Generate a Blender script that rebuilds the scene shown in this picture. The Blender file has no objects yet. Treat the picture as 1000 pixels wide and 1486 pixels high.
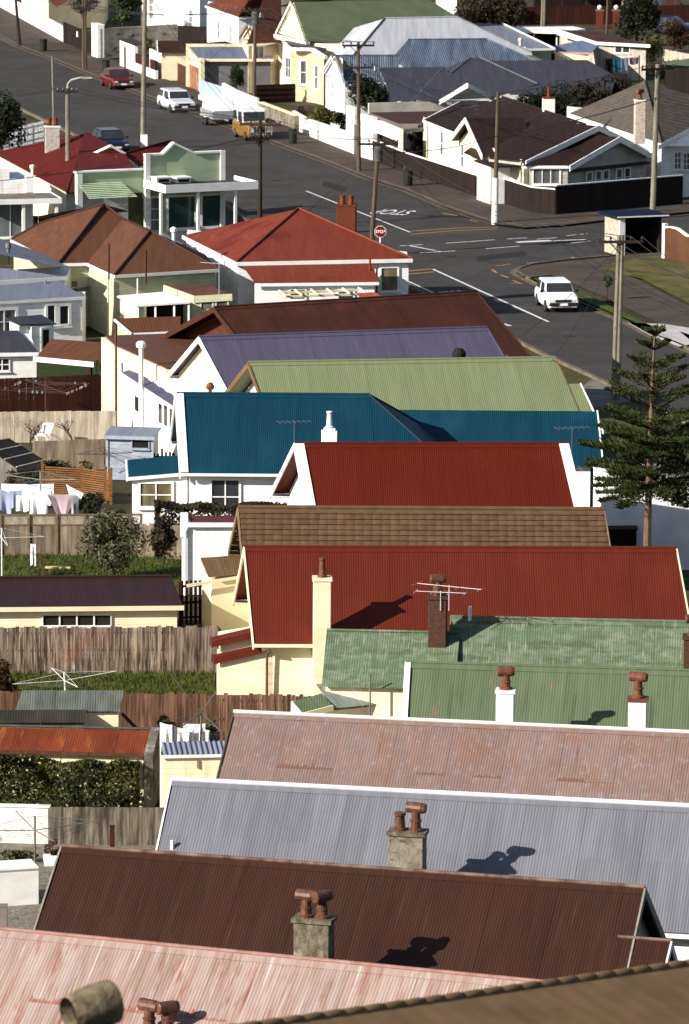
import bpy, bmesh, math, random
from mathutils import Vector, Matrix, noise as mnoise
from mathutils.geometry import tessellate_polygon
R = math.radians
random.seed(7)
SC = bpy.context.scene
COL = SC.collection
# ---------------------------------------------------------------- camera model (a 180 mm lens on a hillside, 35 m above the flat)
FPX, HC = 7500.0, 35.0
PIT = math.atan(1326/FPX)
ROLL = R(0.35)
FWD = Vector((0, math.cos(PIT), -math.sin(PIT)))
UP0 = Vector((0, math.sin(PIT), math.cos(PIT)))
RT0 = Vector((1, 0, 0))
RT = RT0*math.cos(ROLL) + UP0*math.sin(ROLL)
UP = UP0*math.cos(ROLL) - RT0*math.sin(ROLL)
CAMP = Vector((0, 0, HC))
def ray(px, py):
    return (RT*((px-500)/FPX) + UP*((743-py)/FPX) + FWD)
def P(px, py, z=0.0):
    d = ray(px, py); return CAMP + d*((z-HC)/d.z)
def PY(px, py, Y):
    d = ray(px, py); return CAMP + d*(Y/d.y)
def proj(w):
    d = Vector(w)-CAMP; q = d.dot(FWD)
    return (500+FPX*d.dot(RT)/q, 743-FPX*d.dot(UP)/q)
def spx(w):
    return FPX/((Vector(w)-CAMP).dot(FWD))
# ---------------------------------------------------------------- frames: local u right, v away, z up
class Fr:
    def __init__(s, O, a):
        s.O = Vector((O[0], O[1], 0)); s.a = a
        s.u = Vector((math.cos(a), math.sin(a), 0)); s.v = Vector((-math.sin(a), math.cos(a), 0))
    def __call__(s, u, v, z=0):
        return s.O + s.u*u + s.v*v + Vector((0, 0, z))
    def loc(s, px, py, z=0):
        w = P(px, py, z)-s.O
        return w.dot(s.u), w.dot(s.v)
    def at(s, px, py, v):                      # point of a pixel on the vertical plane v = const
        d = ray(px, py); t = (v-(CAMP-s.O).dot(s.v))/d.dot(s.v)
        w = CAMP+d*t; return (w-s.O).dot(s.u), w.z
    def atu(s, px, py, u):                     # on the vertical plane u = const
        d = ray(px, py); t = (u-(CAMP-s.O).dot(s.u))/d.dot(s.u)
        w = CAMP+d*t; return (w-s.O).dot(s.v), w.z
def fr2(A, B, z=0):
    a, b = P(*A, z), P(*B, z)
    return Fr(a, math.atan2(b.y-a.y, b.x-a.x)), math.hypot(b.x-a.x, b.y-a.y)
# ---------------------------------------------------------------- things
INV = {}
def tag(o, label=None, cat=None, group=None, kind=None):
    if label: o['label'] = label
    if cat: o['category'] = cat
    if group: o['group'] = group
    if kind: o['kind'] = kind
    return o
def thing(name, label, cat, O=(0, 0, 0), a=0.0, group=None):
    o = bpy.data.objects.new(name, None); COL.objects.link(o)
    o.empty_display_size = .3
    o.location = O; o.rotation_euler = (0, 0, a)
    INV[o.name] = (Matrix.Translation(Vector(O)) @ Matrix.Rotation(a, 4, 'Z')).inverted()
    return tag(o, label, cat, group)
def root_of(o):
    while o.parent: o = o.parent
    return o
class MB:
    def __init__(s): s.vs = []; s.fs = []
    def add(s, vs, fs):
        n = len(s.vs); s.vs += [Vector(v) for v in vs]; s.fs += [[n+i for i in f] for f in fs]; return s
    def poly(s, pts): return s.add(pts, [list(range(len(pts)))])
    def hexa(s, p):                             # p: 4 bottom, 4 top (same winding)
        return s.add(p, [[3, 2, 1, 0], [4, 5, 6, 7], [0, 1, 5, 4], [1, 2, 6, 5], [2, 3, 7, 6], [3, 0, 4, 7]])
    def fbox(s, f, u0, u1, v0, v1, z0, z1):
        return s.hexa([f(u0, v0, z0), f(u1, v0, z0), f(u1, v1, z0), f(u0, v1, z0), f(u0, v0, z1), f(u1, v0, z1), f(u1, v1, z1), f(u0, v1, z1)])
    def box(s, c, sz, a=0.0):
        f = Fr(c, a); x, y, z = sz[0]/2, sz[1]/2, sz[2]
        return s.fbox(f, -x, x, -y, y, c[2], c[2]+z)
    def prism(s, pts, vec):
        vec = Vector(vec); n = len(pts); a = [Vector(p) for p in pts]; b = [p+vec for p in a]
        return s.add(a+b, [list(range(n))[::-1], list(range(n, 2*n))] + [[i, (i+1) % n, n+(i+1) % n, n+i] for i in range(n)])
    def board(s, a, b, depth, thick, out):      # a board whose top edge runs a-b, hanging depth, thickness along out
        a, b = Vector(a), Vector(b); d = Vector((0, 0, -depth))
        return s.prism([a, b, b+d, a+d], Vector(out)*thick)
    def beam(s, a, b, w, h=None, up=(0, 0, 1)):
        a, b = Vector(a), Vector(b); h = h or w; d = (b-a).normalized(); up = Vector(up)
        if abs(d.dot(up)) > .98: up = Vector((0, 1, 0))
        x = d.cross(up).normalized(); y = x.cross(d)
        q = [x*(-w/2)-y*(h/2), x*(w/2)-y*(h/2), x*(w/2)+y*(h/2), x*(-w/2)+y*(h/2)]
        return s.hexa([a+i for i in q]+[b+i for i in q])
    def tube(s, pts, r, n=8, caps=True):
        pts = [Vector(p) for p in pts]; m = len(pts)
        rs = r if isinstance(r, (list, tuple)) else [r]*m
        vs = []
        d0 = (pts[1]-pts[0]).normalized()
        ref = Vector((0, 0, 1)) if abs(d0.z) < .9 else Vector((1, 0, 0))
        x = d0.cross(ref).normalized()
        for i, p in enumerate(pts):
            d = (pts[min(i+1, m-1)]-pts[max(i-1, 0)]).normalized()
            x = (x-d*x.dot(d)).normalized(); y = d.cross(x)
            vs += [p+(x*math.cos(2*math.pi*k/n)+y*math.sin(2*math.pi*k/n))*rs[i] for k in range(n)]
        fs = [[i*n+k, i*n+(k+1) % n, (i+1)*n+(k+1) % n, (i+1)*n+k] for i in range(m-1) for k in range(n)]
        if caps: fs += [list(range(n))[::-1], list(range((m-1)*n, m*n))]
        return s.add(vs, fs)
    def lathe(s, base, prof, n=14):
        return s.tube2(base, prof, n)
    def tube2(s, base, prof, n):
        base = Vector(base); vs = []
        for r, z in prof: vs += [base+Vector((r*math.cos(2*math.pi*k/n), r*math.sin(2*math.pi*k/n), z)) for k in range(n)]
        m = len(prof)
        fs = [[i*n+k, i*n+(k+1) % n, (i+1)*n+(k+1) % n, (i+1)*n+k] for i in range(m-1) for k in range(n)]
        fs += [list(range(n))[::-1], list(range((m-1)*n, m*n))]
        return s.add(vs, fs)
    def ball(s, c, r, n=8, sq=(1, 1, 1)):
        prof = [(r*math.sin(math.pi*i/n)+1e-4, -r*math.cos(math.pi*i/n)) for i in range(n+1)]
        k = len(s.vs); s.tube2((0, 0, 0), prof, 12)
        for i in range(k, len(s.vs)):
            v = s.vs[i]; s.vs[i] = Vector((v.x*sq[0], v.y*sq[1], v.z*sq[2]))+Vector(c)
        return s
    def build(s, name, m, parent=None, smooth=False, O=None, a=0.0, label=None, bevel=0):
        if parent is not None: Mx = INV[root_of(parent).name]
        else:
            O = O if O is not None else (0, 0, 0)
            Mx = (Matrix.Translation(Vector(O)) @ Matrix.Rotation(a, 4, 'Z')).inverted()
        me = bpy.data.meshes.new(name)
        me.from_pydata([Mx @ v for v in s.vs], [], s.fs)
        bm = bmesh.new(); bm.from_mesh(me)
        if not smooth: bmesh.ops.recalc_face_normals(bm, faces=bm.faces)
        bm.to_mesh(me); bm.free()
        me.materials.append(m)
        if getattr(s, 'dk', None):
            me.materials.append(getattr(s, 'm2', None) or M('dark_tile_edge', C(60, 44, 34), C(46, 34, 28)))  # default second slot: a dark brown for the lower edges of tile courses
            for i in s.dk: me.polygons[i].material_index = 1
        if smooth:
            for p in me.polygons: p.use_smooth = True
        o = bpy.data.objects.new(name, me); COL.objects.link(o)
        if parent is not None: o.parent = parent
        else:
            o.location = O; o.rotation_euler = (0, 0, a)
        if bevel:
            b = o.modifiers.new('bevel', 'BEVEL'); b.width = bevel; b.segments = 1; b.limit_method = 'ANGLE'
        if label: o['label'] = label
        return o
def copy_tree(o, parent=None):
    c = o.copy(); COL.objects.link(c); c.parent = parent
    for ch in list(o.children): copy_tree(ch, c)
    return c
# ---------------------------------------------------------------- corrugated sheets and tiles on any convex roof face
def face_basis(pts):
    pts = [Vector(p) for p in pts]; n = Vector((0, 0, 0))
    for i in range(len(pts)):
        a, b = pts[i], pts[(i+1) % len(pts)]; n += a.cross(b)
    n.normalize()
    if n.z < 0: n = -n
    dn = Vector((0, 0, -1)); dn = dn-n*dn.dot(n)
    dn = dn.normalized() if dn.length > 1e-4 else Vector((0, -1, 0))
    ac = n.cross(dn).normalized()
    return pts, n, dn, ac
def span(poly, a):
    bs = []
    for i in range(len(poly)):
        (a0, b0), (a1, b1) = poly[i], poly[(i+1) % len(poly)]
        if (a0 <= a <= a1) or (a1 <= a <= a0):
            bs.append(b0 if abs(a1-a0) < 1e-9 else b0+(b1-b0)*(a-a0)/(a1-a0))
            if abs(a1-a0) < 1e-9: bs.append(b1)
    return (min(bs), max(bs)) if len(bs) > 1 else None
def corr(mb, pts, pitch=.076, amp=.0037, spp=6, sheet=.762, laps=(), jag=0.0, edge=0.0):
    pts, n, dn, ac = face_basis(pts); o = pts[0]
    q = [((p-o).dot(ac), (p-o).dot(dn)) for p in pts]
    amin, amax = min(x[0] for x in q)+1e-4, max(x[0] for x in q)-1e-4
    bmin, bmax = min(x[1] for x in q), max(x[1] for x in q)
    cuts = [bmin-9]+[bmin+(bmax-bmin)*l for l in laps]+[bmax+9]
    va = sorted(x[0] for x in q if amin < x[0] < amax)
    ns = max(1, int(math.ceil((amax-amin)/sheet)))
    for si in range(ns):
        a0, a1 = amin+si*sheet, min(amax, amin+(si+1)*sheet)
        k = max(1, int(round((a1-a0)/pitch*spp)))
        As = sorted(set([a0+(a1-a0)*i/k for i in range(k+1)]+[x for x in va if a0 < x < a1]))
        for ci in range(len(cuts)-1):
            prev = None; lift = .005*(si % 2)+.010*ci; jg = random.uniform(0, jag) if ci == len(cuts)-2 else 0
            rusty = edge and random.random() < edge; ew = random.uniform(.05, .26); es = random.uniform(0, 9)
            for a in As:
                sp = span(q, a)
                if not sp: prev = None; continue
                b0, b1 = max(sp[0], cuts[ci]), min(sp[1], cuts[ci+1])
                if b1-b0 < 1e-4: prev = None; continue
                h = n*(amp*math.sin(2*math.pi*a/pitch)+amp+lift)
                i = len(mb.vs)
                if rusty and b1-b0 > .5:            # a band of weathering creeping up from the sheet's lower end
                    bm_ = b1-ew*(.35+.65*abs(mnoise.noise(Vector((a*11, es, ci*3.1))))*2.2)
                    mb.vs += [o+ac*a+dn*b0+h, o+ac*a+dn*bm_+h, o+ac*a+dn*(b1+jg)+h]
                    if prev is not None:
                        mb.dk = getattr(mb, 'dk', set()); mb.dk.add(len(mb.fs)+1); mb.fs += [[prev, prev+1, i+1, i], [prev+1, prev+2, i+2, i+1]]
                    prev = i; continue
                mb.vs += [o+ac*a+dn*b0+h, o+ac*a+dn*(b1+jg)+h]
                if prev is not None: mb.fs.append([prev, prev+1, i+1, i])
                prev = i
    return mb
def tiles(mb, pts, tw=.30, th=.26, amp=.018, step=.035, spp=6, dark=True):
    pts, n, dn, ac = face_basis(pts); o = pts[0]
    q = [((p-o).dot(ac), (p-o).dot(dn)) for p in pts]
    amin, amax = min(x[0] for x in q)+1e-4, max(x[0] for x in q)-1e-4
    bmin, bmax = min(x[1] for x in q), max(x[1] for x in q)
    nc = int(math.ceil((bmax-bmin)/th)); nt = int(math.ceil((amax-amin)/tw))
    for c in range(nc):
        c0, c1 = bmin+c*th, bmin+(c+1)*th
        for t in range(nt):
            prev = None; jit = random.uniform(-.004, .004) if dark else 0
            for i in range(spp+1):
                a = amin+tw*(t+i/spp)
                if a > amax: a = amax
                sp = span(q, a)
                if not sp: prev = None; continue
                b0, b1 = max(sp[0], c0), min(sp[1], c1)
                if b1-b0 < 1e-4: prev = None; continue
                ph = i/spp; w = abs(math.sin(math.pi*ph))*amp
                h0 = n*(w+step*(b0-c0)/th+jit); h1 = n*(w+step*(b1-c0)/th+jit); h2 = n*(w+jit-.002)
                k = len(mb.vs)
                mb.vs += [o+ac*a+dn*b0+h0, o+ac*a+dn*b1+h1, o+ac*a+dn*b1+h2]
                if prev is not None:
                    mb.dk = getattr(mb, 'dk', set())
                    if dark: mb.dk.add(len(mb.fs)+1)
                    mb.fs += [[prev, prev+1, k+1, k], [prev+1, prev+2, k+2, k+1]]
                prev = k
    return mb
def flatface(mb, pts, up=.0):
    pts, n, dn, ac = face_basis(pts); return mb.poly([p+n*up for p in pts])
# ---------------------------------------------------------------- materials
def lin(c):
    c = c/255; return c/12.92 if c <= .04045 else ((c+.055)/1.055)**2.4
GAIN = .43
def C(r, g, b, k=GAIN): return (lin(r)*k, lin(g)*k, lin(b)*k, 1)
MATS = {}
def M(name, col, col2=None, scale=(2, 2, 2), lo=.35, hi=.65, island=0.0, spot=None, rough=.65, metal=0.0, bump=None, boards=None, detail=5, spec=.18, transl=0.0, planks=None):
    if name in MATS: return MATS[name]
    m = bpy.data.materials.new(name); m.use_nodes = True; nt = m.node_tree; N = nt.nodes; Lk = nt.links
    b = N['Principled BSDF']; b.inputs['Roughness'].default_value = rough; b.inputs['Metallic'].default_value = metal
    b.inputs['Specular IOR Level'].default_value = spec
    tc = N.new('ShaderNodeTexCoord')
    def noise(sc, det=detail, rg=.6):
        mp = N.new('ShaderNodeMapping'); mp.inputs['Scale'].default_value = sc
        Lk.new(tc.outputs['Object'], mp.inputs['Vector'])
        t = N.new('ShaderNodeTexNoise'); t.inputs['Scale'].default_value = 1; t.inputs['Detail'].default_value = det; t.inputs['Roughness'].default_value = rg
        Lk.new(mp.outputs['Vector'], t.inputs['Vector']); return t.outputs['Fac']
    def rng(sock, a, c, d=0.0, e=1.0):
        r = N.new('ShaderNodeMapRange'); r.clamp = True
        r.inputs['From Min'].default_value = a; r.inputs['From Max'].default_value = c
        r.inputs['To Min'].default_value = d; r.inputs['To Max'].default_value = e
        Lk.new(sock, r.inputs['Value']); return r.outputs['Result']
    def mix(f, A, B, typ='MIX'):
        x = N.new('ShaderNodeMix'); x.data_type = 'RGBA'; x.blend_type = typ
        if isinstance(f, float): x.inputs[0].default_value = f
        else: Lk.new(f, x.inputs[0])
        for i, v in ((6, A), (7, B)):
            if isinstance(v, tuple): x.inputs[i].default_value = v
            else: Lk.new(v, x.inputs[i])
        return x.outputs[2]
    if col2 is None: col2 = tuple(c*.8 for c in col[:3])+(1,)
    cur = mix(rng(noise(scale), lo, hi), col, col2)
    if spot:
        for (sc_, s, l, h) in (spot if isinstance(spot, list) else [spot]):
            cur = mix(rng(noise(s), l, h), cur, sc_)
    if planks:                                   # board joints across a wall surface, in metres along x
        pass
    if island:
        g = N.new('ShaderNodeNewGeometry')
        v = rng(g.outputs['Random Per Island'], 0, 1, 1-island, 1+island)
        hs = N.new('ShaderNodeHueSaturation'); Lk.new(v, hs.inputs['Value']); Lk.new(cur, hs.inputs['Color']); cur = hs.outputs['Color']
    Lk.new(cur, b.inputs['Base Color'])
    hgt = None
    if boards:
        sx = N.new('ShaderNodeSeparateXYZ'); Lk.new(tc.outputs['Object'], sx.inputs[0])
        mu = N.new('ShaderNodeMath'); mu.operation = 'DIVIDE'; mu.inputs[1].default_value = boards; Lk.new(sx.outputs['Z'], mu.inputs[0])
        fr = N.new('ShaderNodeMath'); fr.operation = 'FRACT'; Lk.new(mu.outputs[0], fr.inputs[0])
        iv = N.new('ShaderNodeMath'); iv.operation = 'SUBTRACT'; iv.inputs[0].default_value = 1; Lk.new(fr.outputs[0], iv.inputs[1])
        bp = N.new('ShaderNodeBump'); bp.inputs['Strength'].default_value = .9; bp.inputs['Distance'].default_value = .022
        Lk.new(iv.outputs[0], bp.inputs['Height']); hgt = bp.outputs['Normal']
    if bump:
        bp = N.new('ShaderNodeBump'); bp.inputs['Strength'].default_value = bump[1]; bp.inputs['Distance'].default_value = bump[2] if len(bump) > 2 else .02
        s_ = bump[0] if isinstance(bump[0], tuple) else (bump[0],)*3
        Lk.new(noise(s_, 4), bp.inputs['Height'])
        if hgt: Lk.new(hgt, bp.inputs['Normal'])
        hgt = bp.outputs['Normal']
    if hgt: Lk.new(hgt, b.inputs['Normal'])
    if transl:
        out = N['Material Output']; tr = N.new('ShaderNodeBsdfTranslucent'); Lk.new(cur, tr.inputs['Color'])
        ms = N.new('ShaderNodeMixShader'); ms.inputs[0].default_value = transl
        Lk.new(b.outputs[0], ms.inputs[1]); Lk.new(tr.outputs[0], ms.inputs[2]); Lk.new(ms.outputs[0], out.inputs['Surface'])
    MATS[name] = m; return m
STK = (3.5, .35, .35)       # streaks that run down a slope
WHT = M('white_paint', C(248, 246, 243, .86), C(234, 232, 226, .84), (1.5, 1.5, 3), rough=.5)
WWB = M('white_weatherboard', C(248, 247, 245, .86), C(232, 230, 225, .84), (1.2, 1.2, 2.5), boards=.17, rough=.55, spot=(C(206, 200, 190, .8), (2.4, 2.4, .4), .58, .8))
CWB = M('cream_weatherboard', C(250, 238, 202, .82), C(238, 222, 184, .8), (1.2, 1.2, 2.5), boards=.17, rough=.55, spot=(C(206, 188, 148, .78), (2.4, 2.4, .4), .58, .8))
CRM = M('cream_paint', C(250, 238, 202, .76), C(235, 220, 182, .76), (1.2, 1.2, 2.5), rough=.55)
PGW = M('pale_green_weatherboard', C(214, 212, 178, .76), C(190, 188, 152, .76), (1.2, 1.2, 2.5), boards=.18, rough=.6)
GRW = M('stone_grey_weatherboard', C(196, 192, 180, .76), C(164, 160, 148, .76), (1.2, 1.2, 2.5), boards=.18, rough=.6)
GLS = M('window_glass', (.02, .022, .025, 1), (.035, .035, .04, 1), (1, 1, 1), rough=.08, spec=.3)
CUR = M('curtained_glass', C(180, 168, 130), C(120, 108, 80), (3, 3, .6), rough=.2, spec=.5)
NET = M('net_curtain_glass', C(150, 150, 148), C(95, 96, 98), (4, 4, .7), rough=.15, spec=.5)
TMB = M('weathered_timber', C(182, 164, 142, .55), C(122, 106, 90, .55), (7, 7, .7), island=.24, rough=.85)
TMR = M('reddish_weathered_timber', C(172, 152, 134, .55), C(92, 74, 64, .5), (13, 13, .9), .4, .6, island=.38, rough=.88, spot=[(C(214, 202, 190, .6), (15, 15, .9), .6, .72), (C(150, 88, 60, .5), (.5, .5, .5), .6, .78)])
TMG = M('pale_grey_timber', C(222, 208, 186, .7), C(176, 162, 142, .66), (5, 5, .7), island=.14, rough=.85)
TMD = M('dark_stained_timber', C(58, 42, 36), C(40, 30, 27), (3, 3, .5), island=.12, rough=.8)
TMK = M('red_brown_timber', C(88, 44, 32), C(66, 32, 26), (3, 3, .5), island=.12, rough=.8)
POL = M('pole_timber', C(136, 116, 96), C(96, 80, 66), (8, 8, .5), rough=.85)
POD = M('dark_pole_timber', C(84, 68, 58), C(58, 46, 40), (8, 8, .5), rough=.85)
CNP = M('concrete_pole', C(188, 178, 156), C(150, 140, 122), (5, 5, .8), rough=.85, spot=(C(110, 104, 92), (12, 12, 3), .58, .66))
CON = M('concrete', C(178, 170, 160), C(136, 128, 118), (1.2, 1.2, 1.2), rough=.9, bump=(30, .3, .01))
RCN = M('rough_plaster_stack', C(170, 158, 134), C(108, 98, 82), (7, 7, 4), rough=.9, bump=(25, .8, .03), spot=(C(214, 204, 186), (5, 5, 3), .56, .7))
BRK = M('red_brick', C(150, 78, 48), C(118, 58, 38), (9, 9, 14), rough=.85, island=0, bump=(20, .5, .01))
BRB = M('brown_brick', C(118, 82, 66), C(88, 60, 50), (9, 9, 14), rough=.85, bump=(20, .5, .01))
TER = M('terracotta', C(166, 104, 76), C(124, 76, 58), (8, 8, 5), rough=.6)
TED = M('brown_glazed_clay', C(150, 100, 74), C(96, 62, 48), (9, 9, 6), rough=.42, spec=.4)
TEO = M('orange_clay', C(172, 80, 40), C(140, 62, 34), (9, 9, 5), rough=.7)
STL = M('galvanised_steel', C(168, 168, 164), C(140, 140, 136), (6, 6, 3), rough=.45, metal=.4)
RST = M('rusty_steel', C(130, 84, 62), C(92, 58, 44), (8, 8, 4), rough=.8)
BLK = M('black_rubber', (.012, .012, .012, 1), (.02, .02, .02, 1), (5, 5, 5), rough=.8)
DRK = M('dark_interior', (.010, .009, .009, 1), (.016, .014, .014, 1), (1, 1, 1), rough=.9)
WIR = M('wire', (.02, .02, .02, 1), (.03, .03, .03, 1), (1, 1, 1), rough=.6)
CLO = M('white_cloth', C(250, 248, 250, .9), C(240, 240, 246, .88), (2, 2, 2), rough=.9, transl=.15)
PNK = M('pink_cloth', C(250, 226, 232, .9), C(240, 212, 222, .88), (2, 2, 2), rough=.9, transl=.15)
BLC = M('pale_blue_cloth', C(206, 214, 240, .76), C(190, 200, 232, .76), (2, 2, 2), rough=.9, transl=.15)
DKC = M('dark_cloth', C(44, 40, 60), C(30, 28, 40), (2, 2, 2), rough=.9)
def foliage(name, a, b, isl=.35, tr=.2): return M(name, tuple(x*1.45 for x in a[:3])+(1,), tuple(x*1.45 for x in b[:3])+(1,), (1.3, 1.3, 1.3), .35, .65, island=isl, rough=.7, spec=.25, transl=tr)
FDK = foliage('dark_leaves', C(44, 56, 28), C(28, 38, 20))
FMD = foliage('green_leaves', C(74, 86, 34), C(46, 58, 26))
FYL = foliage('yellow_green_leaves', C(124, 118, 48), C(84, 80, 36))
FBR = foliage('russet_leaves', C(96, 70, 48), C(62, 46, 36))
FOL = foliage('olive_leaves', C(120, 118, 84), C(76, 78, 54))
FPN = foliage('pine_needles', C(76, 84, 34), C(44, 54, 24), .4)
FIV = foliage('ivy_leaves', C(94, 94, 42), C(44, 56, 28), .5)
FHG = foliage('dark_hedge_leaves', C(70, 58, 42), C(44, 42, 28), .3)
BRKW = M('bark', C(96, 78, 62), C(62, 50, 42), (6, 6, 1.5), rough=.9)
# ---------------------------------------------------------------- windows
def window(t, f, c, w, h, face='near', nm=1, nh=0, glass=None, trim=None, fw=.09, dep=.06):
    """c = (u, v, z of the centre) on the wall surface; face: near (-v), far, left (-u), right."""
    e, n = {'near': (f.u, -f.v), 'far': (-f.u, f.v), 'left': (-f.v, -f.u), 'right': (f.v, f.u)}[face]
    o = f(*c); trim = trim or WHT; glass = glass or GLS
    def bx(mb, x0, x1, z0, z1, d0, d1):
        q = []
        for z in (z0, z1):
            for (x, d) in ((x0, d0), (x1, d0), (x1, d1), (x0, d1)): q.append(o+e*x+n*d+Vector((0, 0, z)))
        mb.hexa(q)
    mb = MB(); x, z = w/2, h/2
    bx(mb, -x-fw, -x, -z-fw, z+fw, -.02, dep); bx(mb, x, x+fw, -z-fw, z+fw, -.02, dep)
    bx(mb, -x, x, z, z+fw, -.02, dep); bx(mb, -x, x, -z-fw, -z, -.02, dep+.02)
    for i in range(1, nm+1):
        if nm: bx(mb, -x+w*i/(nm+1)-.025, -x+w*i/(nm+1)+.025, -z, z, -.02, dep-.012)
    for i in range(1, nh+1): bx(mb, -x, x, -z+h*i/(nh+1)-.02, -z+h*i/(nh+1)+.02, -.02, dep-.02)
    fo = mb.build('window', trim, t)
    g = MB(); bx(g, -x, x, -z, z, .004, .014); g.build('pane', glass, fo)
    s = MB(); bx(s, -x-fw-.04, x+fw+.04, -z-fw-.05, -z-fw-.003, -.02, dep+.05); s.build('sill', trim, fo)
    return fo
def door(t, f, c, w, h, face, mat, trim=None):
    e, n = {'near': (f.u, -f.v), 'left': (-f.v, -f.u), 'right': (f.v, f.u)}[face]
    o = f(*c); trim = trim or WHT
    def bx(mb, x0, x1, z0, z1, d0, d1):
        q = []
        for z in (z0, z1):
            for (x, d) in ((x0, d0), (x1, d0), (x1, d1), (x0, d1)): q.append(o+e*x+n*d+Vector((0, 0, z)))
        mb.hexa(q)
    m = MB(); bx(m, -w/2, w/2, 0, h, .004, .03)
    d = m.build('door', mat, t)
    m = MB(); bx(m, -w/2-.1, -w/2, 0, h+.1, -.02, .06); bx(m, w/2, w/2+.1, 0, h+.1, -.02, .06); bx(m, -w/2, w/2, h, h+.1, -.02, .06)
    m.build('door_frame', trim, d)
    m = MB(); bx(m, w/2-.14, w/2-.08, h*.47, h*.5, .03, .08); m.build('handle', STL, d)
    return d
# ---------------------------------------------------------------- gabled cottages of the row
class G: pass
def gable(name, label, L, Rr, zr, wn, zn, wf, zf, roofm, wallm, k=0.0, trim=None, oh=(.3, .3), verge='board', laps=(.55,), cat='house', tile=None,
          gut=True, capm=None, group=None, kn=None, spp=6, vw=.26, gutm=None, capr=.048, edge=0.0, edgem=None):
    h = G(); trim = trim or WHT
    a, b = P(*L, zr), P(*Rr, zr)
    f = Fr(a, math.atan2(b.y-a.y, b.x-a.x)); ln = math.hypot(b.x-a.x, b.y-a.y)
    t = thing(name, label, cat, f(0, 0, 0), f.a, group)
    kn = k if kn is None else kn
    sh = lambda v: -(k if v > 0 else kn)*v
    zz = lambda v: zr-(zr-zn)*(-v)/wn if v <= 0 else zr-(zr-zf)*v/wf
    h.t, h.f, h.ln, h.sh, h.zz, h.wn, h.wf, h.zr, h.zn = t, f, ln, sh, zz, wn, wf, zr, zn
    near = [f(0, 0, zr), f(ln, 0, zr), f(ln+sh(-wn), -wn, zn), f(sh(-wn), -wn, zn)]
    far = [f(ln, 0, zr), f(0, 0, zr), f(sh(wf), wf, zf), f(ln+sh(wf), wf, zf)]
    h.near = near
    mb = MB()
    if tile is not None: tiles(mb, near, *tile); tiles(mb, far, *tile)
    else: corr(mb, near, laps=laps, spp=spp, edge=edge); corr(mb, far, laps=laps, spp=4)
    if edgem: mb.m2 = edgem
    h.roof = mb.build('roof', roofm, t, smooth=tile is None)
    mb = MB()                                    # ridge capping: two flashings and a roll
    mb.tube([f(-.02, 0, zr+.05), f(ln+.02, 0, zr+.05)], capr if tile is None else .08, 8)
    rc = mb.build('ridge_cap', capm or roofm, t)
    for v in (-.17, .17):
        MB().prism([f(-.02, 0, zr+.05), f(ln+.02, 0, zr+.05), f(ln+.02, v, zz(v)+.036), f(-.02, v, zz(v)+.036)], (0, 0, -.012)).build('flashing', roofm, rc)
    # walls
    bl, br = oh; e = .35
    def sec(u, ww):
        return [f(u+sh(-ww[0]), -ww[0], 0), f(u+sh(-ww[0]), -ww[0], zz(-ww[0])-.06), f(u, 0, zr-.06), f(u+sh(ww[1]), ww[1], zz(ww[1])-.06), f(u+sh(ww[1]), ww[1], 0)]
    A, B = sec(bl, (wn-e, wf-e)), sec(ln-br, (wn-e, wf-e))
    mb = MB(); mb.add(A+B, [[0, 1, 2, 3, 4], [9, 8, 7, 6, 5], [0, 5, 6, 1], [4, 3, 8, 9]])
    h.wall = mb.build('wall', wallm, t)
    h.vn, h.vf, h.ul, h.ur = -(wn-e), wf-e, bl, ln-br
    for (v, w2) in ((-wn, -(wn-e)), (wf, wf-e)):
        zs = zz(v)-.03
        mb = MB(); mb.prism([f(sh(v), v, zs), f(ln+sh(v), v, zs), f(ln+sh(v), w2, zs), f(sh(v), w2, zs)], (0, 0, -.02)); mb.build('soffit', trim, t)
    for (u, out) in ((0, -1), (ln, 1)):
        if verge is None: break
        for v, z in ((-wn, zn), (wf, zf)):
            mb = MB()
            if verge == 'cap':
                x0, x1 = (u-.03, u+vw) if out < 0 else (u-vw, u+.03)
                mb.prism([f(x0, 0, zr+.075), f(x1, 0, zr+.075), f(x1+sh(v), v, z+.06), f(x0+sh(v), v, z+.06)], (0, 0, -.03))
            mb.board(f(u, 0, zr+.05), f(u+sh(v), v, z+.05), .24, .045, f.u*out)
            mb.build('bargeboard', trim, t)
    if gut:
        for v in (-wn, wf):
            mb = MB(); d = -.11 if v < 0 else .11
            z = zz(v)
            mb.prism([f(sh(v), v, z-.01), f(sh(v), v+d, z), f(sh(v), v+d, z-.10), f(sh(v), v, z-.13)], f.u*ln); mb.build('gutter', gutm or trim, t)
    return h
def on_near(h, px, py):                          # local (u, v, z) where a pixel meets the near slope
    n = (h.near[1]-h.near[0]).cross(h.near[3]-h.near[0]); d = ray(px, py)
    w = CAMP+d*((h.near[0]-CAMP).dot(n)/d.dot(n)); q = w-h.f.O
    return q.dot(h.f.u), q.dot(h.f.v), w.z
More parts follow.
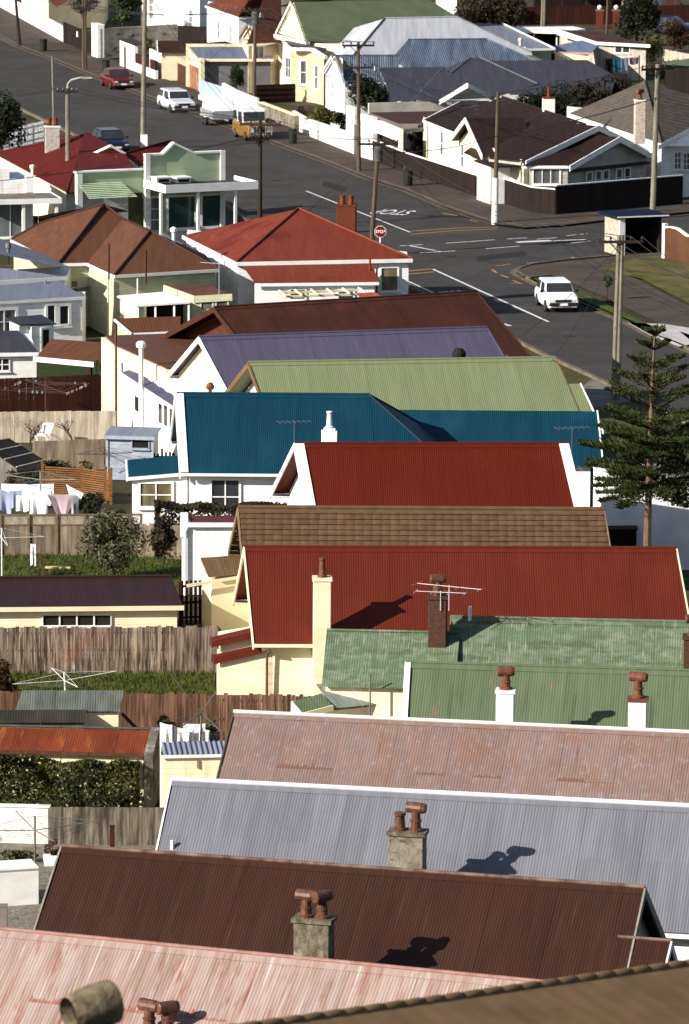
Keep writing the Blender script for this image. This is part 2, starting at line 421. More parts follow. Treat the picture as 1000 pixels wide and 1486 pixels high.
def pots(par, f, u, v, z, kinds, dx=.36):
    for i, (kd, m) in enumerate(kinds):
        uu = u+(i-(len(kinds)-1)/2)*dx; mb = MB(); b = f(uu, v, z)
        if kd == 'pot':
            mb.lathe(b, [(.16, 0), (.16, .06), (.13, .08), (.12, .35), (.15, .38), (.15, .44), (.11, .45)])
        elif kd == 'tall':
            mb.lathe(b, [(.15, 0), (.15, .06), (.11, .08), (.085, .52), (.11, .56), (.11, .60), (.07, .61)])
        else:                                    # elbow or tee cowl: upright with a horizontal drum
            hh = .42 if kd != 'tee' else .5
            mb.lathe(b, [(.18, 0), (.18, .05), (.13, .08), (.12, hh*.45), (.145, hh*.47), (.145, hh*.55), (.115, hh*.57), (.11, hh)])
            d = Vector((math.cos(i*1.1+.4+f.a*3), math.sin(i*1.1+.4+f.a*3), 0)) if kd == 'elbow' else Vector((.93, -.36, 0))
            c = b+Vector((0, 0, hh+.08)); e = .24 if kd == 'elbow' else .25
            mb.tube([c-d*e, c-d*(e-.02), c+d*(e-.1), c+d*e], [.12, .14, .14, .115], 12)
        mb.build('chimney_pot', m, par, smooth=False)
def chimney(h, u, v, z0, z1, w, d, m, kinds=(), capm=None, dx=.36, base=None, capw=.05, band=None):
    f = h.f; mb = MB(); mb.fbox(f, u-w/2, u+w/2, v-d/2, v+d/2, z0, z1)
    c = mb.build('chimney', m, h.t, bevel=.02)
    mb = MB(); mb.fbox(f, u-w/2-capw, u+w/2+capw, v-d/2-capw, v+d/2+capw, z1+.001, z1+.09); mb.build('chimney_cap', capm or m, c)
    pots(c, f, u, v, z1+.09, kinds, dx)
    mb = MB(); mb.fbox(f, u-w/2-.03, u+w/2+.03, v-d/2-.03, v+d/2+.03, z0, z0+.3)
    return c
def vent(h, u, v, z0, hgt, r, m, top='pipe', name='vent_pipe'):
    mb = MB(); b = h.f(u, v, z0)
    pr = [(r, -.3), (r, hgt)]
    if top == 'cowl': pr += [(r*2, hgt+.02), (r*2.2, hgt+r*1.6), (r*1.2, hgt+r*3), (.01, hgt+r*3.2)]
    elif top == 'ball': pr += [(r*1.9, hgt+.02), (r*2.1, hgt+r*2), (r*1.2, hgt+r*3.6), (.01, hgt+r*3.9)]
    mb.lathe(b, pr, 10); return mb.build(name, m, h.t, smooth=False)
def antenna(t, b, hgt, L, a, m=None, n=7):
    mb = MB(); b = Vector(b); mb.tube([b, b+Vector((0, 0, hgt))], .014, 6)
    d = Vector((math.cos(a), math.sin(a), 0)); x = Vector((-d.y, d.x, 0)); c = b+Vector((0, 0, hgt-.04))
    mb.tube([c-d*L/2, c+d*L/2], .010, 6)
    for i in range(n):
        p = c+d*(L*(i/(n-1)-.5)); w = .34-.02*i
        mb.tube([p-x*w, p+x*w], .0075, 5)
    return mb.build('tv_antenna', m or STL, t)
# ---------------------------------------------------------------- boxes with monopitch / flat / hipped roofs, placed from their eaves line
def block(name, label, *ar, h0=0.0):
    cat, A, B, z, dep = ar if isinstance(ar[0], str) else (name.split('_')[-1],)+ar
    """A,B: pixels of the near eave's left and right ends at height z; dep metres away from the camera."""
    f, ln = fr2(A, B, z); h = G(); h.f, h.ln = f, ln
    h.t = thing(name, label, cat, f(0, 0, h0), f.a); h.z = z; h.dep = dep
    return h
def walls(h, u0, u1, v0, v1, zt, m, z0=0.0, zt2=None, name='wall'):
    zt2 = zt if zt2 is None else zt2; f = h.f
    return MB().hexa([f(u0, v0, z0), f(u1, v0, z0), f(u1, v1, z0), f(u0, v1, z0), f(u0, v0, zt), f(u1, v0, zt), f(u1, v1, zt2), f(u0, v1, zt2)]).build(name, m, h.t)
def roofs(h, faces, m, flat=False, name='roof', thick=.05, **kw):
    mb = MB()
    for fc in faces:
        pts = [h.f(*p) for p in fc]
        if flat: mb.prism(pts, (0, 0, -thick))
        else: corr(mb, pts, **kw)
    return mb.build(name, m, h.t, smooth=not flat)
def hips(h, segs, m, r=.045):
    for a, b in segs: MB().tube([h.f(*a)+Vector((0, 0, .03)), h.f(*b)+Vector((0, 0, .03))], r, 6).build('ridge_cap', m, h.t)
def fascia(h, segs, m, d=.16, w=.06, name='fascia'):
    for a, b in segs: MB().beam(h.f(*a)-Vector((0, 0, d/2-.02)), h.f(*b)-Vector((0, 0, d/2-.02)), w, d).build(name, m, h.t)
def hip_roof(h, u0, u1, v0, v1, ze, ua, ub, vr, zr, m, capm=None, flat=False, fas=None, left='hip', right='hip', **kw):
    A, B, Cc, D = (u0, v0, ze), (u1, v0, ze), (u1, v1, ze), (u0, v1, ze); E, F = (ua, vr, zr), (ub, vr, zr)
    fs = [[A, B, F, E], [Cc, D, E, F]] if abs(ua-ub) > .01 else [[A, B, E], [Cc, D, E]]
    fs += [[D, A, E], [B, Cc, F]]
    if left != 'hip': fs = [x for x in fs if x != [D, A, E]]
    if right != 'hip': fs = [x for x in fs if x != [B, Cc, F]]
    roofs(h, fs, m, flat, **kw)
    sg = [(A, E), (D, E), (B, F), (Cc, F)]+([(E, F)] if abs(ua-ub) > .01 else [])
    hips(h, sg, capm or m)
    fascia(h, [(A, B), (B, Cc), (Cc, D), (D, A)], fas or WHT)
def zpl(A, B, Cc, *q):
    """pixels q lifted onto the plane through A, B, C (each pixel x, y, height)"""
    a, b, c = P(*A), P(*B), P(*Cc); n = (b-a).cross(c-a); out = []
    for (x, y) in q:
        d = ray(x, y); w = CAMP+d*((a-CAMP).dot(n)/d.dot(n)); out.append((x, y, w.z))
    return out if len(out) > 1 else out[0]
def solve(fc):
    k = [p for p in fc if len(p) == 3][:3]
    return [p if len(p) == 3 else zpl(*k, p) for p in fc]
# ---------------------------------------------------------------- fences and walls along ground lines
def fence(name, label, pts, hgt, m, pw=.15, gap=.004, jit=.02, cat='fence', z=0.0, postm=None, cap=None, capm=None, world=False, every=2.4, group=None, rail=True, slant=0):
    W = [Vector(p) for p in pts] if world else [P(*p, z) for p in pts]
    t = thing(name, label, cat, W[0], 0, group); pl = MB(); po = MB(); rl = MB(); cp = MB()
    for i in range(len(W)-1):
        a, b = W[i], W[i+1]; d = b-a; L = d.length; d.normalize(); n = Vector((-d.y, d.x, 0))
        if n.y > 0: n = -n                         # face the camera side
        x = 0
        while x < L-.02:
            w = min(pw, L-x); p = a+d*x; hh = hgt+random.uniform(-jit, jit)*2+random.choice((0, 0, jit)); o = n*random.uniform(0, .008)
            q = [p+o, p+d*(w-gap)+o, p+d*(w-gap)+o+n*.02, p+o+n*.02]
            lean = d*random.uniform(-.004, .004)
            pl.hexa(q+[v+Vector((0, 0, hh))+lean for v in q]); x += pw
        k = max(1, int(round(L/every)))
        for j in range(k+1):
            p = a+d*(L*j/k)-n*.06; MB().box((p.x, p.y, z-.05), (.1, .1, hgt*.96+.05), math.atan2(d.y, d.x)).build('post', postm or m, t)
        for zz_ in (.25, hgt*.5, hgt-.2):
            if rail: MB().beam(a-n*.03+Vector((0, 0, zz_)), b-n*.03+Vector((0, 0, zz_)), .04, .08).build('rail', postm or m, t)
        if cap: cp.beam(a+Vector((0, 0, hgt+jit*3+cap/2)), b+Vector((0, 0, hgt+jit*3+cap/2)), .14, cap)
    pl.build('palings', m, t)
    if cap: cp.build('capping', capm or WHT, t)
    return t
def wall_line(name, label, pts, hs, thick, m, cat='wall', cap=None, capm=None, z=0.0, parts=True, world=False, group=None):
    W = [Vector(p) for p in pts] if world else [P(*p, z) for p in pts]
    hs = hs if isinstance(hs, (list, tuple)) else [hs]*len(W)
    t = thing(name, label, cat, W[0], 0, group); mb = MB(); cp = MB()
    for i in range(len(W)-1):
        a, b = W[i], W[i+1]; d = (b-a).normalized(); n = Vector((-d.y, d.x, 0))
        if n.y < 0: n = -n
        q = [a, b, b+n*thick, a+n*thick]
        mb.hexa([v-Vector((0, 0, .05)) for v in q]+[q[0]+Vector((0, 0, hs[i])), q[1]+Vector((0, 0, hs[i+1])), q[2]+Vector((0, 0, hs[i+1])), q[3]+Vector((0, 0, hs[i]))])
        if cap:
            q = [a-n*.04, b-n*.04, b+n*(thick+.04), a+n*(thick+.04)]
            hh = [hs[i], hs[i+1], hs[i+1], hs[i]]
            cp.hexa([v+Vector((0, 0, x+.002)) for v, x in zip(q, hh)]+[v+Vector((0, 0, x+cap)) for v, x in zip(q, hh)])
    mb.build('wall_body', m, t)
    if cap: cp.build('coping', capm or m, t)
    return t
# ---------------------------------------------------------------- foliage
def crown(mb, c, rad, n, leaf, seed, lumps=9, low=.0):
    rn = random.Random(seed); c = Vector(c); L = []
    for i in range(lumps):
        while True:
            p = Vector((rn.uniform(-1, 1), rn.uniform(-1, 1), rn.uniform(-1, 1)))
            if p.length < 1: break
        p *= .72
        L.append((Vector((p.x*rad[0], p.y*rad[1], p.z*rad[2])), rn.uniform(.32, .52)))
    for i in range(n):
        q, s = rn.choice(L)
        while True:
            d = Vector((rn.gauss(0, 1), rn.gauss(0, 1), rn.gauss(0, 1)))
            if d.length > .1: break
        d.normalize(); r = s*rn.uniform(.35, 1.05)**.6
        p = c+q+Vector((d.x*rad[0]*r, d.y*rad[1]*r, d.z*rad[2]*r))
        if p.z < low: continue
        nn = (d+Vector((rn.gauss(0, .6), rn.gauss(0, .6), rn.gauss(0, .6)))).normalized()
        x = nn.cross(Vector((rn.gauss(0, 1), rn.gauss(0, 1), rn.gauss(0, 1)))).normalized(); y = nn.cross(x)
        l = leaf*rn.uniform(.6, 1.35); w = l*rn.uniform(.45, .8)
        mb.add([p-x*l*.6, p+y*w*.5, p+x*l*.6, p-y*w*.5], [[0, 1, 2, 3]])
    return L
def tree(name, label, base, hgt, rad, m, n=1500, leaf=.22, seed=1, trunk=.1, cat='tree', lumps=10, zc=None, group=None, bark=None):
    base = Vector(base); t = thing(name, label, cat, base, 0, group)
    zc = hgt-rad[2]*.95 if zc is None else zc
    mb = MB(); c = base+Vector((0, 0, zc)); L = crown(mb, c, rad, n, leaf, seed, lumps, base.z+.02)
    mb.build('crown', m, t)
    tb = MB(); rn = random.Random(seed+5)
    tb.tube([base-Vector((0, 0, .1)), base+Vector((0, 0, zc*.5)), c], [trunk, trunk*.8, trunk*.4], 7)
    for q, s in L[:7]:
        tb.tube([base+Vector((0, 0, zc*rn.uniform(.35, .75))), c+q*.5, c+q*.95], [trunk*.5, trunk*.3, trunk*.12], 5)
    tb.build('trunk', bark or BRKW, t)
    return t
# ---------------------------------------------------------------- rotary clothes lines
def rotary(label, base, hgt, arm, rot, m, tilt=0.0, n=4, lean=(0, 0), cat='clothes line', rise=.35, wires=4):
    base = Vector(base); t = thing('rotary_clothes_line', label, cat, base)
    top = base+Vector((lean[0], lean[1], hgt)); hub = base+Vector((lean[0]*.8, lean[1]*.8, hgt*.8))
    MB().tube([base-Vector((0, 0, .1)), top], .03, 8).build('post', m, t)
    ends = []
    ex = Vector((lean[0], lean[1], 0))
    for i in range(n):
        a = rot+2*math.pi*i/n; e = hub+Vector((math.cos(a)*arm, math.sin(a)*arm, rise))
        if lean[0]: e += Vector((0, 0, -math.cos(a)*arm*lean[0]/hgt*1.2))
        ends.append(e)
        mb = MB(); mb.tube([hub, e], .014, 6); mb.tube([top, e], .006, 4)
        mb.build('arm', m, t)
    mb = MB()
    for k in range(1, wires+1):
        q = k/wires
        for i in range(n):
            a, b = hub.lerp(ends[i], q), hub.lerp(ends[(i+1) % n], q)
            mb.tube([a, (a+b)/2-Vector((0, 0, .03)), b], .005, 4)
    mb.build('line', STL, t)
    return t, hub, ends
def cloth(name, label, a, b, drop, m, cat, group=None, seed=0, pinch=0.0, shape=None):
    rn = random.Random(seed); a, b = Vector(a), Vector(b); d = b-a; n = Vector((-d.y, d.x, 0)).normalized(); mb = MB()
    nx, nz = 10, 8; vs = []
    for k in range(2):
        for j in range(nz+1):
            for i in range(nx+1):
                x = i/nx; z = j/nz
                xx = .5+(x-.5)*(1-pinch*z)
                p = a+d*xx-Vector((0, 0, drop*z*(1+.05*math.sin(x*7+seed))))-Vector((0, 0, .02*math.sin(math.pi*x)))
                p += n*(.05*z*math.sin(x*9+seed)+.03*z*math.sin(x*17+seed*2)+k*.012); vs.append(p)
    fs = []; N1 = (nx+1)*(nz+1)
    for j in range(nz):
        for i in range(nx):
            q = [j*(nx+1)+i, j*(nx+1)+i+1, (j+1)*(nx+1)+i+1, (j+1)*(nx+1)+i]
            if shape == 'legs' and j > 2 and nx*.4 < i+.5 < nx*.6: continue
            if shape == 'shirt' and j > 2 and (i < 2 or i > nx-3): continue
            fs.append(q); fs.append([N1+v for v in q][::-1])
    mb.add(vs, fs)
    o = mb.build(name, m, None, smooth=True, O=a)
    return tag(o, label, cat, group)
# ================================================================ camera, light, ground
cam = bpy.data.cameras.new('camera'); co = bpy.data.objects.new('camera', cam); COL.objects.link(co)
co.matrix_world = Matrix.Translation(CAMP) @ Matrix((RT, UP, -FWD)).transposed().to_4x4()
cam.sensor_fit = 'HORIZONTAL'; cam.sensor_width = 24.0; cam.lens = FPX/1000*24.0
cam.clip_start = 1; cam.clip_end = 6000
cam.dof.use_dof = True; cam.dof.focus_distance = 165; cam.dof.aperture_fstop = 3.6
SC.camera = co
SC.view_settings.view_transform = 'Standard'; SC.view_settings.look = 'None'
SC.view_settings.exposure = 1.0; SC.view_settings.gamma = 1
SUN = Vector((-math.sin(R(58)), -math.cos(R(58)), 0)); ELEV = R(25.5)
SUN = Vector((SUN.x*math.cos(ELEV), SUN.y*math.cos(ELEV), math.sin(ELEV)))
sl = bpy.data.lights.new('sun', 'SUN'); sl.energy = 4.6; sl.angle = R(.5); sl.color = (1, .945, .86)
so = bpy.data.objects.new('sun', sl); COL.objects.link(so); so.rotation_euler = SUN.to_track_quat('Z', 'Y').to_euler(); so.location = (0, 0, 80)
w = bpy.data.worlds.new('World'); SC.world = w; w.use_nodes = True
sk = w.node_tree.nodes.new('ShaderNodeTexSky'); sk.sky_type = 'NISHITA'; sk.sun_disc = False
sk.sun_elevation = ELEV; sk.sun_rotation = math.atan2(SUN.x, SUN.y)
bg = w.node_tree.nodes['Background']; bg.inputs['Strength'].default_value = .062
w.node_tree.links.new(sk.outputs[0], bg.inputs['Color'])
GRS = M('grass', C(82, 88, 36), C(110, 100, 58), (.35, .35, .35), .38, .66, spot=(C(52, 66, 24), (.9, .9, .9), .5, .64), rough=.95, bump=((14, 14, 14), .8, .06))
DIR = M('yard_earth', C(112, 98, 78), C(84, 76, 56), (.5, .5, .5), .4, .6, spot=(C(72, 80, 40), (.22, .22, .22), .48, .56), rough=.95, bump=((12, 12, 12), .7, .05))
def hz(y): return 0 if y > 104 else 33*((104-y)/104)**1.25
mb = MB(); ys = [-30, -10, 0, 15, 30, 45, 60, 75, 90, 100, 104, 140, 260, 420, 700, 1200, 2500, 5000]; xs = [-2500, -600, -200, -80, -40, 0, 40, 80, 200, 600, 2500]
vs = [(x, y, hz(max(y, 0))-.03) for y in ys for x in xs]; nx = len(xs)
mb.add(vs, [[j*nx+i, j*nx+i+1, (j+1)*nx+i+1, (j+1)*nx+i] for j in range(len(ys)-1) for i in range(nx-1)])
tag(mb.build('ground', DIR, None, smooth=True), kind='structure')
# ================================================================ roofing paints
RF_PINK = M('faded_pink_iron', C(198, 162, 148, .43), C(218, 196, 188, .45), (6, .45, .45), .36, .64, island=.07, spot=[(C(170, 104, 84, .5), (3.5, .8, .8), .54, .72), (C(240, 224, 218, .52), (15, .6, .6), .58, .72), (C(160, 88, 70, .5), (9, .35, .35), .62, .72)], rough=.6)
RF_BRN = M('dark_brown_iron', C(84, 55, 41), C(71, 46, 35), STK, island=.05, spot=[(C(100, 66, 52), (9, .4, .4), .58, .75), (C(84, 48, 38), (.4, .4, .4), .5, .7)], rough=.5)
RF_GRY = M('grey_violet_iron', C(160, 161, 170), C(144, 145, 154), STK, island=.06, spot=(C(176, 174, 184), (8, .5, .5), .6, .8), rough=.5)
RF_RUS = M('pinkish_brown_weathered_iron', C(182, 150, 140), C(166, 142, 136), (3, 1.2, 1.2), island=.06, spot=[(C(172, 132, 112), (1.3, 1.0, 1.0), .46, .7), (C(184, 174, 182), (6.5, 4, 4), .54, .74), (C(116, 90, 84), (7, .3, .3), .66, .74)], rough=.65)
RF_GRN = M('sage_green_iron', C(132, 148, 112), C(118, 134, 102), STK, island=.05, spot=[(C(176, 136, 110), (3.4, .9, .9), .63, .69), (C(108, 116, 92), (6, .4, .4), .56, .7)], rough=.65)
RF_PAT = M('patchy_green_iron', C(134, 156, 120), C(118, 142, 110), (1.5, .6, .6), island=.07, spot=[(C(156, 167, 142), (2.2, 3.2, 3.2), .46, .6), (C(116, 132, 102), (1.0, 3.8, 3.8), .5, .62), (C(184, 192, 174), (12, 1.6, 1.6), .56, .72)], rough=.75)
RF_RED = M('dark_red_iron', C(130, 50, 29), C(120, 45, 26), STK, island=.03, spot=(C(138, 58, 36), (.5, .3, .3), .5, .75), rough=.55)
RF_RD2 = M('deep_red_iron', C(122, 38, 15), C(114, 35, 14), STK, island=.03, spot=(C(130, 44, 20), (.5, .3, .3), .5, .75), rough=.55)
RF_TIL = M('brown_concrete_tiles', C(138, 107, 78), C(116, 90, 67), (3, 3, 3), island=.10, spot=(C(128, 98, 71), (.8, 1.2, 1.2), .5, .8), rough=.85)
RF_BLU = M('deep_blue_iron', C(20, 78, 100), C(16, 70, 91), STK, island=.03, spot=(C(34, 90, 112), (.5, .3, .3), .5, .75), rough=.5)
RF_LIM = M('pale_lime_green_iron', C(166, 176, 130), C(154, 165, 120), STK, island=.03, rough=.6)
RF_PUR = M('purple_grey_iron', C(118, 112, 138), C(106, 101, 127), STK, island=.03, rough=.55)
RF_BR2 = M('chocolate_brown_iron', C(98, 58, 44), C(84, 50, 39), STK, island=.04, spot=(C(112, 66, 48), (.6, .5, .5), .52, .66), rough=.6)
RF_BR3 = M('warm_brown_iron', C(136, 90, 62), C(122, 78, 55), STK, island=.03, rough=.6)
RF_ORG = M('orange_red_iron', C(164, 76, 50), C(152, 68, 46), STK, island=.03, spot=(C(138, 58, 40), (.4, .4, .4), .56, .62), rough=.55)
RF_BGR = M('blue_grey_iron', C(160, 165, 182), C(144, 150, 168), STK, island=.05, rough=.5)
RF_SLT = M('slate_grey_iron', C(88, 88, 98), C(76, 76, 88), STK, island=.03, rough=.6)
RF_WGR = M('pale_grey_iron', C(206, 208, 214, .62), C(188, 190, 198, .6), STK, island=.05, rough=.5)
RF_BST = M('streaky_blue_iron', C(122, 136, 156), C(88, 102, 124), (2.4, .3, .3), island=.14, spot=(C(146, 154, 168), (3, .3, .3), .56, .7), rough=.5)
RF_OLV = M('olive_green_iron', C(124, 134, 104), C(108, 120, 94), (.8, .8, .8), island=.04, rough=.65)
RF_TRD = M('red_brown_tiles', C(132, 66, 44), C(112, 56, 40), (3, 3, 3), island=.08, rough=.8)
RF_GTL = M('grey_brown_shingles', C(128, 116, 106), C(106, 98, 90), (2, 2, 2), island=.10, rough=.9)
RF_RST = M('rust_red_iron', C(172, 84, 42), C(142, 62, 34), (2, .5, .5), island=.16, spot=[(C(196, 116, 66), (3, .5, .5), .56, .7), (C(120, 84, 70), (6, .4, .4), .62, .72)], rough=.8)
RF_GAL = M('weathered_galvanised_iron', C(146, 152, 142), C(116, 124, 112), (3, .6, .6), island=.14, spot=(C(126, 116, 92), (1.5, 1, 1), .58, .68), rough=.6)
RF_PLM = M('plum_brown_iron', C(76, 48, 44), C(66, 42, 39), STK, island=.06, rough=.5)
# ================================================================ the row of cottages, near to far
GP = 'gabled cottages side by side along the curving street'
# foreground house: tiled roof out of focus
a, b = PY(370, 1486, 58), PY(1000, 1396, 64)
zt = (a.z+b.z)/2
f = Fr((a.x, a.y), math.atan2(b.y-a.y, b.x-a.x)); L0 = math.hypot(b.x-a.x, b.y-a.y)
RF_TAN = M('tan_clay_tiles', C(184, 148, 104, .47), C(170, 136, 96, .47), (2.5, 2.5, 2.5), island=.0, rough=.85, spot=(C(154, 124, 92, .4), (.8, 1.5, 1.5), .5, .8))
t = thing('hillside_house', 'house with brown tiled roof out of focus in the bottom right corner', 'house', f(0, 0, hz(60)), f.a)
def zline(u): return a.z+(b.z-a.z)*u/L0
u0, u1 = -3.2, L0+4
mb = MB(); TK = (.36, .38, .003, .003, 4, False)
corr(mb, [f(u0, 0, zline(u0)), f(u1, 0, zline(u1)), f(u1, -5.5, zline(u1)-2.3), f(u0, -5.5, zline(u0)-2.3)], pitch=.36, amp=.0012, sheet=90)
corr(mb, [f(u1, 0, zline(u1)), f(u0, 0, zline(u0)), f(u0, 4.6, zline(u0)-3.4), f(u1, 4.6, zline(u1)-3.4)], pitch=.36, amp=.0012, sheet=90)
mb.build('roof', RF_TAN, t, smooth=True)
mb = MB(); k = 0
while u0+k*.36 < u1:
    x = u0+k*.36; mb.tube([f(x, 0, zline(x)-.07), f(x+.06, 0, zline(x)-.06), f(x+.33, 0, zline(x)-.075), f(x+.38, 0, zline(x)-.085)], [.07, .085, .08, .075], 10); k += 1
mb.build('ridge_tiles', M('ridge_tan', C(168, 134, 95, .44), C(152, 122, 87, .44), (2, 2, 2), rough=.9), t, smooth=True)
h = G(); h.f, h.t = f, t
mb = MB(); zg = hz(62)-2
A = [f(u0+.3, -5.1, zg), f(u0+.3, -5.1, zline(u0)-2.3), f(u0+.3, 0, zline(u0)-.15), f(u0+.3, 4.3, zline(u0)-3.4), f(u0+.3, 4.3, zg)]
B = [f(u1-.3, -5.1, zg), f(u1-.3, -5.1, zline(u1)-2.3), f(u1-.3, 0, zline(u1)-.15), f(u1-.3, 4.3, zline(u1)-3.4), f(u1-.3, 4.3, zg)]
mb.add(A+B, [[0, 1, 2, 3, 4], [9, 8, 7, 6, 5], [0, 5, 6, 1], [4, 3, 8, 9]]); mb.build('wall', WWB, t)
# pink iron roof
H1 = gable('cottage', 'cottage with faded pink corrugated roof, lowest one at the bottom edge', (-150, 1336), (1000, 1449), 6.2, 4.4, 3.2, 4.0, 3.4, RF_PINK, CWB, k=.05, edge=.4, edgem=M('pink_rust_band', C(172, 104, 84, .5), C(200, 150, 134, .5), (9, .8, .8), rough=.85), laps=(.36, .7), group=GP, spp=8, capm=M('pink_capping', C(214, 170, 162), C(190, 132, 118), (3, .5, .5), rough=.6))
u, v, z = on_near(H1, 230, 1506)
chimney(H1, u, v, z-1, z+.1, .8, .55, BRB, [('elbow', TED), ('elbow', TED)], dx=.42)
# dark brown
H2 = gable('cottage', 'cottage with dark brown corrugated roof and a grey plastered twin pot chimney', (90, 1230), (935, 1290), 5.6, 3.9, 2.9, 3.6, 3.1, RF_BRN, GRW, k=.02, edge=.0, edgem=M('brown_faded_band', C(96, 66, 52), C(84, 56, 44), (9, .8, .8), rough=.85), laps=(.42,), group=GP, spp=8, capm=M('dull_brown_capping', C(176, 146, 130), C(110, 72, 60), (2, 1, 1)), trim=M('dull_white_trim', C(206, 196, 184), C(170, 160, 150), (2, 2, 2)))
v = -4.1; u, z = H2.f.at(456, 1331, v)
chimney(H2, u, v, 0, z-.09, .84, .5, RCN, [('elbow', TED), ('elbow', TED)], dx=.38, capm=RCN)
f = H2.f; ln = H2.ln                              # small porch gable on the right end
zr2 = 4.72; v0 = -(5.6-zr2)/(5.6-2.9)*3.9
mb = MB(); pa = [f(ln-1.0, v0, zr2), f(ln+.9, v0, zr2), f(ln+.9, v0-2.2, zr2-1.45), f(ln-1, v0-2.2, zr2-1.45)]
corr(mb, pa); corr(mb, [f(ln-.0, v0, zr2), f(ln+.9, v0, zr2), f(ln+.9, v0+1.2, zr2-1.1), f(ln, v0+1.2, zr2-1.1)]); mb.build('porch_roof', RF_BRN, H2.t, smooth=True)
mb = MB(); mb.tube([f(ln-.35, v0, zr2+.04), f(ln+.92, v0, zr2+.04)], .04, 6); mb.build('porch_ridge_cap', M('dull_brown_capping', C(176, 146, 130), C(110, 72, 60)), H2.t)
mb = MB(); mb.board(f(ln+.9, v0, zr2+.04), f(ln+.9, v0-2.2, zr2-1.41), .2, .04, f.u); mb.board(f(ln+.9, v0, zr2+.04), f(ln+.9, v0+1.2, zr2-1.06), .2, .04, f.u); mb.build('porch_bargeboard', WHT, H2.t)
mb = MB(); mb.prism([f(ln-.1, v0, zr2-.1), f(ln-.1, v0-2.0, zr2-1.4), f(ln-.1, v0-2, 0), f(ln-.1, v0+1, 0), f(ln-.1, v0+1, zr2-1.05)], f.u*.8); mb.build('porch_wall', GRW, H2.t)
window(H2.t, f, (H2.ur+.0, -.2, 3.6), .5, 1.3, 'right', 0, 0, NET)
vent(H2, .35, -3.4, 3.2, .35, .06, WHT)
# grey violet
H3 = gable('cottage', 'cottage with violet grey corrugated roof, white ridge and a squat plastered chimney', (250, 1133), (1060, 1175), 5.4, 3.2, 3.0, 3.4, 3.0, RF_GRY, WWB, k=.03, edge=.0, edgem=M('grey_worn_band', C(176, 174, 180), C(158, 154, 162), (9, .8, .8), rough=.85), laps=(.45,), group=GP, spp=8, capm=M('white_grey_capping', C(240, 238, 240, .75), C(222, 220, 226, .75), (2, 1, 1)), capr=.062)
v = -3.5; u, z = H3.f.at(592, 1205, v)
chimney(H3, u, v, 0, z-.09, .86, .5, M('white_flaking_stack', C(206, 196, 178), C(150, 136, 116), (4, 4, 3), rough=.9, spot=(C(118, 106, 92), (3, 3, 6), .55, .66), bump=(25, .7, .03)), [('pot', TED), ('tee', TED)], dx=.4, capm=RCN)
u, v, z = on_near(H3, 250, 1232); vent(H3, u, v, z, .22, .05, WHT)
# pinkish brown weathered
H4 = gable('cottage', 'cottage with weathered pinkish brown corrugated roof and white ridge line', (340, 1035), (1050, 1067), 5.0, 3.9, 2.6, 3.6, 2.7, RF_RUS, CWB, k=.0, edge=.25, edgem=M('rusty_lap_band', C(158, 112, 90), C(148, 120, 112), (9, .8, .8), rough=.85), laps=(.45,), group=GP, spp=8, capm=M('white_capping', C(240, 236, 232, .75), C(222, 216, 212, .75), (2, 1, 1)), capr=.055, trim=M('brown_grey_trim', C(120, 108, 94), C(96, 86, 74), (2, 2, 2)))
# sage green with two white chimneys
H5 = gable('cottage', 'cottage with sage green corrugated roof and two slim white chimneys', (590, 963), (1060, 977), 5.2, 3.6, 2.7, 3.4, 2.9, RF_GRN, CWB, k=.06, edge=.3, edgem=M('green_rust_band', C(160, 132, 104), C(134, 136, 108), (9, .8, .8), rough=.85), group=GP, verge='cap', vw=.12, laps=(.6,))
for px, kd, top in ((734, 'elbow', 1000), (926, 'tee', 1012)):
    v = -3.5; u, z = H5.f.at(px, top, v)
    chimney(H5, u, v, 0, z-.09, .5, .42, WHT, [(kd, TER)], capm=TER if px > 800 else WHT, capw=.03)
# patchy green
H6 = gable('cottage', 'cottage with flaking patchy green roof and a brown brick chimney carrying an antenna', (655, 897), (1060, 906), 4.9, 3.4, 2.7, 3.4, 2.9, RF_PAT, CWB, k=.06, edge=.6, edgem=M('green_flaked_band', C(178, 184, 164), C(150, 162, 138), (9, .8, .8), rough=.85), group=GP, laps=(.5,), trim=M('sage_trim', C(150, 160, 138), C(120, 132, 110), (2, 2, 2)))
f = H6.f
zl = 4.55
ua, va = f.loc(475, 914, zl); ub, vb = f.loc(655, 922, zl); vm = (va+vb)/2
un, vn_ = f.loc(477, 988, 3.45)
fc = [f(ua, vm, zl), f(.3, vm, zl), f(.3, vm-2.2, 3.3), f(ua+.05, vm-2.2, 3.3)]
mb = MB(); corr(mb, fc, laps=(.5,)); corr(mb, [f(.3, vm, zl), f(ua, vm, zl), f(ua, vm+2.2, 3.3), f(.3, vm+2.2, 3.3)]); mb.build('side_roof', RF_PAT, H6.t, smooth=True)
mb = MB(); mb.tube([f(ua, vm, zl+.04), f(.3, vm, zl+.04)], .05, 6); mb.build('side_ridge_cap', RF_PAT, H6.t)
mb = MB(); mb.prism([f(ua+.15, vm, zl-.07), f(ua+.15, vm-2.0, 3.3), f(ua+.15, vm-2.0, 0), f(ua+.15, vm+2, 0), f(ua+.15, vm+2, 3.3)], f.u*(-ua+.1)); mb.build('side_wall', CWB, H6.t)
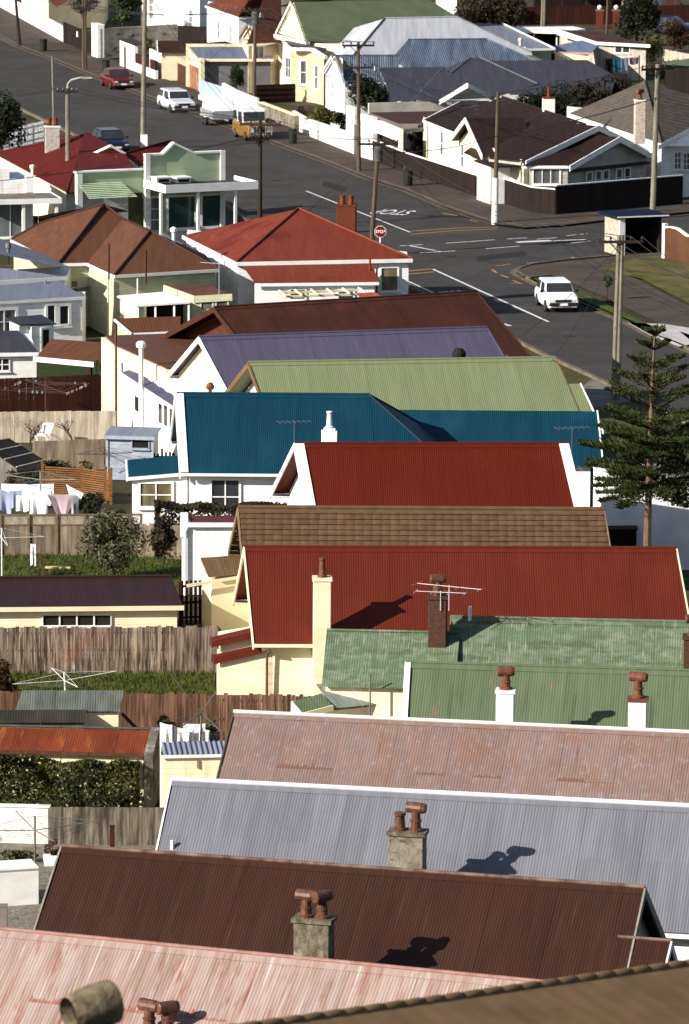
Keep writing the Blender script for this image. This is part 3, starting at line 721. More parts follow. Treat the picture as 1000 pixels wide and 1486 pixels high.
# chimney on the side roof
n_ = (fc[1]-fc[0]).cross(fc[3]-fc[0]); d = ray(635, 931); q = CAMP+d*((fc[0]-CAMP).dot(n_)/d.dot(n_))-f.O
u, v, z = q.dot(f.u), q.dot(f.v), q.z
ch = chimney(H6, u, v, z-.5, z+1.32, .55, .5, BRB, [('elbow', TED)], capw=.04)
antenna(H6.t, f(u+.35, v-.3, z+1.0), .78, 2.1, -.45, M('white_metal', C(240, 236, 236, .7), C(216, 212, 212, .7), (2, 2, 2)), 4)
antenna(H6.t, f(u+.1, v-.3, z+1.0), .6, 1.5, -.2, MATS['white_metal'], 4)
u2, v2, z2 = on_near(H6, 682, 900); vent(H6, u2, v2-.02, z2, .42, .055, WHT)
u2, v2, z2 = on_near(H6, 998, 962)
chimney(H6, u2+.15, v2, z2-.5, z2+.75, .55, .5, BRB, [('elbow', TED)], capw=.04)
# scullery lean-to with pale patched roof left of the sage green house
A_, B_ = (484, 1029), (590, 1010)
h = block('lean_to_shed', 'cream lean-to with pale patched iron roof beside the sage green cottage', 'shed', (484, 1030), (600, 1018), 2.75, 2.3); f = h.f
h.t.rotation_euler = h.t.rotation_euler
roofs(h, [[(0, 1.15, 3.3), (h.ln, 1.15, 3.3), (h.ln, 0, 2.78), (0, 0, 2.78)]], M('pale_peeling_iron', C(196, 204, 190), C(146, 160, 142), (2.5, .7, .7), island=.1, spot=(C(190, 66, 56), (1.1, 1.6, 1.6), .62, .66), rough=.7))
walls(h, -.9, h.ln, .1, 1.0, 2.7, CWB, 0, 2.9)
roofs(h, [[(-1.0, .7, 2.95), (-.03, .7, 3.12), (-.03, .0, 2.86), (-1.0, .0, 2.72)]], RF_GRN, name='side_roof')
fascia(h, [((-1.0, -.03, 2.74), (-.03, -.03, 2.88))], CRM)
mb = MB(); b0 = f.at(537, 1042, -.3); mb.tube([f(b0[0], -.3, 0), f(b0[0], -.3, f.at(537, 978, -.3)[1])], .03, 6); mb.build('downpipe', STL, h.t)
# dark red with cream chimney
H7 = gable('cottage', 'cottage with dark red corrugated roof, tall cream chimney and cream walls', (355, 795), (981, 797), 5.3, 3.45, 2.9, 3.4, 2.95, RF_RED, CWB, k=.1, group=GP, laps=(), trim=CRM, kn=.09, oh=(.45, .3))
f = H7.f
u, z = f.at(467, 943, -3.35); uc = u
zc = f.at(467, 838, -3.55)[1]
chimney(H7, uc, -3.42, .0, zc-.1, .56, .55, CRM, [('tall', TER)], capm=CRM, capw=.03)
mb = MB(); x = f.at(392, 943, H7.vn)[0]; mb.tube([f(x, -3.5, 2.7), f(x-.1, -3.3, 2.55), f(x-.1, -3.25, 0)], .045, 6); mb.build('downpipe', TER, H7.t)
x0 = f.at(313, 935, -1)[0]                           # two stepped red lean-to roofs on the left end
def lean(u0, u1, v0, v1, z0, z1, zz2):
    mb = MB(); corr(mb, [f(u1, v0, z1), f(u1, v1, z1), f(u0, v1, z0), f(u0, v0, z0)]); mb.build('lean_to_roof', RF_RED, H7.t, smooth=True)
    mb = MB(); mb.board(f(u0, v0-.02, z0+.05), f(u1, v0-.02, z1+.05), .2, .04, -f.v); mb.board(f(u0-.02, v0, z0+.03), f(u0-.02, v1, z0+.03), .12, .04, -f.u); mb.build('lean_to_fascia', RF_RED if zz2 else CRM, H7.t)
lean(x0-.12, .62, -2.6, -1.7, 2.75, 3.15, 1)
lean(x0-.05, .55, -3.2, -2.5, 2.35, 2.7, 1)
mb = MB(); mb.hexa([f(x0+.05, -3.1, 0), f(.9, -3.1, 0), f(.9, 1.4, 0), f(x0+.05, 1.4, 0), f(x0+.05, -3.1, 2.3), f(.9, -3.1, 2.6), f(.9, 1.4, 2.6), f(x0+.05, 1.4, 2.3)]); mb.build('lean_to_wall', CWB, H7.t)
mb = MB(); mb.hexa([f(x0+.06, -2.45, 2.2), f(.85, -2.45, 2.2), f(.85, -1.8, 2.2), f(x0+.06, -1.8, 2.2), f(x0+.06, -2.45, 2.7), f(.85, -2.45, 3.05), f(.85, -1.8, 3.05), f(x0+.06, -1.8, 2.7)]); mb.build('lean_to_upper_wall', CWB, H7.t)
# brown tiles
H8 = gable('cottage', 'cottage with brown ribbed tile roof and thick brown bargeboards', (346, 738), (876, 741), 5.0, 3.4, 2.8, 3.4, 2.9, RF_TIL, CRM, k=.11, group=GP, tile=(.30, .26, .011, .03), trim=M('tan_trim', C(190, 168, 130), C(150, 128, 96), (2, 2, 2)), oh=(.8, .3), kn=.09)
f = H8.f
h = block('garden_shed', 'white boarded shed with narrow plum roof beside the brown tiled cottage', 'shed', (264, 760), (350, 760), 2.6, 3.4)
walls(h, .0, h.ln+.5, .15, 1.2, 2.57, WWB, 0, 2.5); f = h.f
roofs(h, [[(.3, .6, 2.78), (h.ln+.4, .6, 2.78), (h.ln+.4, .0, 2.63), (.3, .0, 2.63)]], M('plum_iron', C(126, 70, 74), C(110, 60, 64), STK), name='roof')
mb = MB(); mb.fbox(f, -.06, .22, .1, 1.1, 2.1, 2.82); mb.build('parapet', WHT, h.t)
fascia(h, [((.2, .0, 2.62), (h.ln+.4, .0, 2.62))], WHT)
mb = MB(); mb.tube([f(.25, .1, 2.6), f(.12, .05, 2.3), f(.12, .05, 0)], .05, 8); mb.build('downpipe', WHT, h.t)
h = block('back_porch', 'small cream back porch with a brown awning flap against the tiled cottage', 'porch', (308, 838), (358, 836), 2.5, 1.6)
walls(h, 0.0, h.ln+.6, .1, 1.6, 2.45, CRM); f = h.f
roofs(h, [[(-.15, 1.2, 2.95), (h.ln+.5, 1.2, 3.0), (h.ln+.5, -.1, 2.6), (-.15, -.1, 2.5)]], M('tan_iron', C(150, 118, 84), C(124, 96, 68), STK), name='roof')
fascia(h, [((-.9, -.12, 2.3), (h.ln+.5, -.12, 2.62))], CRM, d=.1)
# deep red
H9 = gable('cottage', 'cottage with deep red corrugated roof edged by broad white barge caps', (428, 645), (824, 645), 5.2, 3.4, 2.9, 3.5, 2.8, RF_RD2, WWB, k=.22, group=GP, laps=(), verge='cap', oh=(.6, .3), kn=.13, vw=.32)
h9c = H9.f.loc(479, 640, 5.35)
chimney(H9, h9c[0], .55, 4.2, 5.62, .56, .46, WHT, [('tall', WHT)], capm=WHT, capw=-.08)
antenna(H9.t, H9.f(H9.f.loc(423, 643, 5.2)[0]+.1, .4, 4.9), 1.1, 1.15, .25)
u, v, z = on_near(H9, 845, 650)
antenna(H9.t, H9.f(H9.ln+.2, .6, 4.6), 1.15, 1.2, .3)
# deep blue: gabled left end, hipped right end, lower wing to the right
H10 = gable('cottage', 'cottage with deep blue corrugated roof, white barge caps and a lower blue wing', (257, 572), (536, 574), 5.4, 3.6, 3.0, 3.6, 3.0, RF_BLU, WWB, k=.10, group=GP, laps=(), verge=None, kn=.09)
f, ln = H10.f, H10.ln
hl = 3.3
mb = MB(); A, B, Cc = f(ln, 0, 5.4), f(ln+.35, -3.6, 3.0), f(ln-.36, 3.6, 3.0)
corr(mb, [A, B, f(ln+hl, -3.6, 3.0)]); corr(mb, [A, f(ln+hl, -3.6, 3.0), f(ln+hl, 3.6, 3.0)]); corr(mb, [A, f(ln+hl, 3.6, 3.0), Cc])
mb.build('hip_roof', RF_BLU, H10.t, smooth=True)
mb = MB(); mb.tube([A+Vector((0, 0, .03)), f(ln+hl, -3.6, 3.03)], .05, 6); mb.tube([A+Vector((0, 0, .03)), f(ln+hl, 3.6, 3.03)], .05, 6); mb.build('hip_cap', M('dark_blue_capping', C(10, 54, 78), C(8, 48, 70), (2, 2, 2)), H10.t)
wu, wv = f.loc(866, 597, 4.45); mb = MB()
corr(mb, [f(ln+.8, wv, 4.45), f(wu, wv, 4.45), f(wu+.15, wv-2.5, 2.75), f(ln+.8, wv-2.5, 2.75)]); corr(mb, [f(wu, wv, 4.45), f(ln+.8, wv, 4.45), f(ln+.8, wv+2.5, 2.75), f(wu-.2, wv+2.5, 2.75)])
mb.build('wing_roof', RF_BLU, H10.t, smooth=True)
mb = MB(); mb.prism([f(ln+1, wv, 4.38), f(ln+1, wv-2.2, 2.9), f(ln+1, wv-2.2, 0), f(ln+1, wv+2.2, 0), f(ln+1, wv+2.2, 2.9)], f.u*(wu-ln-1.3)); mb.build('wing_wall', WWB, H10.t)
mb = MB(); mb.board(f(wu, wv, 4.5), f(wu+.15, wv-2.5, 2.8), .2, .05, f.u); mb.board(f(wu, wv, 4.5), f(wu-.2, wv+2.5, 2.8), .2, .05, f.u); mb.build('wing_bargeboard', WHT, H10.t)
mb = MB(); zz_ = H10.zz                                   # left barge cap
for v, z in ((-3.6, 3.0), (3.6, 3.0)):
    s_ = H10.sh(v)
    mb.prism([f(-.05, 0, 5.48), f(.24, 0, 5.48), f(.24+s_, v, z+.06), f(-.05+s_, v, z+.06)], (0, 0, -.03)); mb.board(f(-.05, 0, 5.45), f(-.05+s_, v, z+.04), .26, .045, -f.u)
mb.build('bargeboard', WHT, H10.t)
window(H10.t, f, (f.at(327, 712, H10.vn)[0], H10.vn, 2.05), 1.0, 1.25, 'near', 1, 1, GLS)
# blue roofed lean-to at the left
za, zb = 2.95, 2.55
ul, vl = f.loc(186, 690, 2.5); ur_, vr_ = f.loc(266, 684, 2.75)
x0, z0_ = f.at(187, 693, -3.0); x1, z1_ = f.at(263, 686, -3.0)
yt0, yt1 = f.at(180, 676, -1.9), f.at(258, 664, -1.9)
mb = MB(); corr(mb, [f(x0-.1, -2.05, z0_+.5), f(x1, -2.05, z1_+.5), f(x1, -3.05, z1_), f(x0, -3.05, z0_)]); corr(mb, [f(x1, -2.05, z1_+.5), f(x0-.1, -2.05, z0_+.5), f(x0-.1, -.6, z0_-.3), f(x1, -.6, z1_-.3)]); mb.build('lean_to_roof', RF_BLU, H10.t, smooth=True)
mb = MB(); mb.hexa([f(x0+.12, -2.95, 0), f(.5, -2.95, 0), f(.5, -.7, 0), f(x0+.12, -.7, 0), f(x0+.12, -2.95, z0_-.06), f(.5, -2.95, z1_-.04), f(.5, -.7, z1_-.3), f(x0+.12, -.7, z0_-.35)]); mb.build('lean_to_wall', WWB, H10.t)
mb = MB(); mb.board(f(x0-.1, -3.1, z0_+.02), f(x1+.1, -3.1, z1_+.02), .12, .05, -f.v); mb.board(f(x0-.12, -2.05, z0_+.53), f(x0-.04, -3.08, z0_+.04), .18, .05, -f.u); mb.build('lean_to_fascia', WHT, H10.t)
wc = (f.at(203, 720, -2.95)[0]+f.at(250, 720, -2.95)[0])/2
window(H10.t, f, (wc, -2.95, f.at(226, 718, -2.95)[1]), 1.15, .85, 'near', 1, 1, CUR)
# lime
H11 = gable('cottage', 'cottage with pale lime green roof and brown edged gable', (361, 527), (806, 520), 5.4, 3.6, 3.0, 3.4, 3.1, RF_LIM, WWB, k=.28, group=GP, laps=(.45,), trim=M('brown_cream_trim', C(168, 132, 92), C(140, 108, 76), (2, 2, 2)), kn=.17, oh=(.7, .3), spp=5)
f, ln = H11.f, H11.ln
uu, vv, z1 = on_near(H11, 824, 558)
mb = MB(); corr(mb, [f(ln-.6, vv, z1+.02), f(ln+.75, vv, z1+.02), f(ln+1.2, -3.6, 3.02), f(ln-.1, -3.6, 3.02)]); mb.build('porch_roof', RF_LIM, H11.t, smooth=True)
mb = MB(); mb.board(f(ln+.75, vv, z1+.06), f(ln+1.22, -3.62, 3.06), .14, .05, f.u); mb.build('porch_bargeboard', WHT, H11.t)
mb = MB(); mb.prism([f(ln-.2, vv, z1-.1), f(ln-.2, -3.2, 3.1), f(ln-.2, -3.2, 0), f(ln-.2, vv, 0)], f.u*.7); mb.build('porch_wall', WWB, H11.t)
vu = H11.f.loc(668, 522, 5.4)[0]; vent(H11, vu, .35, 5.1, .32, .13, DRK, 'cowl', 'roof_vent')
# purple
H12 = gable('cottage', 'cottage with purple grey corrugated roof and bright white gable end', (289, 490), (706, 476), 5.4, 3.6, 2.9, 3.0, 3.4, RF_PUR, CRM, k=.2, group=GP, laps=(), kn=.2, oh=(.35, .3), verge='board', spp=5)
f, ln = H12.f, H12.ln
for o_ in [c for c in H12.t.children if c.name.startswith('bargeboard')][2:]: o_.data.materials[0] = RF_PUR
uu, vv, z1 = on_near(H12, 736, 516)
mb = MB(); corr(mb, [f(ln-.6, vv, z1+.02), f(ln+.5, vv, z1+.02), f(ln+.9, -3.6, 2.92), f(ln-.1, -3.6, 2.92)]); mb.build('porch_roof', RF_PUR, H12.t, smooth=True)
mb = MB(); mb.prism([f(ln-.2, vv, z1-.1), f(ln-.2, -3.2, 2.95), f(ln-.2, -3.2, 0), f(ln-.2, vv, 0)], f.u*.7); mb.build('porch_wall', WWB, H12.t)
# far brown with deep eaves
H13 = gable('cottage', 'long cottage with chocolate brown roof and deep brown gable eaves', (311, 447), (691, 424), 5.3, 4.2, 3.0, 4.6, 3.4, RF_BR2, M('brown_boards', C(112, 66, 44), C(96, 56, 38), (2, 2, 2), boards=.2), k=.12, group=GP, laps=(), kn=.1, oh=(.8, .3), trim=M('brown_trim', C(104, 60, 44), C(84, 48, 36), (2, 2, 2)), spp=5)

# big out-of-focus clay cowl of a chimney standing on the hillside in the near left
c0 = PY(128, 1462, 52); t = thing('chimney', 'large lichen spotted clay chimney cowl out of focus at the bottom left', 'chimney', (c0.x, c0.y, hz(52)))
CLY = M('lichen_clay', C(184, 166, 134), C(128, 112, 90), (6, 6, 6), rough=.9, spot=[(C(226, 180, 30), (3.2, 3.2, 3.2), .6, .66), (C(72, 62, 52), (5, 5, 5), .56, .7)], bump=(20, .8, .02))
mb = MB(); mb.box((c0.x+.1, c0.y, hz(52)-1), (.75, .6, c0.z-hz(52)+.35)); mb.build('stack', RCN, t)
mb = MB(); mb.lathe((c0.x+.1, c0.y, c0.z-.65), [(.26, 0), (.26, .08), (.19, .12), (.17, .5)], 16); mb.build('chimney_pot', CLY, t)
ax = Vector((.82, .56, .08)).normalized(); c1 = c0+Vector((.02, 0, 0))
mb = MB(); mb.tube([c1-ax*.27, c1-ax*.25, c1-ax*.12, c1+ax*.05, c1+ax*.2, c1+ax*.27], [.17, .19, .215, .235, .24, .235], 20, caps=False); mb.tube([c1-ax*.27, c1-ax*.1], [.17, .14], 20, caps=False); mb.tube([c1+ax*.265, c1+ax*.27], [.23, .12], 20); cw = mb.build('cowl', CLY, t, smooth=True)
mb = MB(); mb.tube([c1-ax*.14, c1-ax*.12], [.15, .14], 16); mb.build('opening', DRK, cw)
# ================================================================ back yards on the left
def PT(px, py, hgt): p = P(px, py, hgt); return Vector((p.x, p.y, 0))
def sheet(name, pts, m, z, kind='structure', parent=None, world=False):
    W = [Vector((p[0], p[1], z)) if world else P(p[0], p[1], z) for p in pts]
    mb = MB(); tr = tessellate_polygon([W]); mb.add(W, [list(q) for q in tr])
    o = mb.build(name, m, parent)
    for p in o.data.polygons:
        if p.normal.z < 0: p.flip()
    if parent is None: tag(o, kind=kind)
    return o
def leafbox(mb, f, u0, u1, v0, v1, z0, z1, n, leaf, seed, bump=.12):
    rn = random.Random(seed)
    for i in range(n):
        u, v, z = rn.uniform(u0, u1), rn.uniform(v0, v1), rn.uniform(z0, z1)
        k = rn.random()
        if k < .4: v = v0+abs(rn.gauss(0, .08))
        elif k < .75: z = z1-abs(rn.gauss(0, .08))
        elif k < .85: u = u0+abs(rn.gauss(0, .08))
        elif k < .92: u = u1-abs(rn.gauss(0, .08))
        o = mnoise.noise(Vector((u*1.3, v*1.3, z*1.7+seed)))*bump*2
        p = f(u, v, max(z0, z+o*(z-z0)/(z1-z0)))+Vector((0, -o, 0))
        d = Vector((rn.gauss(0, 1), rn.gauss(-.5, 1), rn.gauss(.5, 1))).normalized()
        x = d.cross(Vector((rn.gauss(0, 1), rn.gauss(0, 1), rn.gauss(0, 1)))).normalized(); y = d.cross(x)
        l = leaf*rn.uniform(.6, 1.4)
        mb.add([p-x*l*.6, p+y*l*.35, p+x*l*.6, p-y*l*.35], [[0, 1, 2, 3]])
def hedge(name, label, f, u0, u1, v0, v1, h, m, n, leaf, seed, cat='hedge'):
    t = thing(name, label, cat, f((u0+u1)/2, v0, 0)); mb = MB(); leafbox(mb, f, u0, u1, v0, v1, .05, h, n, leaf, seed); mb.build('foliage', m, t)
    mb = MB(); k = max(2, int((u1-u0)/.8))
    for i in range(k):
        x = u0+(i+.5)*(u1-u0)/k; mb.tube([f(x, (v0+v1)/2, -.1), f(x+.05, (v0+v1)/2, h*.5), f(x+.2, (v0+v1)/2, h*.85)], [.04, .03, .01], 5)
    mb.build('stem', BRKW, t); return t
LWN = M('lawn_grass', C(108, 120, 48), C(80, 98, 36), (.7, .7, .7), .4, .6, spot=(C(120, 116, 60), (1.6, 1.6, 1.6), .56, .68), rough=.95, bump=((16, 16, 16), 1, .06))
GRV = M('pale_rubble', C(186, 178, 164), C(140, 130, 112), (3, 3, 3), rough=.95, bump=((9, 9, 9), .8, .05))
sheet('lawn', [(-60, 776), (262, 776), (262, 850), (-60, 850)], LWN, .0)
sheet('lawn', [(-60, 960), (312, 960), (312, 1045), (-60, 1045)], LWN, .0)
sheet('lawn', [(-60, 520), (140, 520), (140, 556), (-60, 556)], M('dark_lawn', C(66, 84, 30), C(48, 66, 24), (.7, .7, .7), rough=.95), .0)  # a darker green than the other lawns
sheet('yard_gravel', [(-60, 1215), (240, 1225), (200, 1420), (-60, 1420)], GRV, .0)
def grass_tufts(name, pts, n, seed, m, hh=.16):
    rn = random.Random(seed); W = [P(*p, 0) for p in pts]; mb = MB()
    for i in range(n):
        a, b = rn.random(), rn.random()
        p = (W[0].lerp(W[1], a)).lerp(W[3].lerp(W[2], a), b)
        for k in range(3):
            q = p+Vector((rn.uniform(-.08, .08), rn.uniform(-.08, .08), -.01)); d = Vector((rn.gauss(0, .35), rn.gauss(0, .35), 1)).normalized(); l = hh*rn.uniform(.5, 1.4); s = Vector((rn.uniform(-1, 1), rn.uniform(-1, 1), 0)).normalized()*.018
            mb.add([q-s, q+s, q+d*l], [[0, 1, 2]])
    return tag(mb.build(name, m, None), label=None, kind='stuff')
GTF = M('grass_blades', C(126, 134, 54), C(88, 104, 38), (.8, .8, .8), island=.3, rough=.8, transl=.2)
tag(grass_tufts('grass', [(0, 964), (310, 964), (310, 1008), (0, 1008)], 2600, 3, GTF), 'tufty green grass of the back lawn below the tall fence', 'grass')
tag(grass_tufts('grass', [(0, 780), (262, 780), (262, 838), (0, 838)], 2200, 4, GTF), 'green grass of the back lawn behind the long plum roofed garage', 'grass')
# --- fences
fence('paling_fence', 'tall weathered paling fence streaked grey and rust red across the back yard', [(-40, 978), (318, 976)], 1.55, TMR, .13)
fence('paling_fence', 'low brown paling fence below the cream walled red roofed cottage', [PT(-40, 1003, 1.6), PT(452, 1009, 1.6)], 1.6, M('brown_palings', C(158, 118, 92), C(98, 68, 54), (12, 12, .8), .4, .6, island=.36, rough=.85), .13, world=True)
t = fence('lattice_topped_fence', 'grey board fence with a lattice strip along its top behind the olive bush', [(-40, 806), (205, 805)], 1.12, TMB, .16, jit=.005)
A, B = P(-40, 806, 0), P(205, 805, 0); d = (B-A).normalized(); L = (B-A).length
mb = MB(); k = 0
while k*.085 < L+.3:
    for s in (1, -1):
        x0 = k*.085; x1 = x0+s*.34
        if 0 <= x0 <= L and 0 <= x1 <= L: mb.beam(A+d*x0+Vector((0, .01*s, 1.16)), A+d*x1+Vector((0, .01*s, 1.5)), .028, .010, up=(0, 1, 0))
    k += 1
mb.build('lattice', TMG, t)
mb = MB(); mb.beam(A+Vector((0, 0, 1.14)), B+Vector((0, 0, 1.14)), .09, .05); mb.beam(A+Vector((0, 0, 1.52)), B+Vector((0, 0, 1.52)), .09, .05)
for i in range(7): 
    p = A+d*(L*i/6.0); mb.beam(p+Vector((0, -.03, 0)), p+Vector((0, -.03, 1.54)), .09, .09)
mb.build('lattice_frame', M('tan_fence_frame', C(170, 148, 112), C(136, 116, 88), (3, 3, 3)), t)
fence('paling_fence', 'short brown paling fence between the olive bush and the white shed', [(203, 808), (268, 812)], 1.25, TMB, .12)
t = fence('slatted_screen', 'dark red brown slatted screen with gaps right of the plum roofed garage', [PT(262, 843, 1.55), PT(312, 841, 1.55)], 1.55, TMK, .16, gap=.06, jit=.004, world=True, rail=True)
fence('paling_fence', 'weathered grey board fence beside the white wall above the dark brown roof', [PT(72, 1171, 1.1), PT(240, 1172, 1.1)], 1.1, M('old_grey_boards', C(176, 164, 148), C(96, 86, 76), (9, 9, .7), .38, .6, island=.2, rough=.9, spot=(C(86, 78, 66), (2, 2, .5), .52, .68)), .2, gap=.004, jit=.005, world=True)
wall_line('garden_wall', 'white painted garden wall left of the grey board fence', [(-40, 1222), (73, 1225)], 1.06, .15, M('white_patchy_paint', C(246, 244, 240, .78), C(226, 222, 214, .78), (1.5, 1.5, 1.5), rough=.7, spot=(C(196, 188, 172), (2, 2, 2), .62, .72)), cap=.05)
wall_line('garden_wall', 'lowest white garden wall left of the dark brown roof', [(-40, 1318), (56, 1312)], 1.0, .9, WHT, cap=.04)
fence('paling_fence', 'tall red brown board fence behind the rusty rotary clothes line', [PT(-40, 551, 1.6), PT(152, 543, 1.6)], 1.6, TMK, .16, gap=.006, jit=.004, world=True)
fence('paling_fence', 'pale sunlit board fence behind the bare fruit trees', [(-40, 643), (168, 641)], 1.32, TMG, .16, gap=.006, jit=.006)
fence('paling_fence', 'grey board fence left of the blue grey garden hut', [PT(50, 640, 1.25), PT(156, 637, 1.25)], 1.25, M('grey_tan_boards', C(206, 184, 156, .55), C(150, 130, 108, .55), (4, 4, .6), island=.18, rough=.9), .16, jit=.006, world=True)
# orange lattice screen: horizontal slats
OSL = M('orange_cedar', C(178, 122, 66), C(146, 96, 52), (2, 2, 6), island=.14, rough=.7)
t = thing('slatted_screen', 'orange cedar screen of horizontal slats beside the washing', 'fence', P(62, 722, 0))
pp = [P(62, 721, 0), P(119, 724, 0), P(153, 729, 0), P(161, 731, 0)]; sl_ = MB(); po = MB()
for i in range(3):
    for k in range(13): sl_.beam(pp[i]+Vector((0, 0, .14+k*.088)), pp[i+1]+Vector((0, 0, .14+k*.088)), .02, .055)
for p in pp: po = MB(); po.box((p.x, p.y, -.05), (.11, .11, 1.4)); po.ball((p.x, p.y, 1.37), .07); po.build('post', OSL, t)
sl_.build('slats', OSL, t)
fence('picket_gate', 'dark wooden gate of spaced pickets between the blue grey hut and the blue roofed cottage', [PT(222, 656, 1.15), PT(252, 656, 1.15)], 1.15, TMD, .16, gap=.07, jit=.05, cat='gate', world=True)
# --- outbuildings
h = block('garage', 'long cream garage with plum brown roof and a strip of four windows', (-60, 885), (266, 882), 1.95, 3.2); f = h.f
roofs(h, [[(0, 3.1, 2.42), (h.ln-.25, 3.1, 2.42), (h.ln, 0, 1.98), (0, 0, 1.98)]], RF_PLM); roofs(h, [[(h.ln-.25, 3.1, 2.42), (0, 3.1, 2.42), (0, 6, 1.9), (h.ln-.2, 6, 1.9)]], RF_PLM, name='rear_roof')
hips(h, [((0, 3.1, 2.42), (h.ln-.25, 3.1, 2.42))], RF_PLM); fascia(h, [((0, -.03, 2.0), (h.ln+.02, -.03, 2.0))], CRM, d=.14, w=.1)
mb = MB(); ur = h.ln-.2; mb.prism([f(.2, .2, 0), f(.2, .2, 1.9), f(.2, 3.1, 2.3), f(.2, 5.8, 1.8), f(.2, 5.8, 0)], f.u*(ur-.2)); mb.build('wall', CWB, h.t)
for px in (74, 99, 124, 149): window(h.t, f, (f.at(px, 900, .2)[0], .2, f.at(px, 900, .2)[1]), .52, .34, 'near', 0, 0, DRK, fw=.03)
# rusty red shed with ivy
h = block('garden_shed', 'old shed with rust red iron roof and a crumbling grey end wall', (-60, 1090), (210, 1096), 1.62, 1.9); f = h.f
roofs(h, [[(0, 1.5, 2.02), (h.ln-.02, 1.5, 2.02), (h.ln-.02, 0, 1.65), (0, 0, 1.65)]], RF_RST, jag=.05)
walls(h, .1, h.ln-.05, .12, 1.5, 1.57, CRM, 0, 1.9)
mb = MB(); mb.prism([f(h.ln, -.15, 0), f(h.ln, -.15, 1.68), f(h.ln, 1.6, 2.12), f(h.ln, 1.6, 0)], f.u*.26); mb.build('end_wall', M('crumbling_plaster', C(168, 160, 148), C(112, 104, 94), (2.5, 2.5, 2.5), rough=.95, spot=(C(214, 208, 198), (3, 3, 3), .55, .66)), h.t)
fascia(h, [((0, -.03, 1.66), (h.ln, -.03, 1.66))], RST, d=.1); hips(h, [((0, 1.5, 2.05), (h.ln, 1.5, 2.05))], M('grey_flashing', C(120, 112, 104), C(96, 88, 80)))
t = thing('ivy_bush', 'dense flowering ivy covering the front of the rust roofed shed', 'shrub', f(h.ln*.5, -.4, 0))
mb = MB(); leafbox(mb, f, -.5, h.ln-.15, -.75, -.05, .1, 1.55, 10500, .105, 5, .24); mb.build('foliage', FIV, t)
mb = MB(); leafbox(mb, f, 1.2, h.ln-.2, -.95, -.4, .4, 1.5, 60, .07, 9, .3); mb.build('flower', M('pale_flower', C(236, 226, 190), C(226, 196, 90), (9, 9, 9)), t)
mb = MB()
for i in range(7):
    x = .5+i*(h.ln-1)/6; mb.tube([f(x, -.2, -.1), f(x+.1, -.3, .9), f(x+.35, -.3, 1.6)], [.04, .03, .01], 5)
mb.build('stem', BRKW, t)
h = block('outhouse', 'narrow cream outhouse with ribbed blue grey roof below the white washing', (233, 1098), (330, 1096), 1.9, 1.0); f = h.f
roofs(h, [[(.12, .95, 2.1), (h.ln, .95, 2.1), (h.ln, -.05, 1.93), (0, -.05, 1.93)]], M('bright_blue_grey_iron', C(176, 182, 200), C(150, 156, 176), STK), pitch=.15, amp=.02)
walls(h, .06, h.ln, .02, .9, 1.86, CWB, 0, 2.0); fascia(h, [((0, -.06, 1.93), (h.ln, -.06, 1.93))], WHT, d=.09, w=.04)
b0 = f.at(287, 1115, -.03); mb = MB(); mb.tube([f(b0[0], -.02, b0[1]+.25), f(b0[0], -.02, b0[1])], .025, 6); mb.build('vent_pipe', STL, h.t)
h = block('garden_shed', 'low shed with weathered galvanised roof in front of the brown paling fence', (24, 1034), (174, 1034), 1.9, 1.5); f = h.f
roofs(h, [[(.12, 1.4, 2.28), (h.ln+.1, 1.4, 2.28), (h.ln, 0, 1.93), (-.05, 0, 1.93)]], RF_GAL, jag=.06, sheet=.6)
walls(h, .15, h.ln-.05, .15, 1.4, 1.86, CRM, 0, 2.2)
mb = MB(); mb.beam(f(h.ln+.05, -.1, 1.9), f(h.ln+.75, .6, 1.0), .07, .09); mb.build('prop', TMD, h.t)
h = block('lean_to_shed', 'low lean-to of dark mossy iron in front of the galvanised shed', (-60, 1051), (125, 1050), 1.72, .8); f = h.f
roofs(h, [[(0, .75, 1.98), (h.ln, .75, 1.98), (h.ln, 0, 1.75), (0, 0, 1.75)]], M('mossy_dark_iron', C(84, 74, 66), C(62, 62, 50), (2.5, .6, .6), island=.2, rough=.9), jag=.04)
walls(h, .1, h.ln-.06, .1, .7, 1.68, TMB, 0, 1.8)
h = block('garden_hut', 'blue grey boarded hut with one dark window opening', (153, 632), (223, 634), 1.8, 1.5); f = h.f
BGB = M('blue_grey_boards', C(168, 174, 186, .8), C(140, 146, 160, .8), (1.5, 1.5, 3), boards=.16, rough=.6)
walls(h, .05, h.ln-.05, .05, 1.4, 1.76, BGB, 0, 1.86)
roofs(h, [[(-.05, 1.5, 1.95), (h.ln+.05, 1.5, 1.95), (h.ln+.05, -.08, 1.8), (-.05, -.08, 1.8)]], M('pale_blue_grey_iron', C(176, 184, 200), C(156, 164, 182), STK), flat=True)
fascia(h, [((-.06, -.1, 1.8), (h.ln+.06, -.1, 1.8))], M('blue_grey_trim', C(170, 178, 190, .8), C(150, 158, 172, .8)), d=.14)
window(h.t, f, (f.at(204, 643, .05)[0], .05, f.at(204, 643, .05)[1]), .66, .38, 'near', 0, 0, DRK, trim=MATS['blue_grey_trim'], fw=.04)
mb = MB()
for u in (.06, h.ln-.06): mb.fbox(f, u-.05, u+.05, .0, .048, 0, 1.7)
mb.build('corner_board', MATS['blue_grey_trim'], h.t)
h = block('glasshouse', 'small weathered glasshouse with a sagging dark glass roof at the left edge', (-40, 668), (30, 672), 1.15, 2.0); f = h.f
mb = MB(); mb.prism([f(h.ln-.9, 1.2, 1.9), f(h.ln+.7, .9, 1.15), f(h.ln-.0, -.5, 1.05), f(h.ln-1.6, -.1, 1.85)], (0, 0, -.04)); mb.build('roof', M('dark_dirty_glass', C(66, 62, 58), C(46, 44, 42), (2, 2, 2), rough=.3), h.t)
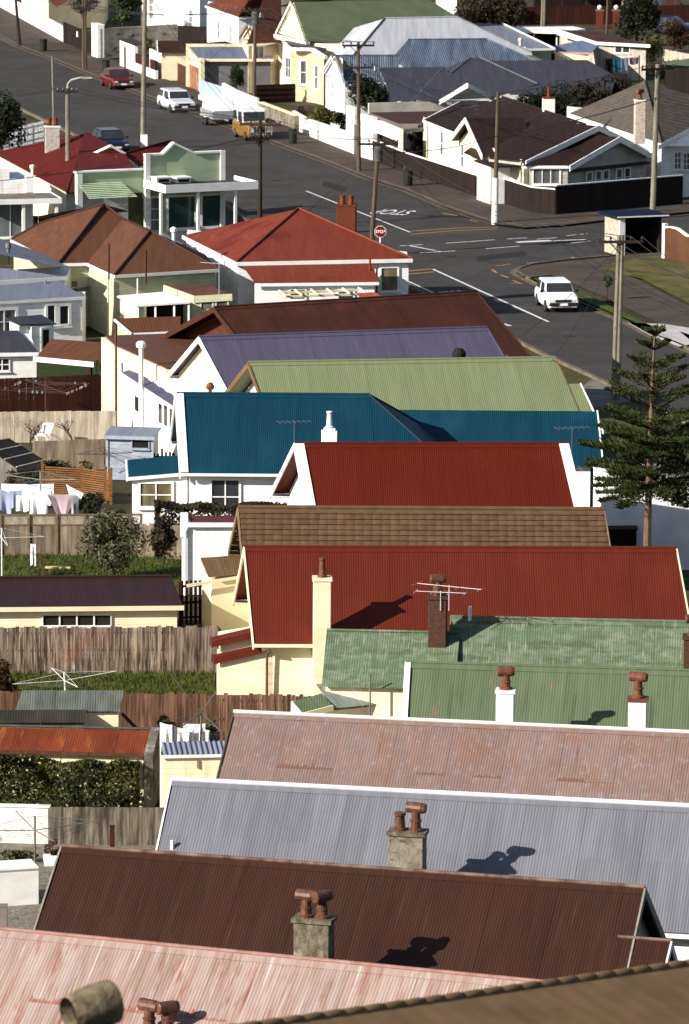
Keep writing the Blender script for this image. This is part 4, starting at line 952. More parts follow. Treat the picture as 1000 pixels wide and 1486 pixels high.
mb = MB(); mb.prism([f(-1, -.1, 0), f(h.ln, -.45, 0), f(h.ln, -.45, 1.0), f(h.ln-1.5, -.1, 1.8), f(-1, -.1, 1.7)], f.v*.05)
mb.prism([f(h.ln, -.4, 0), f(h.ln+.6, .85, 0), f(h.ln+.6, .85, 1.1), f(h.ln, -.4, 1.0)], f.u*.05); mb.build('wall', M('grey_flaking_boards', C(170, 164, 156), C(128, 122, 116), (3, 3, 1), rough=.9), h.t)
mb = MB()
for i in range(4):
    q = i/3; mb.beam(f(h.ln-1.6+1.6*q, -.1-.4*q, 1.87-.8*q+.0), f(h.ln-.9+1.6*q, 1.2-.3*q, 1.93-.75*q), .05, .04)
mb.build('glazing_bar', TMG, h.t)
h = block('garden_shed', 'white shed with small paned window and grey roof at the left edge', (-60, 514), (53, 512), 2.1, 2.6); f = h.f
roofs(h, [[(0, 2.6, 2.75), (h.ln-.55, 2.6, 2.75), (h.ln+.1, -.1, 2.13), (0, -.1, 2.13)]], RF_SLT)
walls(h, 0, h.ln, .05, 2.5, 2.06, WHT, 0, 2.6); fascia(h, [((0, -.12, 2.12), (h.ln+.08, -.12, 2.12))], WHT)
window(h.t, f, (f.at(3, 529, .05)[0], .05, f.at(3, 529, .05)[1]), .6, .5, 'near', 1, 1, GLS, fw=.05)
h = block('carport', 'open lean-to roof of warm brown iron with a white fascia beside the white shed', (52, 518), (137, 526), 2.0, 2.2); f = h.f
roofs(h, [[(-.6, 2.1, 2.5), (h.ln+.1, 2.1, 2.62), (h.ln, 0, 2.02), (0, 0, 2.0)]], RF_BR3); fascia(h, [((-.1, -.04, 2.0), (h.ln, -.04, 2.0))], WHT, d=.22)
mb = MB(); mb.fbox(f, h.ln+.08, h.ln+.28, .3, .5, 0, 2.9); mb.fbox(f, h.ln-.35, h.ln-.2, .0, .15, 0, 1.95); mb.build('post', TMK, h.t)
# --- low clutter
def post(label, p, hgt, w, m, name='post', cat='post'):
    t = thing(name, label, cat, p); mb = MB(); mb.box((p[0], p[1], -.1), (w, w, hgt+.1)); mb.build('shaft', m, t)
    mb = MB(); mb.box((p[0], p[1], hgt+.001), (w+.03, w+.03, .03)); mb.build('cap', m, t); return t
post('short red brown post by the lawn bench', P(62, 838, 0), .78, .07, RST)
post('thin grey metal stake right of the olive bush', P(210, 838, 0), .55, .06, STL)
post('stout brown post above the dark brown roof ridge', P(163, 1250, 0), 1.0, .13, TMK)
post('square grey concrete post at the left edge beside the dark brown roof', P(4, 1368, 0), 1.0, .24, CON)
t = thing('bench', 'yellow painted plank bench on the lawn', 'bench', P(84, 834, 0)); b = P(84, 834, 0)
mb = MB(); mb.box((b.x, b.y, .24), (.92, .2, .06)); mb.build('seat', M('yellow_paint', C(236, 214, 150, .78), C(216, 190, 120, .78)), t, bevel=.01)
for s in (-.3, .3):
    mb = MB(); mb.box((b.x+s, b.y, 0), (.06, .16, .24)); mb.build('leg', M('dull_yellow', C(170, 140, 60), C(140, 110, 50)), t)
t = thing('planter', 'white trough planter with a scraggly plant beside the dark brown roof', 'planter', P(76, 1256, 0)); b = P(76, 1256, 0)
mb = MB(); mb.prism([b+Vector((-.2, -.15, 0)), b+Vector((.2, -.15, 0)), b+Vector((.26, -.15, .3)), b+Vector((-.26, -.15, .3))], (0, .3, 0)); mb.build('trough', WHT, t, bevel=.02)
mb = MB(); crown(mb, b+Vector((0, 0, .5)), (.3, .2, .28), 160, .09, 4, 5); mb.build('foliage', FBR, t)
tree('shrub', 'low green weeds by the white garden wall', P(28, 1252, 0), .45, (.6, .3, .25), FMD, 420, .1, 21, .02, 'shrub', zc=.2)
# --- shrubs and small trees of the yards
tree('bushy_tree', 'silvery olive bush standing on the lawn before the lattice topped fence', P(166, 842, 0), 2.45, (1.2, 1.0, 1.2), FOL, 6500, .11, 11, .06, 'bush', 20)
tree('shrub', 'dark green shrub right of the hanging washing', P(131, 752, 0), 1.2, (.62, .55, .6), FDK, 1500, .12, 12, .04, 'bush')
tree('shrub', 'russet hedge bush left of the orange cedar screen', P(34, 716, 0), 1.1, (.85, .5, .5), FBR, 1700, .11, 13, .04, 'bush')
tree('shrub', 'straggly green shrubs behind the orange cedar screen', P(95, 700, 0), 1.0, (1.2, .5, .5), FMD, 900, .13, 14, .03, 'bush')
tree('shrub', 'yellow flowering plants behind the orange cedar screen', P(122, 694, 0), .7, (.6, .4, .35), FYL, 500, .11, 15, .03, 'bush')
tree('shrub', 'russet and yellow bush at the left edge below the tall paling fence', P(6, 1034, 0), 1.65, (.75, .7, .8), M('rust_yellow_leaves', C(128, 92, 44), C(76, 60, 34), (1.3, 1.3, 1.3), island=.4, transl=.2), 2300, .12, 16, .05, 'bush')
tree('shrub', 'clipped round green bush left of the folded clothes line', PT(243, 1037, 1.35), 1.35, (.42, .4, .55), FMD, 1000, .1, 17, .05, 'bush', 14)
tree('shrub', 'clipped round green bush behind the washing next to the weathered pink roof', PT(302, 1045, 1.3), 1.3, (.42, .4, .5), FMD, 1000, .1, 18, .05, 'bush', 14)
f10 = H10.f
hedge('hedge', 'dark clipped hedge under the windows of the blue roofed cottage', f10, f10.at(226, 760, -4.4)[0], f10.at(415, 760, -4.4)[0], -5.0, -4.3, 2.05, FHG, 8500, .12, 6)
tree('shrub', 'ragged brown shrub at the left end of the clipped hedge', PT(238, 742, 2.0), 2.0, (.55, .5, .9), FHG, 1300, .13, 19, .05, 'bush')
def bare_tree(label, base, hgt, seed, m):
    rn = random.Random(seed); t = thing('bare_tree', label, 'tree', base); mb = MB(); tk = MB(); base = Vector(base)
    def br(p, d, l, r, n):
        q = p+d*l; (tk if n == 4 else mb).tube([p, (p+q)/2+Vector((rn.gauss(0, .03), rn.gauss(0, .03), 0)), q], [r, r*.85, r*.65], 5)
        if n == 0: return
        for k in range(3 if n > 2 else 2):
            e = (d+Vector((rn.gauss(0, .65), rn.gauss(0, .4), rn.gauss(.05, .4)))).normalized(); br(q, e, l*rn.uniform(.6, .85), r*.62, n-1)
    br(base-Vector((0, 0, .1)), Vector((0, 0, 1)), hgt*.3, .06, 4); mb.build('branches', m, t); tk.build('trunk', m, t); return t
GBK = M('grey_bark', C(116, 98, 82), C(84, 70, 60), (5, 5, 5))
bare_tree('leafless fruit tree against the pale sunlit fence', P(104, 650, 0), 1.6, 3, GBK)
bare_tree('tangled leafless tree left of the white garden chair', P(44, 652, 0), 1.5, 8, GBK)
t = thing('garden_chair', 'white folding garden chair among the bare trees', 'chair', P(60, 648, 0)); b = P(60, 648, 0)
mb = MB()
for s in (-.22, .22):
    mb.tube([b+Vector((s-.1, 0, 0)), b+Vector((s+.3, .3, .9))], .02, 6); mb.tube([b+Vector((s+.25, -.1, 0)), b+Vector((s-.05, .1, .45))], .02, 6)
mb.build('frame', WHT, t); mb = MB(); mb.prism([b+Vector((-.2, .1, .42)), b+Vector((.25, .1, .42)), b+Vector((.25, .45, .45)), b+Vector((-.2, .45, .45))], (0, 0, .03)); mb.build('seat', WHT, t)
mb = MB(); mb.prism([b+Vector((-.05, .28, .5)), b+Vector((.4, .28, .5)), b+Vector((.5, .36, .95)), b+Vector((.05, .36, .95))], (0, .03, 0)); mb.build('backrest', WHT, t)
# --- rotary clothes lines and washing
WM = MATS['white_metal']; GP2 = 'washing on the clothes lines'
t, hub, ends = rotary('white rotary clothes line with a leg of cloth left of the olive bush', P(3, 838, 0), 1.82, 1.55, .2, WM, rise=-.0)
cloth('trousers', 'white trousers hanging alone on the line beside the lattice topped fence', P(44, 789, 1.25), P(52, 789, 1.25), .78, CLO, 'trousers', GP2, 2)
t, hub, ends = rotary('pale green rotary clothes line loaded with washing', P(59, 748, 0), 1.75, 1.5, -.35, M('pale_green_metal', C(190, 210, 176), C(160, 184, 150)), rise=.1)
def hang(name, label, x0, y0, x1, y1, d0, d1, drop, m, cat, **kw):
    return cloth(name, label, PY(x0, y0, d0), PY(x1, y1, d1), drop, m, cat, GP2, **kw)
D0 = hub.y
hang('bed_sheet', 'pale blue sheet at the left edge on the loaded line', -14, 704, 16, 715, D0-1.1, D0-1.0, .85, BLC, 'sheet', seed=1)
hang('bed_sheet', 'large white sheet along the back of the loaded line', 2, 702, 78, 702, D0+1.1, D0+.8, .4, CLO, 'sheet', seed=2)
hang('towel', 'small white towel second from the left on the loaded line', 23, 719, 42, 718, D0-1.2, D0-1.2, .62, CLO, 'towel', seed=3)
hang('towel', 'large white towel in the middle of the loaded line', 43, 718, 69, 717, D0-1.2, D0-1.2, .78, CLO, 'towel', seed=4)
hang('blouse', 'pale pink blouse on the loaded line', 68, 717, 112, 717, D0-1.15, D0-.7, .82, PNK, 'blouse', seed=5, pinch=.6)
hang('towel', 'white cloth fluttering at the right end of the loaded line', 96, 703, 121, 716, D0+.3, D0-.5, .42, CLO, 'cloth', seed=6, pinch=.5)
hang('towel', 'white towel at the far back of the loaded line', 30, 706, 58, 705, D0+.6, D0+.5, .5, CLO, 'towel', seed=7)
hang('pillowcase', 'small white pillowcase beside the pink blouse', 58, 712, 74, 712, D0-.2, D0-.3, .55, CLO, 'pillowcase', seed=8)
hang('shirt', 'pale blue shirt behind the white towels on the loaded line', 14, 712, 32, 711, D0-.4, D0-.3, .7, BLC, 'shirt', seed=9)
hang('trousers', 'white trousers hanging right of the pink blouse', 104, 719, 114, 719, D0-.9, D0-.6, .75, CLO, 'trousers', seed=10, shape='legs')
t, hub, ends = rotary('rusty rotary clothes line before the red brown fence', PT(66, 547, 2.0), 2.0, 2.1, .5, RST, rise=-.02)
rn = random.Random(4); mb = MB()
for i in range(26):
    a, b = rn.choice([(ends[0], ends[1]), (ends[1], ends[2]), (ends[3], ends[0]), (ends[2], ends[3])]); p = a.lerp(b, rn.random()); mb.box((p.x, p.y, p.z-.07), (.05, .03, .1), 0)
mb.build('pegs', M('pale_pegs', C(226, 214, 196), C(170, 150, 130)), t)
rotary('cream rotary clothes line at the left edge by the pale fence', PT(20, 602, 1.5), 1.5, 1.35, .1, M('cream_metal', C(240, 226, 184), C(220, 204, 160)), rise=.0)
rotary('thin brown rotary clothes line in front of the blue grey hut', PT(152, 649, 1.45), 1.45, 1.15, .25, RST, rise=.05)
rotary('pale rotary clothes line on the lawn below the tall paling fence', P(97, 1036, 0), 1.35, 1.7, .3, WM, rise=.1, lean=(-.08, 0))
rotary('rusty grey rotary clothes line beside the dark brown roof', P(51, 1287, 0), 2.0, 1.85, .35, M('dull_pipe', C(170, 160, 150), C(130, 112, 98), (4, 4, 4)), rise=.12)
rotary('small dark rotary clothes line beside the white entry hut', PT(37, 477, 1.5), 1.5, 1.2, .3, WIR, rise=.02)
# folded, steeply raised clothes line with white washing behind the outhouse
hb = PY(292, 1034, 152.9); t = thing('rotary_clothes_line', 'half folded clothes line with arms sticking up behind the cream outhouse', 'clothes line', (hb.x, hb.y, 0))
MB().tube([(hb.x, hb.y, -.1), hb], .03, 8).build('post', STL, t)
ee = [PY(238, 967, 152.5), PY(314, 1004, 153.3), PY(264, 1054, 152.2), PY(322, 1062, 152.7)]
for e in ee: MB().tube([hb, e], .022, 6).build('arm', STL, t)
mb = MB(); LA = [PY(226, 1068, 151.9), PY(236, 1047, 152.4), PY(262, 1048, 153.3), PY(300, 1048, 153.7), PY(326, 1062, 152.9), PY(330, 1068, 152.4), PY(280, 1062, 152.0)]
for i in range(len(LA)): mb.tube([LA[i], LA[(i+1) % len(LA)]], .006, 4)
for i in (1, 3, 4, 6): mb.tube([hb, LA[i]], .008, 4)
mb.build('line', STL, t)
GP3 = 'white washing behind the cream outhouse'
for i, (x0, y0, x1, y1, dd, dr, nm, lb) in enumerate([
        (232, 1048, 250, 1052, 152.5, 1.0, 'bed_sheet', 'long white sheet at the left end of the washing behind the outhouse'),
        (252, 1054, 274, 1058, 152.6, .72, 'towel', 'wide white towel second in the washing behind the outhouse'),
        (275, 1056, 290, 1058, 152.8, .68, 'shirt', 'white shirt in the middle of the washing behind the outhouse'),
        (291, 1056, 304, 1060, 152.9, .5, 'shirt', 'short white shirt right of the middle in the washing behind the outhouse'),
        (266, 1050, 298, 1050, 153.6, .4, 'towel', 'white cloth on the back line of the washing behind the outhouse')]):
    cloth(nm, lb, PY(x0, y0, dd), PY(x1, y1, dd), dr, CLO, nm.replace('_', ' '), GP3, 20+i)
cloth('shirt', 'dark patterned shirt at the right end of the washing behind the outhouse', PY(305, 1060, 152.9), PY(318, 1062, 152.8), .62, DKC, 'shirt', GP3, 30)
# ================================================================ rear wings of the purple roofed cottage
f = H12.f; T = H12.t
a1, a2, a3 = f.loc(240, 537, 3.4), f.loc(165, 503, 3.4), f.loc(147, 491, 3.4)
w_, v_ = f.loc(268, 484, 3.5)
mb = MB(); mb.hexa([f(a1[0], a1[1], 0), f(a1[0]+3, a1[1], 0), f(a2[0]+3, a2[1], 0), f(a2[0], a2[1], 0), f(a1[0], a1[1], 3.42), f(a1[0]+3, a1[1], 3.42), f(a2[0]+3, a2[1], 3.42), f(a2[0], a2[1], 3.42)]); mb.build('rear_wing_wall', CRM, T)
mb = MB(); mb.hexa([f(a2[0], a2[1]+.003, 0), f(a2[0]+2.9, a2[1]+.003, 0), f(a3[0]+3, a3[1], 0), f(a3[0], a3[1], 0), f(a2[0], a2[1]+.003, 3.45), f(a2[0]+2.9, a2[1]+.003, 3.45), f(a3[0]+3, a3[1], 3.45), f(a3[0], a3[1], 3.45)]); mb.build('rear_annex_wall', CRM, T)
mb = MB(); mb.prism([f(a1[0]+.04, a1[1]+.05, 3.46), f(w_+2.5, a1[1]+.05, 3.5), f(w_+2.5, v_, 3.5), f(a2[0]+.2, v_, 3.5), f(a2[0]+.04, a2[1], 3.46)], (0, 0, .03)); mb.build('rear_wing_roof', RF_BR3, T)
b1, b2 = f.loc(257, 592, 2.6), f.loc(179, 541, 2.6)
r1 = f.loc(262, 541, 3.15)
mb = MB(); mb.prism([f(b1[0], b1[1], 0), f(.2, b1[1], 0), f(.2, b1[1], 3.1), f(b1[0], b1[1], 2.56)], f(b2[0], b2[1], 0)-f(b1[0], b1[1], 0)); mb.build('lean_to_wall', WHT, T)
mb = MB(); corr(mb, [f(b2[0]+1.8, b2[1]+.1, 3.15), f(b1[0]+1.8, b1[1]-.1, 3.15), f(b1[0]-.06, b1[1]-.1, 2.6), f(b2[0]-.06, b2[1]+.1, 2.6)]); mb.build('lean_to_roof', RF_PUR, T, smooth=True)
d_ = f(b2[0], b2[1], 0)-f(b1[0], b1[1], 0); fl = Fr(f(b1[0], b1[1], 0), math.atan2(-d_.y, -d_.x)); Ld = d_.length
# windows in the left wall: frame fl runs from back to front along the wall, outside is its right-hand side
fw_ = Fr(f(b2[0], b2[1], 0), math.atan2(-d_.y, -d_.x))
for px, py, w_2, h_2 in ((199, 586, .5, .62), (233, 600, .42, .8), (241, 603, .42, .85), (249, 607, .42, .8)):
    q = fw_.at(px, py, 0); window(T, fw_, (q[0], 0, q[1]), w_2*1.5, h_2, 'near', 0, 0, GLS, fw=.03, dep=.02)
d2 = f(a2[0], a2[1], 0)-f(a1[0], a1[1], 0); fw2 = Fr(f(a2[0], a2[1], 0), math.atan2(-d2.y, -d2.x)); q = fw2.at(179, 533, 0); window(T, fw2, (q[0], 0, q[1]), .35, .42, 'near', 0, 0, GLS, fw=.04)
q = fw_.at(205, 566, -.12); p = fw_(q[0], -.12, 0); zt_ = fw_.at(205, 497, -.12)[1]
mb = MB(); mb.lathe(p, [(.10, 0), (.10, zt_-.25), (.2, zt_-.2), (.22, zt_-.05), (.14, zt_+.05), (.02, zt_+.07)], 10); mb.build('vent_pipe', WHT, T)
q = fw2.at(168, 520, -.06); p = fw2(q[0], -.06, 0); mb = MB(); mb.tube([p, p+Vector((0, 0, fw2.at(168, 472, -.06)[1]))], .055, 6); mb.build('downpipe', TER, T)
p = P(305, 582, 3.6); mb = MB(); mb.lathe((p.x, p.y, 2.4), [(.07, 0), (.07, 1.65), (.15, 1.68), (.17, 1.8), (.1, 1.93), (.02, 1.96)], 10); mb.build('flue_cowl', TER, T)
# ================================================================ roads
ASP = M('asphalt', C(92, 86, 83), C(79, 74, 72), (.5, .5, .5), .4, .6, spot=[(C(98, 92, 90), (.12, .12, .12), .5, .66), (C(66, 60, 60), (.9, 3, 1), .6, .7)], rough=.92, bump=(60, .3, .01))
FPA = M('brown_footpath_asphalt', C(110, 95, 84), C(92, 80, 72), (.6, .6, .6), .4, .6, spot=(C(112, 100, 90), (.2, .2, .2), .52, .68), rough=.95, bump=(60, .3, .01))
KRB = M('kerb_concrete', C(160, 146, 124), C(120, 108, 94), (1.5, 1.5, 1.5), rough=.9)
PWH = M('road_paint_white', C(236, 234, 232, .8), C(214, 210, 206, .8), (3, 3, 3), rough=.7)
PYE = M('road_paint_yellow', C(206, 160, 70, .75), C(176, 136, 66, .7), (3, 3, 3), rough=.7)
K1 = [(-90, 10), (0, 53), (22, 66), (73, 85), (143, 114), (250, 154), (420, 216), (475, 236), (530, 258), (585, 275), (640, 299), (690, 316), (719, 325), (760, 330), (820, 326), (870, 320), (1000, 307), (1180, 288)]
K2 = [(1180, 328), (1000, 358), (875, 374), (818, 379), (771, 385), (752, 391), (748, 396), (756, 401), (782, 414), (873, 453), (912, 469), (948, 489), (974, 498), (1060, 535), (1200, 598)]
K3 = [(1200, 735), (1075, 655), (958, 594), (871, 552), (787, 514), (735, 487), (640, 440), (585, 410), (565, 403), (540, 402), (400, 412), (200, 426), (-120, 446)]
K4 = [(-120, 396), (200, 380), (330, 374), (375, 366), (386, 352), (365, 325), (325, 297), (205, 240), (100, 192), (0, 144), (-90, 102)]
rd = sheet('road', K1+K2+K3+K4, ASP, 0.0); INV['road'] = Matrix.Identity(4)
def kerb(pts, side):
    W = [P(*p, 0) for p in pts]; mb = MB()
    for i in range(len(W)-1):
        a, b = W[i], W[i+1]; d = (b-a).normalized(); n = Vector((-d.y, d.x, 0))*side; e = d*.002
        mb.hexa([v-Vector((0, 0, .03)) for v in (a+e, b-e, b-e+n*.16, a+e+n*.16)]+[v+Vector((0, 0, .125)) for v in (a+e, b-e, b-e+n*.16, a+e+n*.16)])
        mb.hexa([v+Vector((0, 0, .002)) for v in (a+e-n*.3, b-e-n*.3, b-e, a+e)]+[v+Vector((0, 0, .008)) for v in (a+e-n*.3, b-e-n*.3, b-e, a+e)])
    tag(mb.build('kerb', KRB, None), kind='structure')
for k_, s_ in ((K1, 1), (K2, 1), (K3, 1), (K4, 1)): kerb(k_, s_)
F1 = [(1180, 262), (1000, 290), (803, 306), (690, 280), (535, 232), (445, 196), (372, 160), (175, 92), (92, 58), (0, 10), (-90, -36)]
sheet('footpath', K1[:]+F1, FPA, .118)
sheet('footpath', K2[:8]+[(770, 402), (800, 399), (880, 432), (1000, 490), (1200, 570), (1200, 500), (1000, 444), (930, 408), (880, 384), (900, 378), (1000, 368), (1180, 340)], FPA, .118)
sheet('grass_verge', [(766, 404), (800, 401), (838, 420), (930, 466), (960, 478), (950, 488), (912, 468), (873, 452), (800, 421)], LWN, .125)
sheet('grass_verge', [(985, 480), (1100, 520), (1200, 560), (1200, 596), (1060, 534), (1000, 507), (1005, 496)], LWN, .125)
sheet('driveway', [(910, 468), (965, 470), (1015, 478), (1010, 498), (985, 503), (950, 490)], M('pale_concrete', C(214, 208, 206, .7), C(186, 180, 178, .7), (.8, .8, .8), rough=.9), .125)
DGR = M('dry_grass', C(118, 116, 52), C(150, 130, 84), (.5, .5, .5), .4, .62, spot=(C(84, 98, 36), (.6, .6, .6), .5, .64), rough=.95, bump=((14, 14, 14), 1, .06))
sheet('grass_lawn', [(868, 388), (905, 376), (1000, 366), (1180, 345), (1180, 500), (1000, 440), (930, 404)], DGR, .124)
sheet('grass_verge', [(745, 492), (790, 515), (872, 553), (960, 596), (1075, 657), (1200, 738), (1200, 800), (900, 640), (700, 500)], M('dull_verge_grass', C(92, 92, 44), C(110, 100, 62), (.6, .6, .6), rough=.95, bump=((14, 14, 14), 1, .05)), -.012)
sheet('driveway', [(860, 549), (880, 556), (925, 580), (860, 592), (820, 580)], CON, -.006)
def stripe(name, A, B, w, m, z=.006):
    a, b = P(*A, 0), P(*B, 0); d = (b-a).normalized(); n = Vector((-d.y, d.x, 0))*w/2; k = Vector((0, 0, z))
    mb = MB().poly([a-n+k, b-n+k, b+n+k, a+n+k]); o = mb.build(name, m, rd)
    if o.data.polygons[0].normal.z < 0: o.data.polygons[0].flip()
stripe('centre_line', (444, 277), (595, 337), .13, PWH)
stripe('centre_line', (627, 390), (796, 467), .15, PWH); stripe('centre_line', (592, 356), (639, 365), .16, PWH)
for a_, b_ in (((580, 357), (613, 355)), ((609, 367), (661, 364)), ((647, 353), (718, 348)), ((736, 347), (765, 345)), ((705, 361), (754, 357)), ((779, 347), (808, 345)), ((822, 342), (853, 339)), ((828, 353), (857, 350)), ((868, 350), (893, 348))): stripe('lane_dash', a_, b_, .13, PWH)
stripe('flush_island_line', (750, 351.5), (800, 349), .5, PWH); stripe('flush_island_line', (803, 349.5), (850, 347.5), .25, PWH)
for k_ in (0, 4.5):
    stripe('stop_line', (596, 335.5+k_), (660, 331+k_*.8), .16, PYE); stripe('stop_line', (660, 331+k_*.8), (722, 329.5+k_*.6), .16, PYE)
    stripe('stop_line', (584, 394+k_), (630, 390+k_), .2, PYE)
for a_, b_ in (((640, 309), (664, 313)), ((682, 319), (694, 322)), ((720, 386), (741, 383)), ((714, 391), (721, 396)), ((727, 399), (738, 403)), ((744, 407), (758, 412)), ((740, 411), (760, 411.5)), ((764, 382), (791, 380)), ((813, 379), (845, 377)), ((829, 373), (846, 379)), ((838, 325), (864, 323)), ((742, 330), (775, 330))): stripe('no_stopping_dash', a_, b_, .13, PYE)
stripe('edge_line', (710, 464), (741, 473), .2, PWH); stripe('edge_line', (590, 407), (640, 430), .12, PWH)
def lettering(name, txt, A, B, hgt, m, parent, z=.007, flipx=False):
    """text on the ground between pixels A (start) and B (end of the baseline)"""
    a, b = P(*A, 0), P(*B, 0); cu = bpy.data.curves.new('letters', 'FONT'); cu.body = txt; cu.size = 1; cu.offset = .012
    to = bpy.data.objects.new('letters', cu); COL.objects.link(to); bpy.context.view_layer.update()
    me = bpy.data.meshes.new_from_object(to.evaluated_get(bpy.context.evaluated_depsgraph_get())); bpy.data.objects.remove(to)
    xs = [v.co.x for v in me.vertices]; ys = [v.co.y for v in me.vertices]; d = b-a; n = Vector((-d.y, d.x, 0)).normalized(); me.name = name
    for v in me.vertices:
        x = (v.co.x-min(xs))/(max(xs)-min(xs)); y = (v.co.y-min(ys))/(max(ys)-min(ys)); v.co = a+d*x+n*(hgt*y)+Vector((0, 0, z))
    me.materials.append(m); o = bpy.data.objects.new(name, me); COL.objects.link(o); o.parent = parent; return o
lettering('stop_lettering', 'STOP', (606, 306), (552, 303.5), 2.3, PWH, rd)
lettering('stop_lettering', 'STOP', (668, 431), (701, 428.5), 2.2, PWH, rd)
# ================================================================ footpath fences and walls across the road
wall_line('garden_wall', 'long white garden wall stepping down beside the footpath at the top left', [(-60, -24), (0, 12), (92, 63)], 1.25, .2, WHT, cap=.05)
t = fence('paling_fence', 'dark brown board fence with a small white notice beside the white garden wall', [(92, 63), (136, 82)], 1.75, TMD, .16, gap=.005, jit=.004)
q = P(114, 72, 0); mb = MB(); mb.box((q.x-.05, q.y-.12, 1.0), (.32, .03, .42), -.9); mb.build('notice', WHT, t)
BLKW = M('grey_concrete_blocks', C(206, 198, 184, .6), C(160, 152, 138, .6), (1, 1, 1.6), island=0, rough=.95, spot=(C(96, 88, 78), (.7, .7, 2.2), .56, .68), bump=(18, .4, .02))
wall_line('block_wall', 'grey stained concrete block wall running back from the footpath', [(146, 86), (258, 72)], [2.35, 2.0], .3, BLKW)
wall_line('gate_pillar', 'tall white gate pillar at the end of the block wall', [(133, 83), (142, 86)], 2.6, .5, WHT, cap=.06)
h = block('garden_wall', 'white rendered wall with brown capping and a terracotta door by the footpath', (174, 51), (212, 64), 2.0, .3); f = h.f
tag(h.t, cat='wall')
mb = MB(); q0 = P(174, 97, 0); q1 = P(222, 116, 0); f = Fr(q0, math.atan2(q1.y-q0.y, q1.x-q0.x)); Lw = (q1-q0).length
mb.fbox(f, 0, Lw*.45, 0, .25, 0, 2.05); mb.fbox(f, Lw*.45+.003, Lw+.6, .02, .25, 0, .75); mb.build('wall_body', WHT, h.t)
mb = MB(); mb.fbox(f, -.1, Lw*.45+.1, -.1, .9, 2.06, 2.14); mb.build('capping', RF_BRN, h.t)
door(h.t, f, (Lw*.18, 0, .02), .8, 1.65, 'near', M('terracotta_boards', C(166, 110, 86), C(140, 90, 70)))
mb = MB(); mb.fbox(f, Lw*.45+.01, Lw+.55, .06, .2, .752, 1.45); mb.build('timber_panel', TMK, h.t)
tree('topiary', 'clipped ball topiary behind the white wall with terracotta door', P(213, 92, 0), 2.0, (.6, .6, .6), FYL, 900, .12, 41, .05, 'topiary', 14)
# gatehouse
h = block('porch', 'cream gatehouse with small brown gabled roof beside the footpath', (236, 82), (266, 84), 2.3, 3); f = h.f
q0 = P(233, 114, 0); q1 = P(256, 119, 0); f = Fr(q0, math.atan2(q1.y-q0.y, q1.x-q0.x)-.35); h.f = f
mb = MB(); mb.prism([f(0, 0, 0), f(0, 0, 2.1), f(.75, 0, 2.75), f(1.5, 0, 2.1), f(1.5, 0, 0)], f.v*2.6); mb.build('wall', CRM, h.t)
roofs(h, [[(.75, -.25, 2.86), (.75, 2.9, 2.86), (-.25, 2.9, 2.05), (-.25, -.25, 2.05)], [(.75, 2.9, 2.86), (.75, -.25, 2.86), (1.75, -.25, 2.05), (1.75, 2.9, 2.05)]], RF_BRN)
for a_, b_ in (((.75, -.27, 2.9), (-.27, -.27, 2.08)), ((.75, -.27, 2.9), (1.77, -.27, 2.08))): MB().board(f(*a_), f(*b_), .18, .05, -f.v).build('bargeboard', WHT, h.t)
door(h.t, f, (.72, 0, .02), .9, 1.75, 'near', M('orange_door', C(182, 122, 80), C(160, 104, 66)), CRM)
fence('picket_gate', 'brown timber gates between the cream gatehouse and the white garage', [(258, 118), (280, 128)], 1.35, M('brown_gate_timber', C(120, 74, 54), C(98, 60, 44), (2, 2, .6), island=.1), .14, jit=.004, cat='gate')
# long brown roof behind the gatehouse
h = block('shed', 'low shed with dark brown roof behind the cream gatehouse', (240, 79), (352, 70), 1.9, 2.2); f = h.f
roofs(h, [[(.2, 2, 2.3), (h.ln+.2, 2, 2.3), (h.ln+.4, 0, 1.9), (0, 0, 1.9)]], RF_BRN, pitch=.3); walls(h, .2, h.ln-.1, .2, 1.9, 1.85, WWB, 0, 2.2)
# white garage with blue iron roof
h = block('garage', 'white garage with blue grey iron roof and a peeling orange door', (289, 87), (395, 87), 2.35, 4.5); f = h.f
q0 = P(272, 126, 0); q1 = P(290, 135, 0); fg = Fr(q0, math.atan2(q1.y-q0.y, q1.x-q0.x)); Lg = (q1-q0).length
fr_ = h.f
walls(h, 0, h.ln-.1, .1, 4.0, 2.2, M('grey_rendered_wall', C(150, 148, 152), C(126, 124, 130), (1, 1, 1)), 0, 2.5)
roofs(h, [[(-.6, 3.4, 3.0), (h.ln+.1-.6, 3.4, 3.0), (h.ln+.15, -.2, 2.42), (.0, -.2, 2.42)]], M('light_blue_grey_iron', C(150, 160, 184), C(128, 138, 164), STK))
mb = MB(); mb.fbox(fr_, -.8, h.ln-.3, 3.5, 3.75, 0, 3.2); mb.build('rear_parapet', CRM, h.t); fascia(h, [((0, -.22, 2.44), (h.ln+.1, -.22, 2.44))], CRM, d=.2)
mb = MB(); mb.hexa([fg(-.2, 0, 0), fg(Lg+.25, 0, 0), fg(Lg+.25, .3, 0), fg(-.2, .3, 0), fg(-.2, 0, 2.75), fg(Lg+.25, 0, 2.45), fg(Lg+.25, .3, 2.45), fg(-.2, .3, 2.75)]); mb.build('front_wall', CRM, h.t)
door(h.t, fg, (Lg*.55, 0, .02), Lg*.85, 1.75, 'near', M('peeling_orange_paint', C(206, 142, 112), C(178, 108, 78), (2, 2, 1), spot=(C(232, 206, 186), (2, 2, 1.2), .55, .66)), CRM)
fence('corrugated_fence', 'pale blue corrugated iron fence by the white garage', [(290, 141), (322, 151)], 1.25, M('pale_blue_iron', C(176, 192, 222, .8), C(150, 168, 204, .8), (3, 3, .4), island=.06), .09, gap=.0, jit=.002)
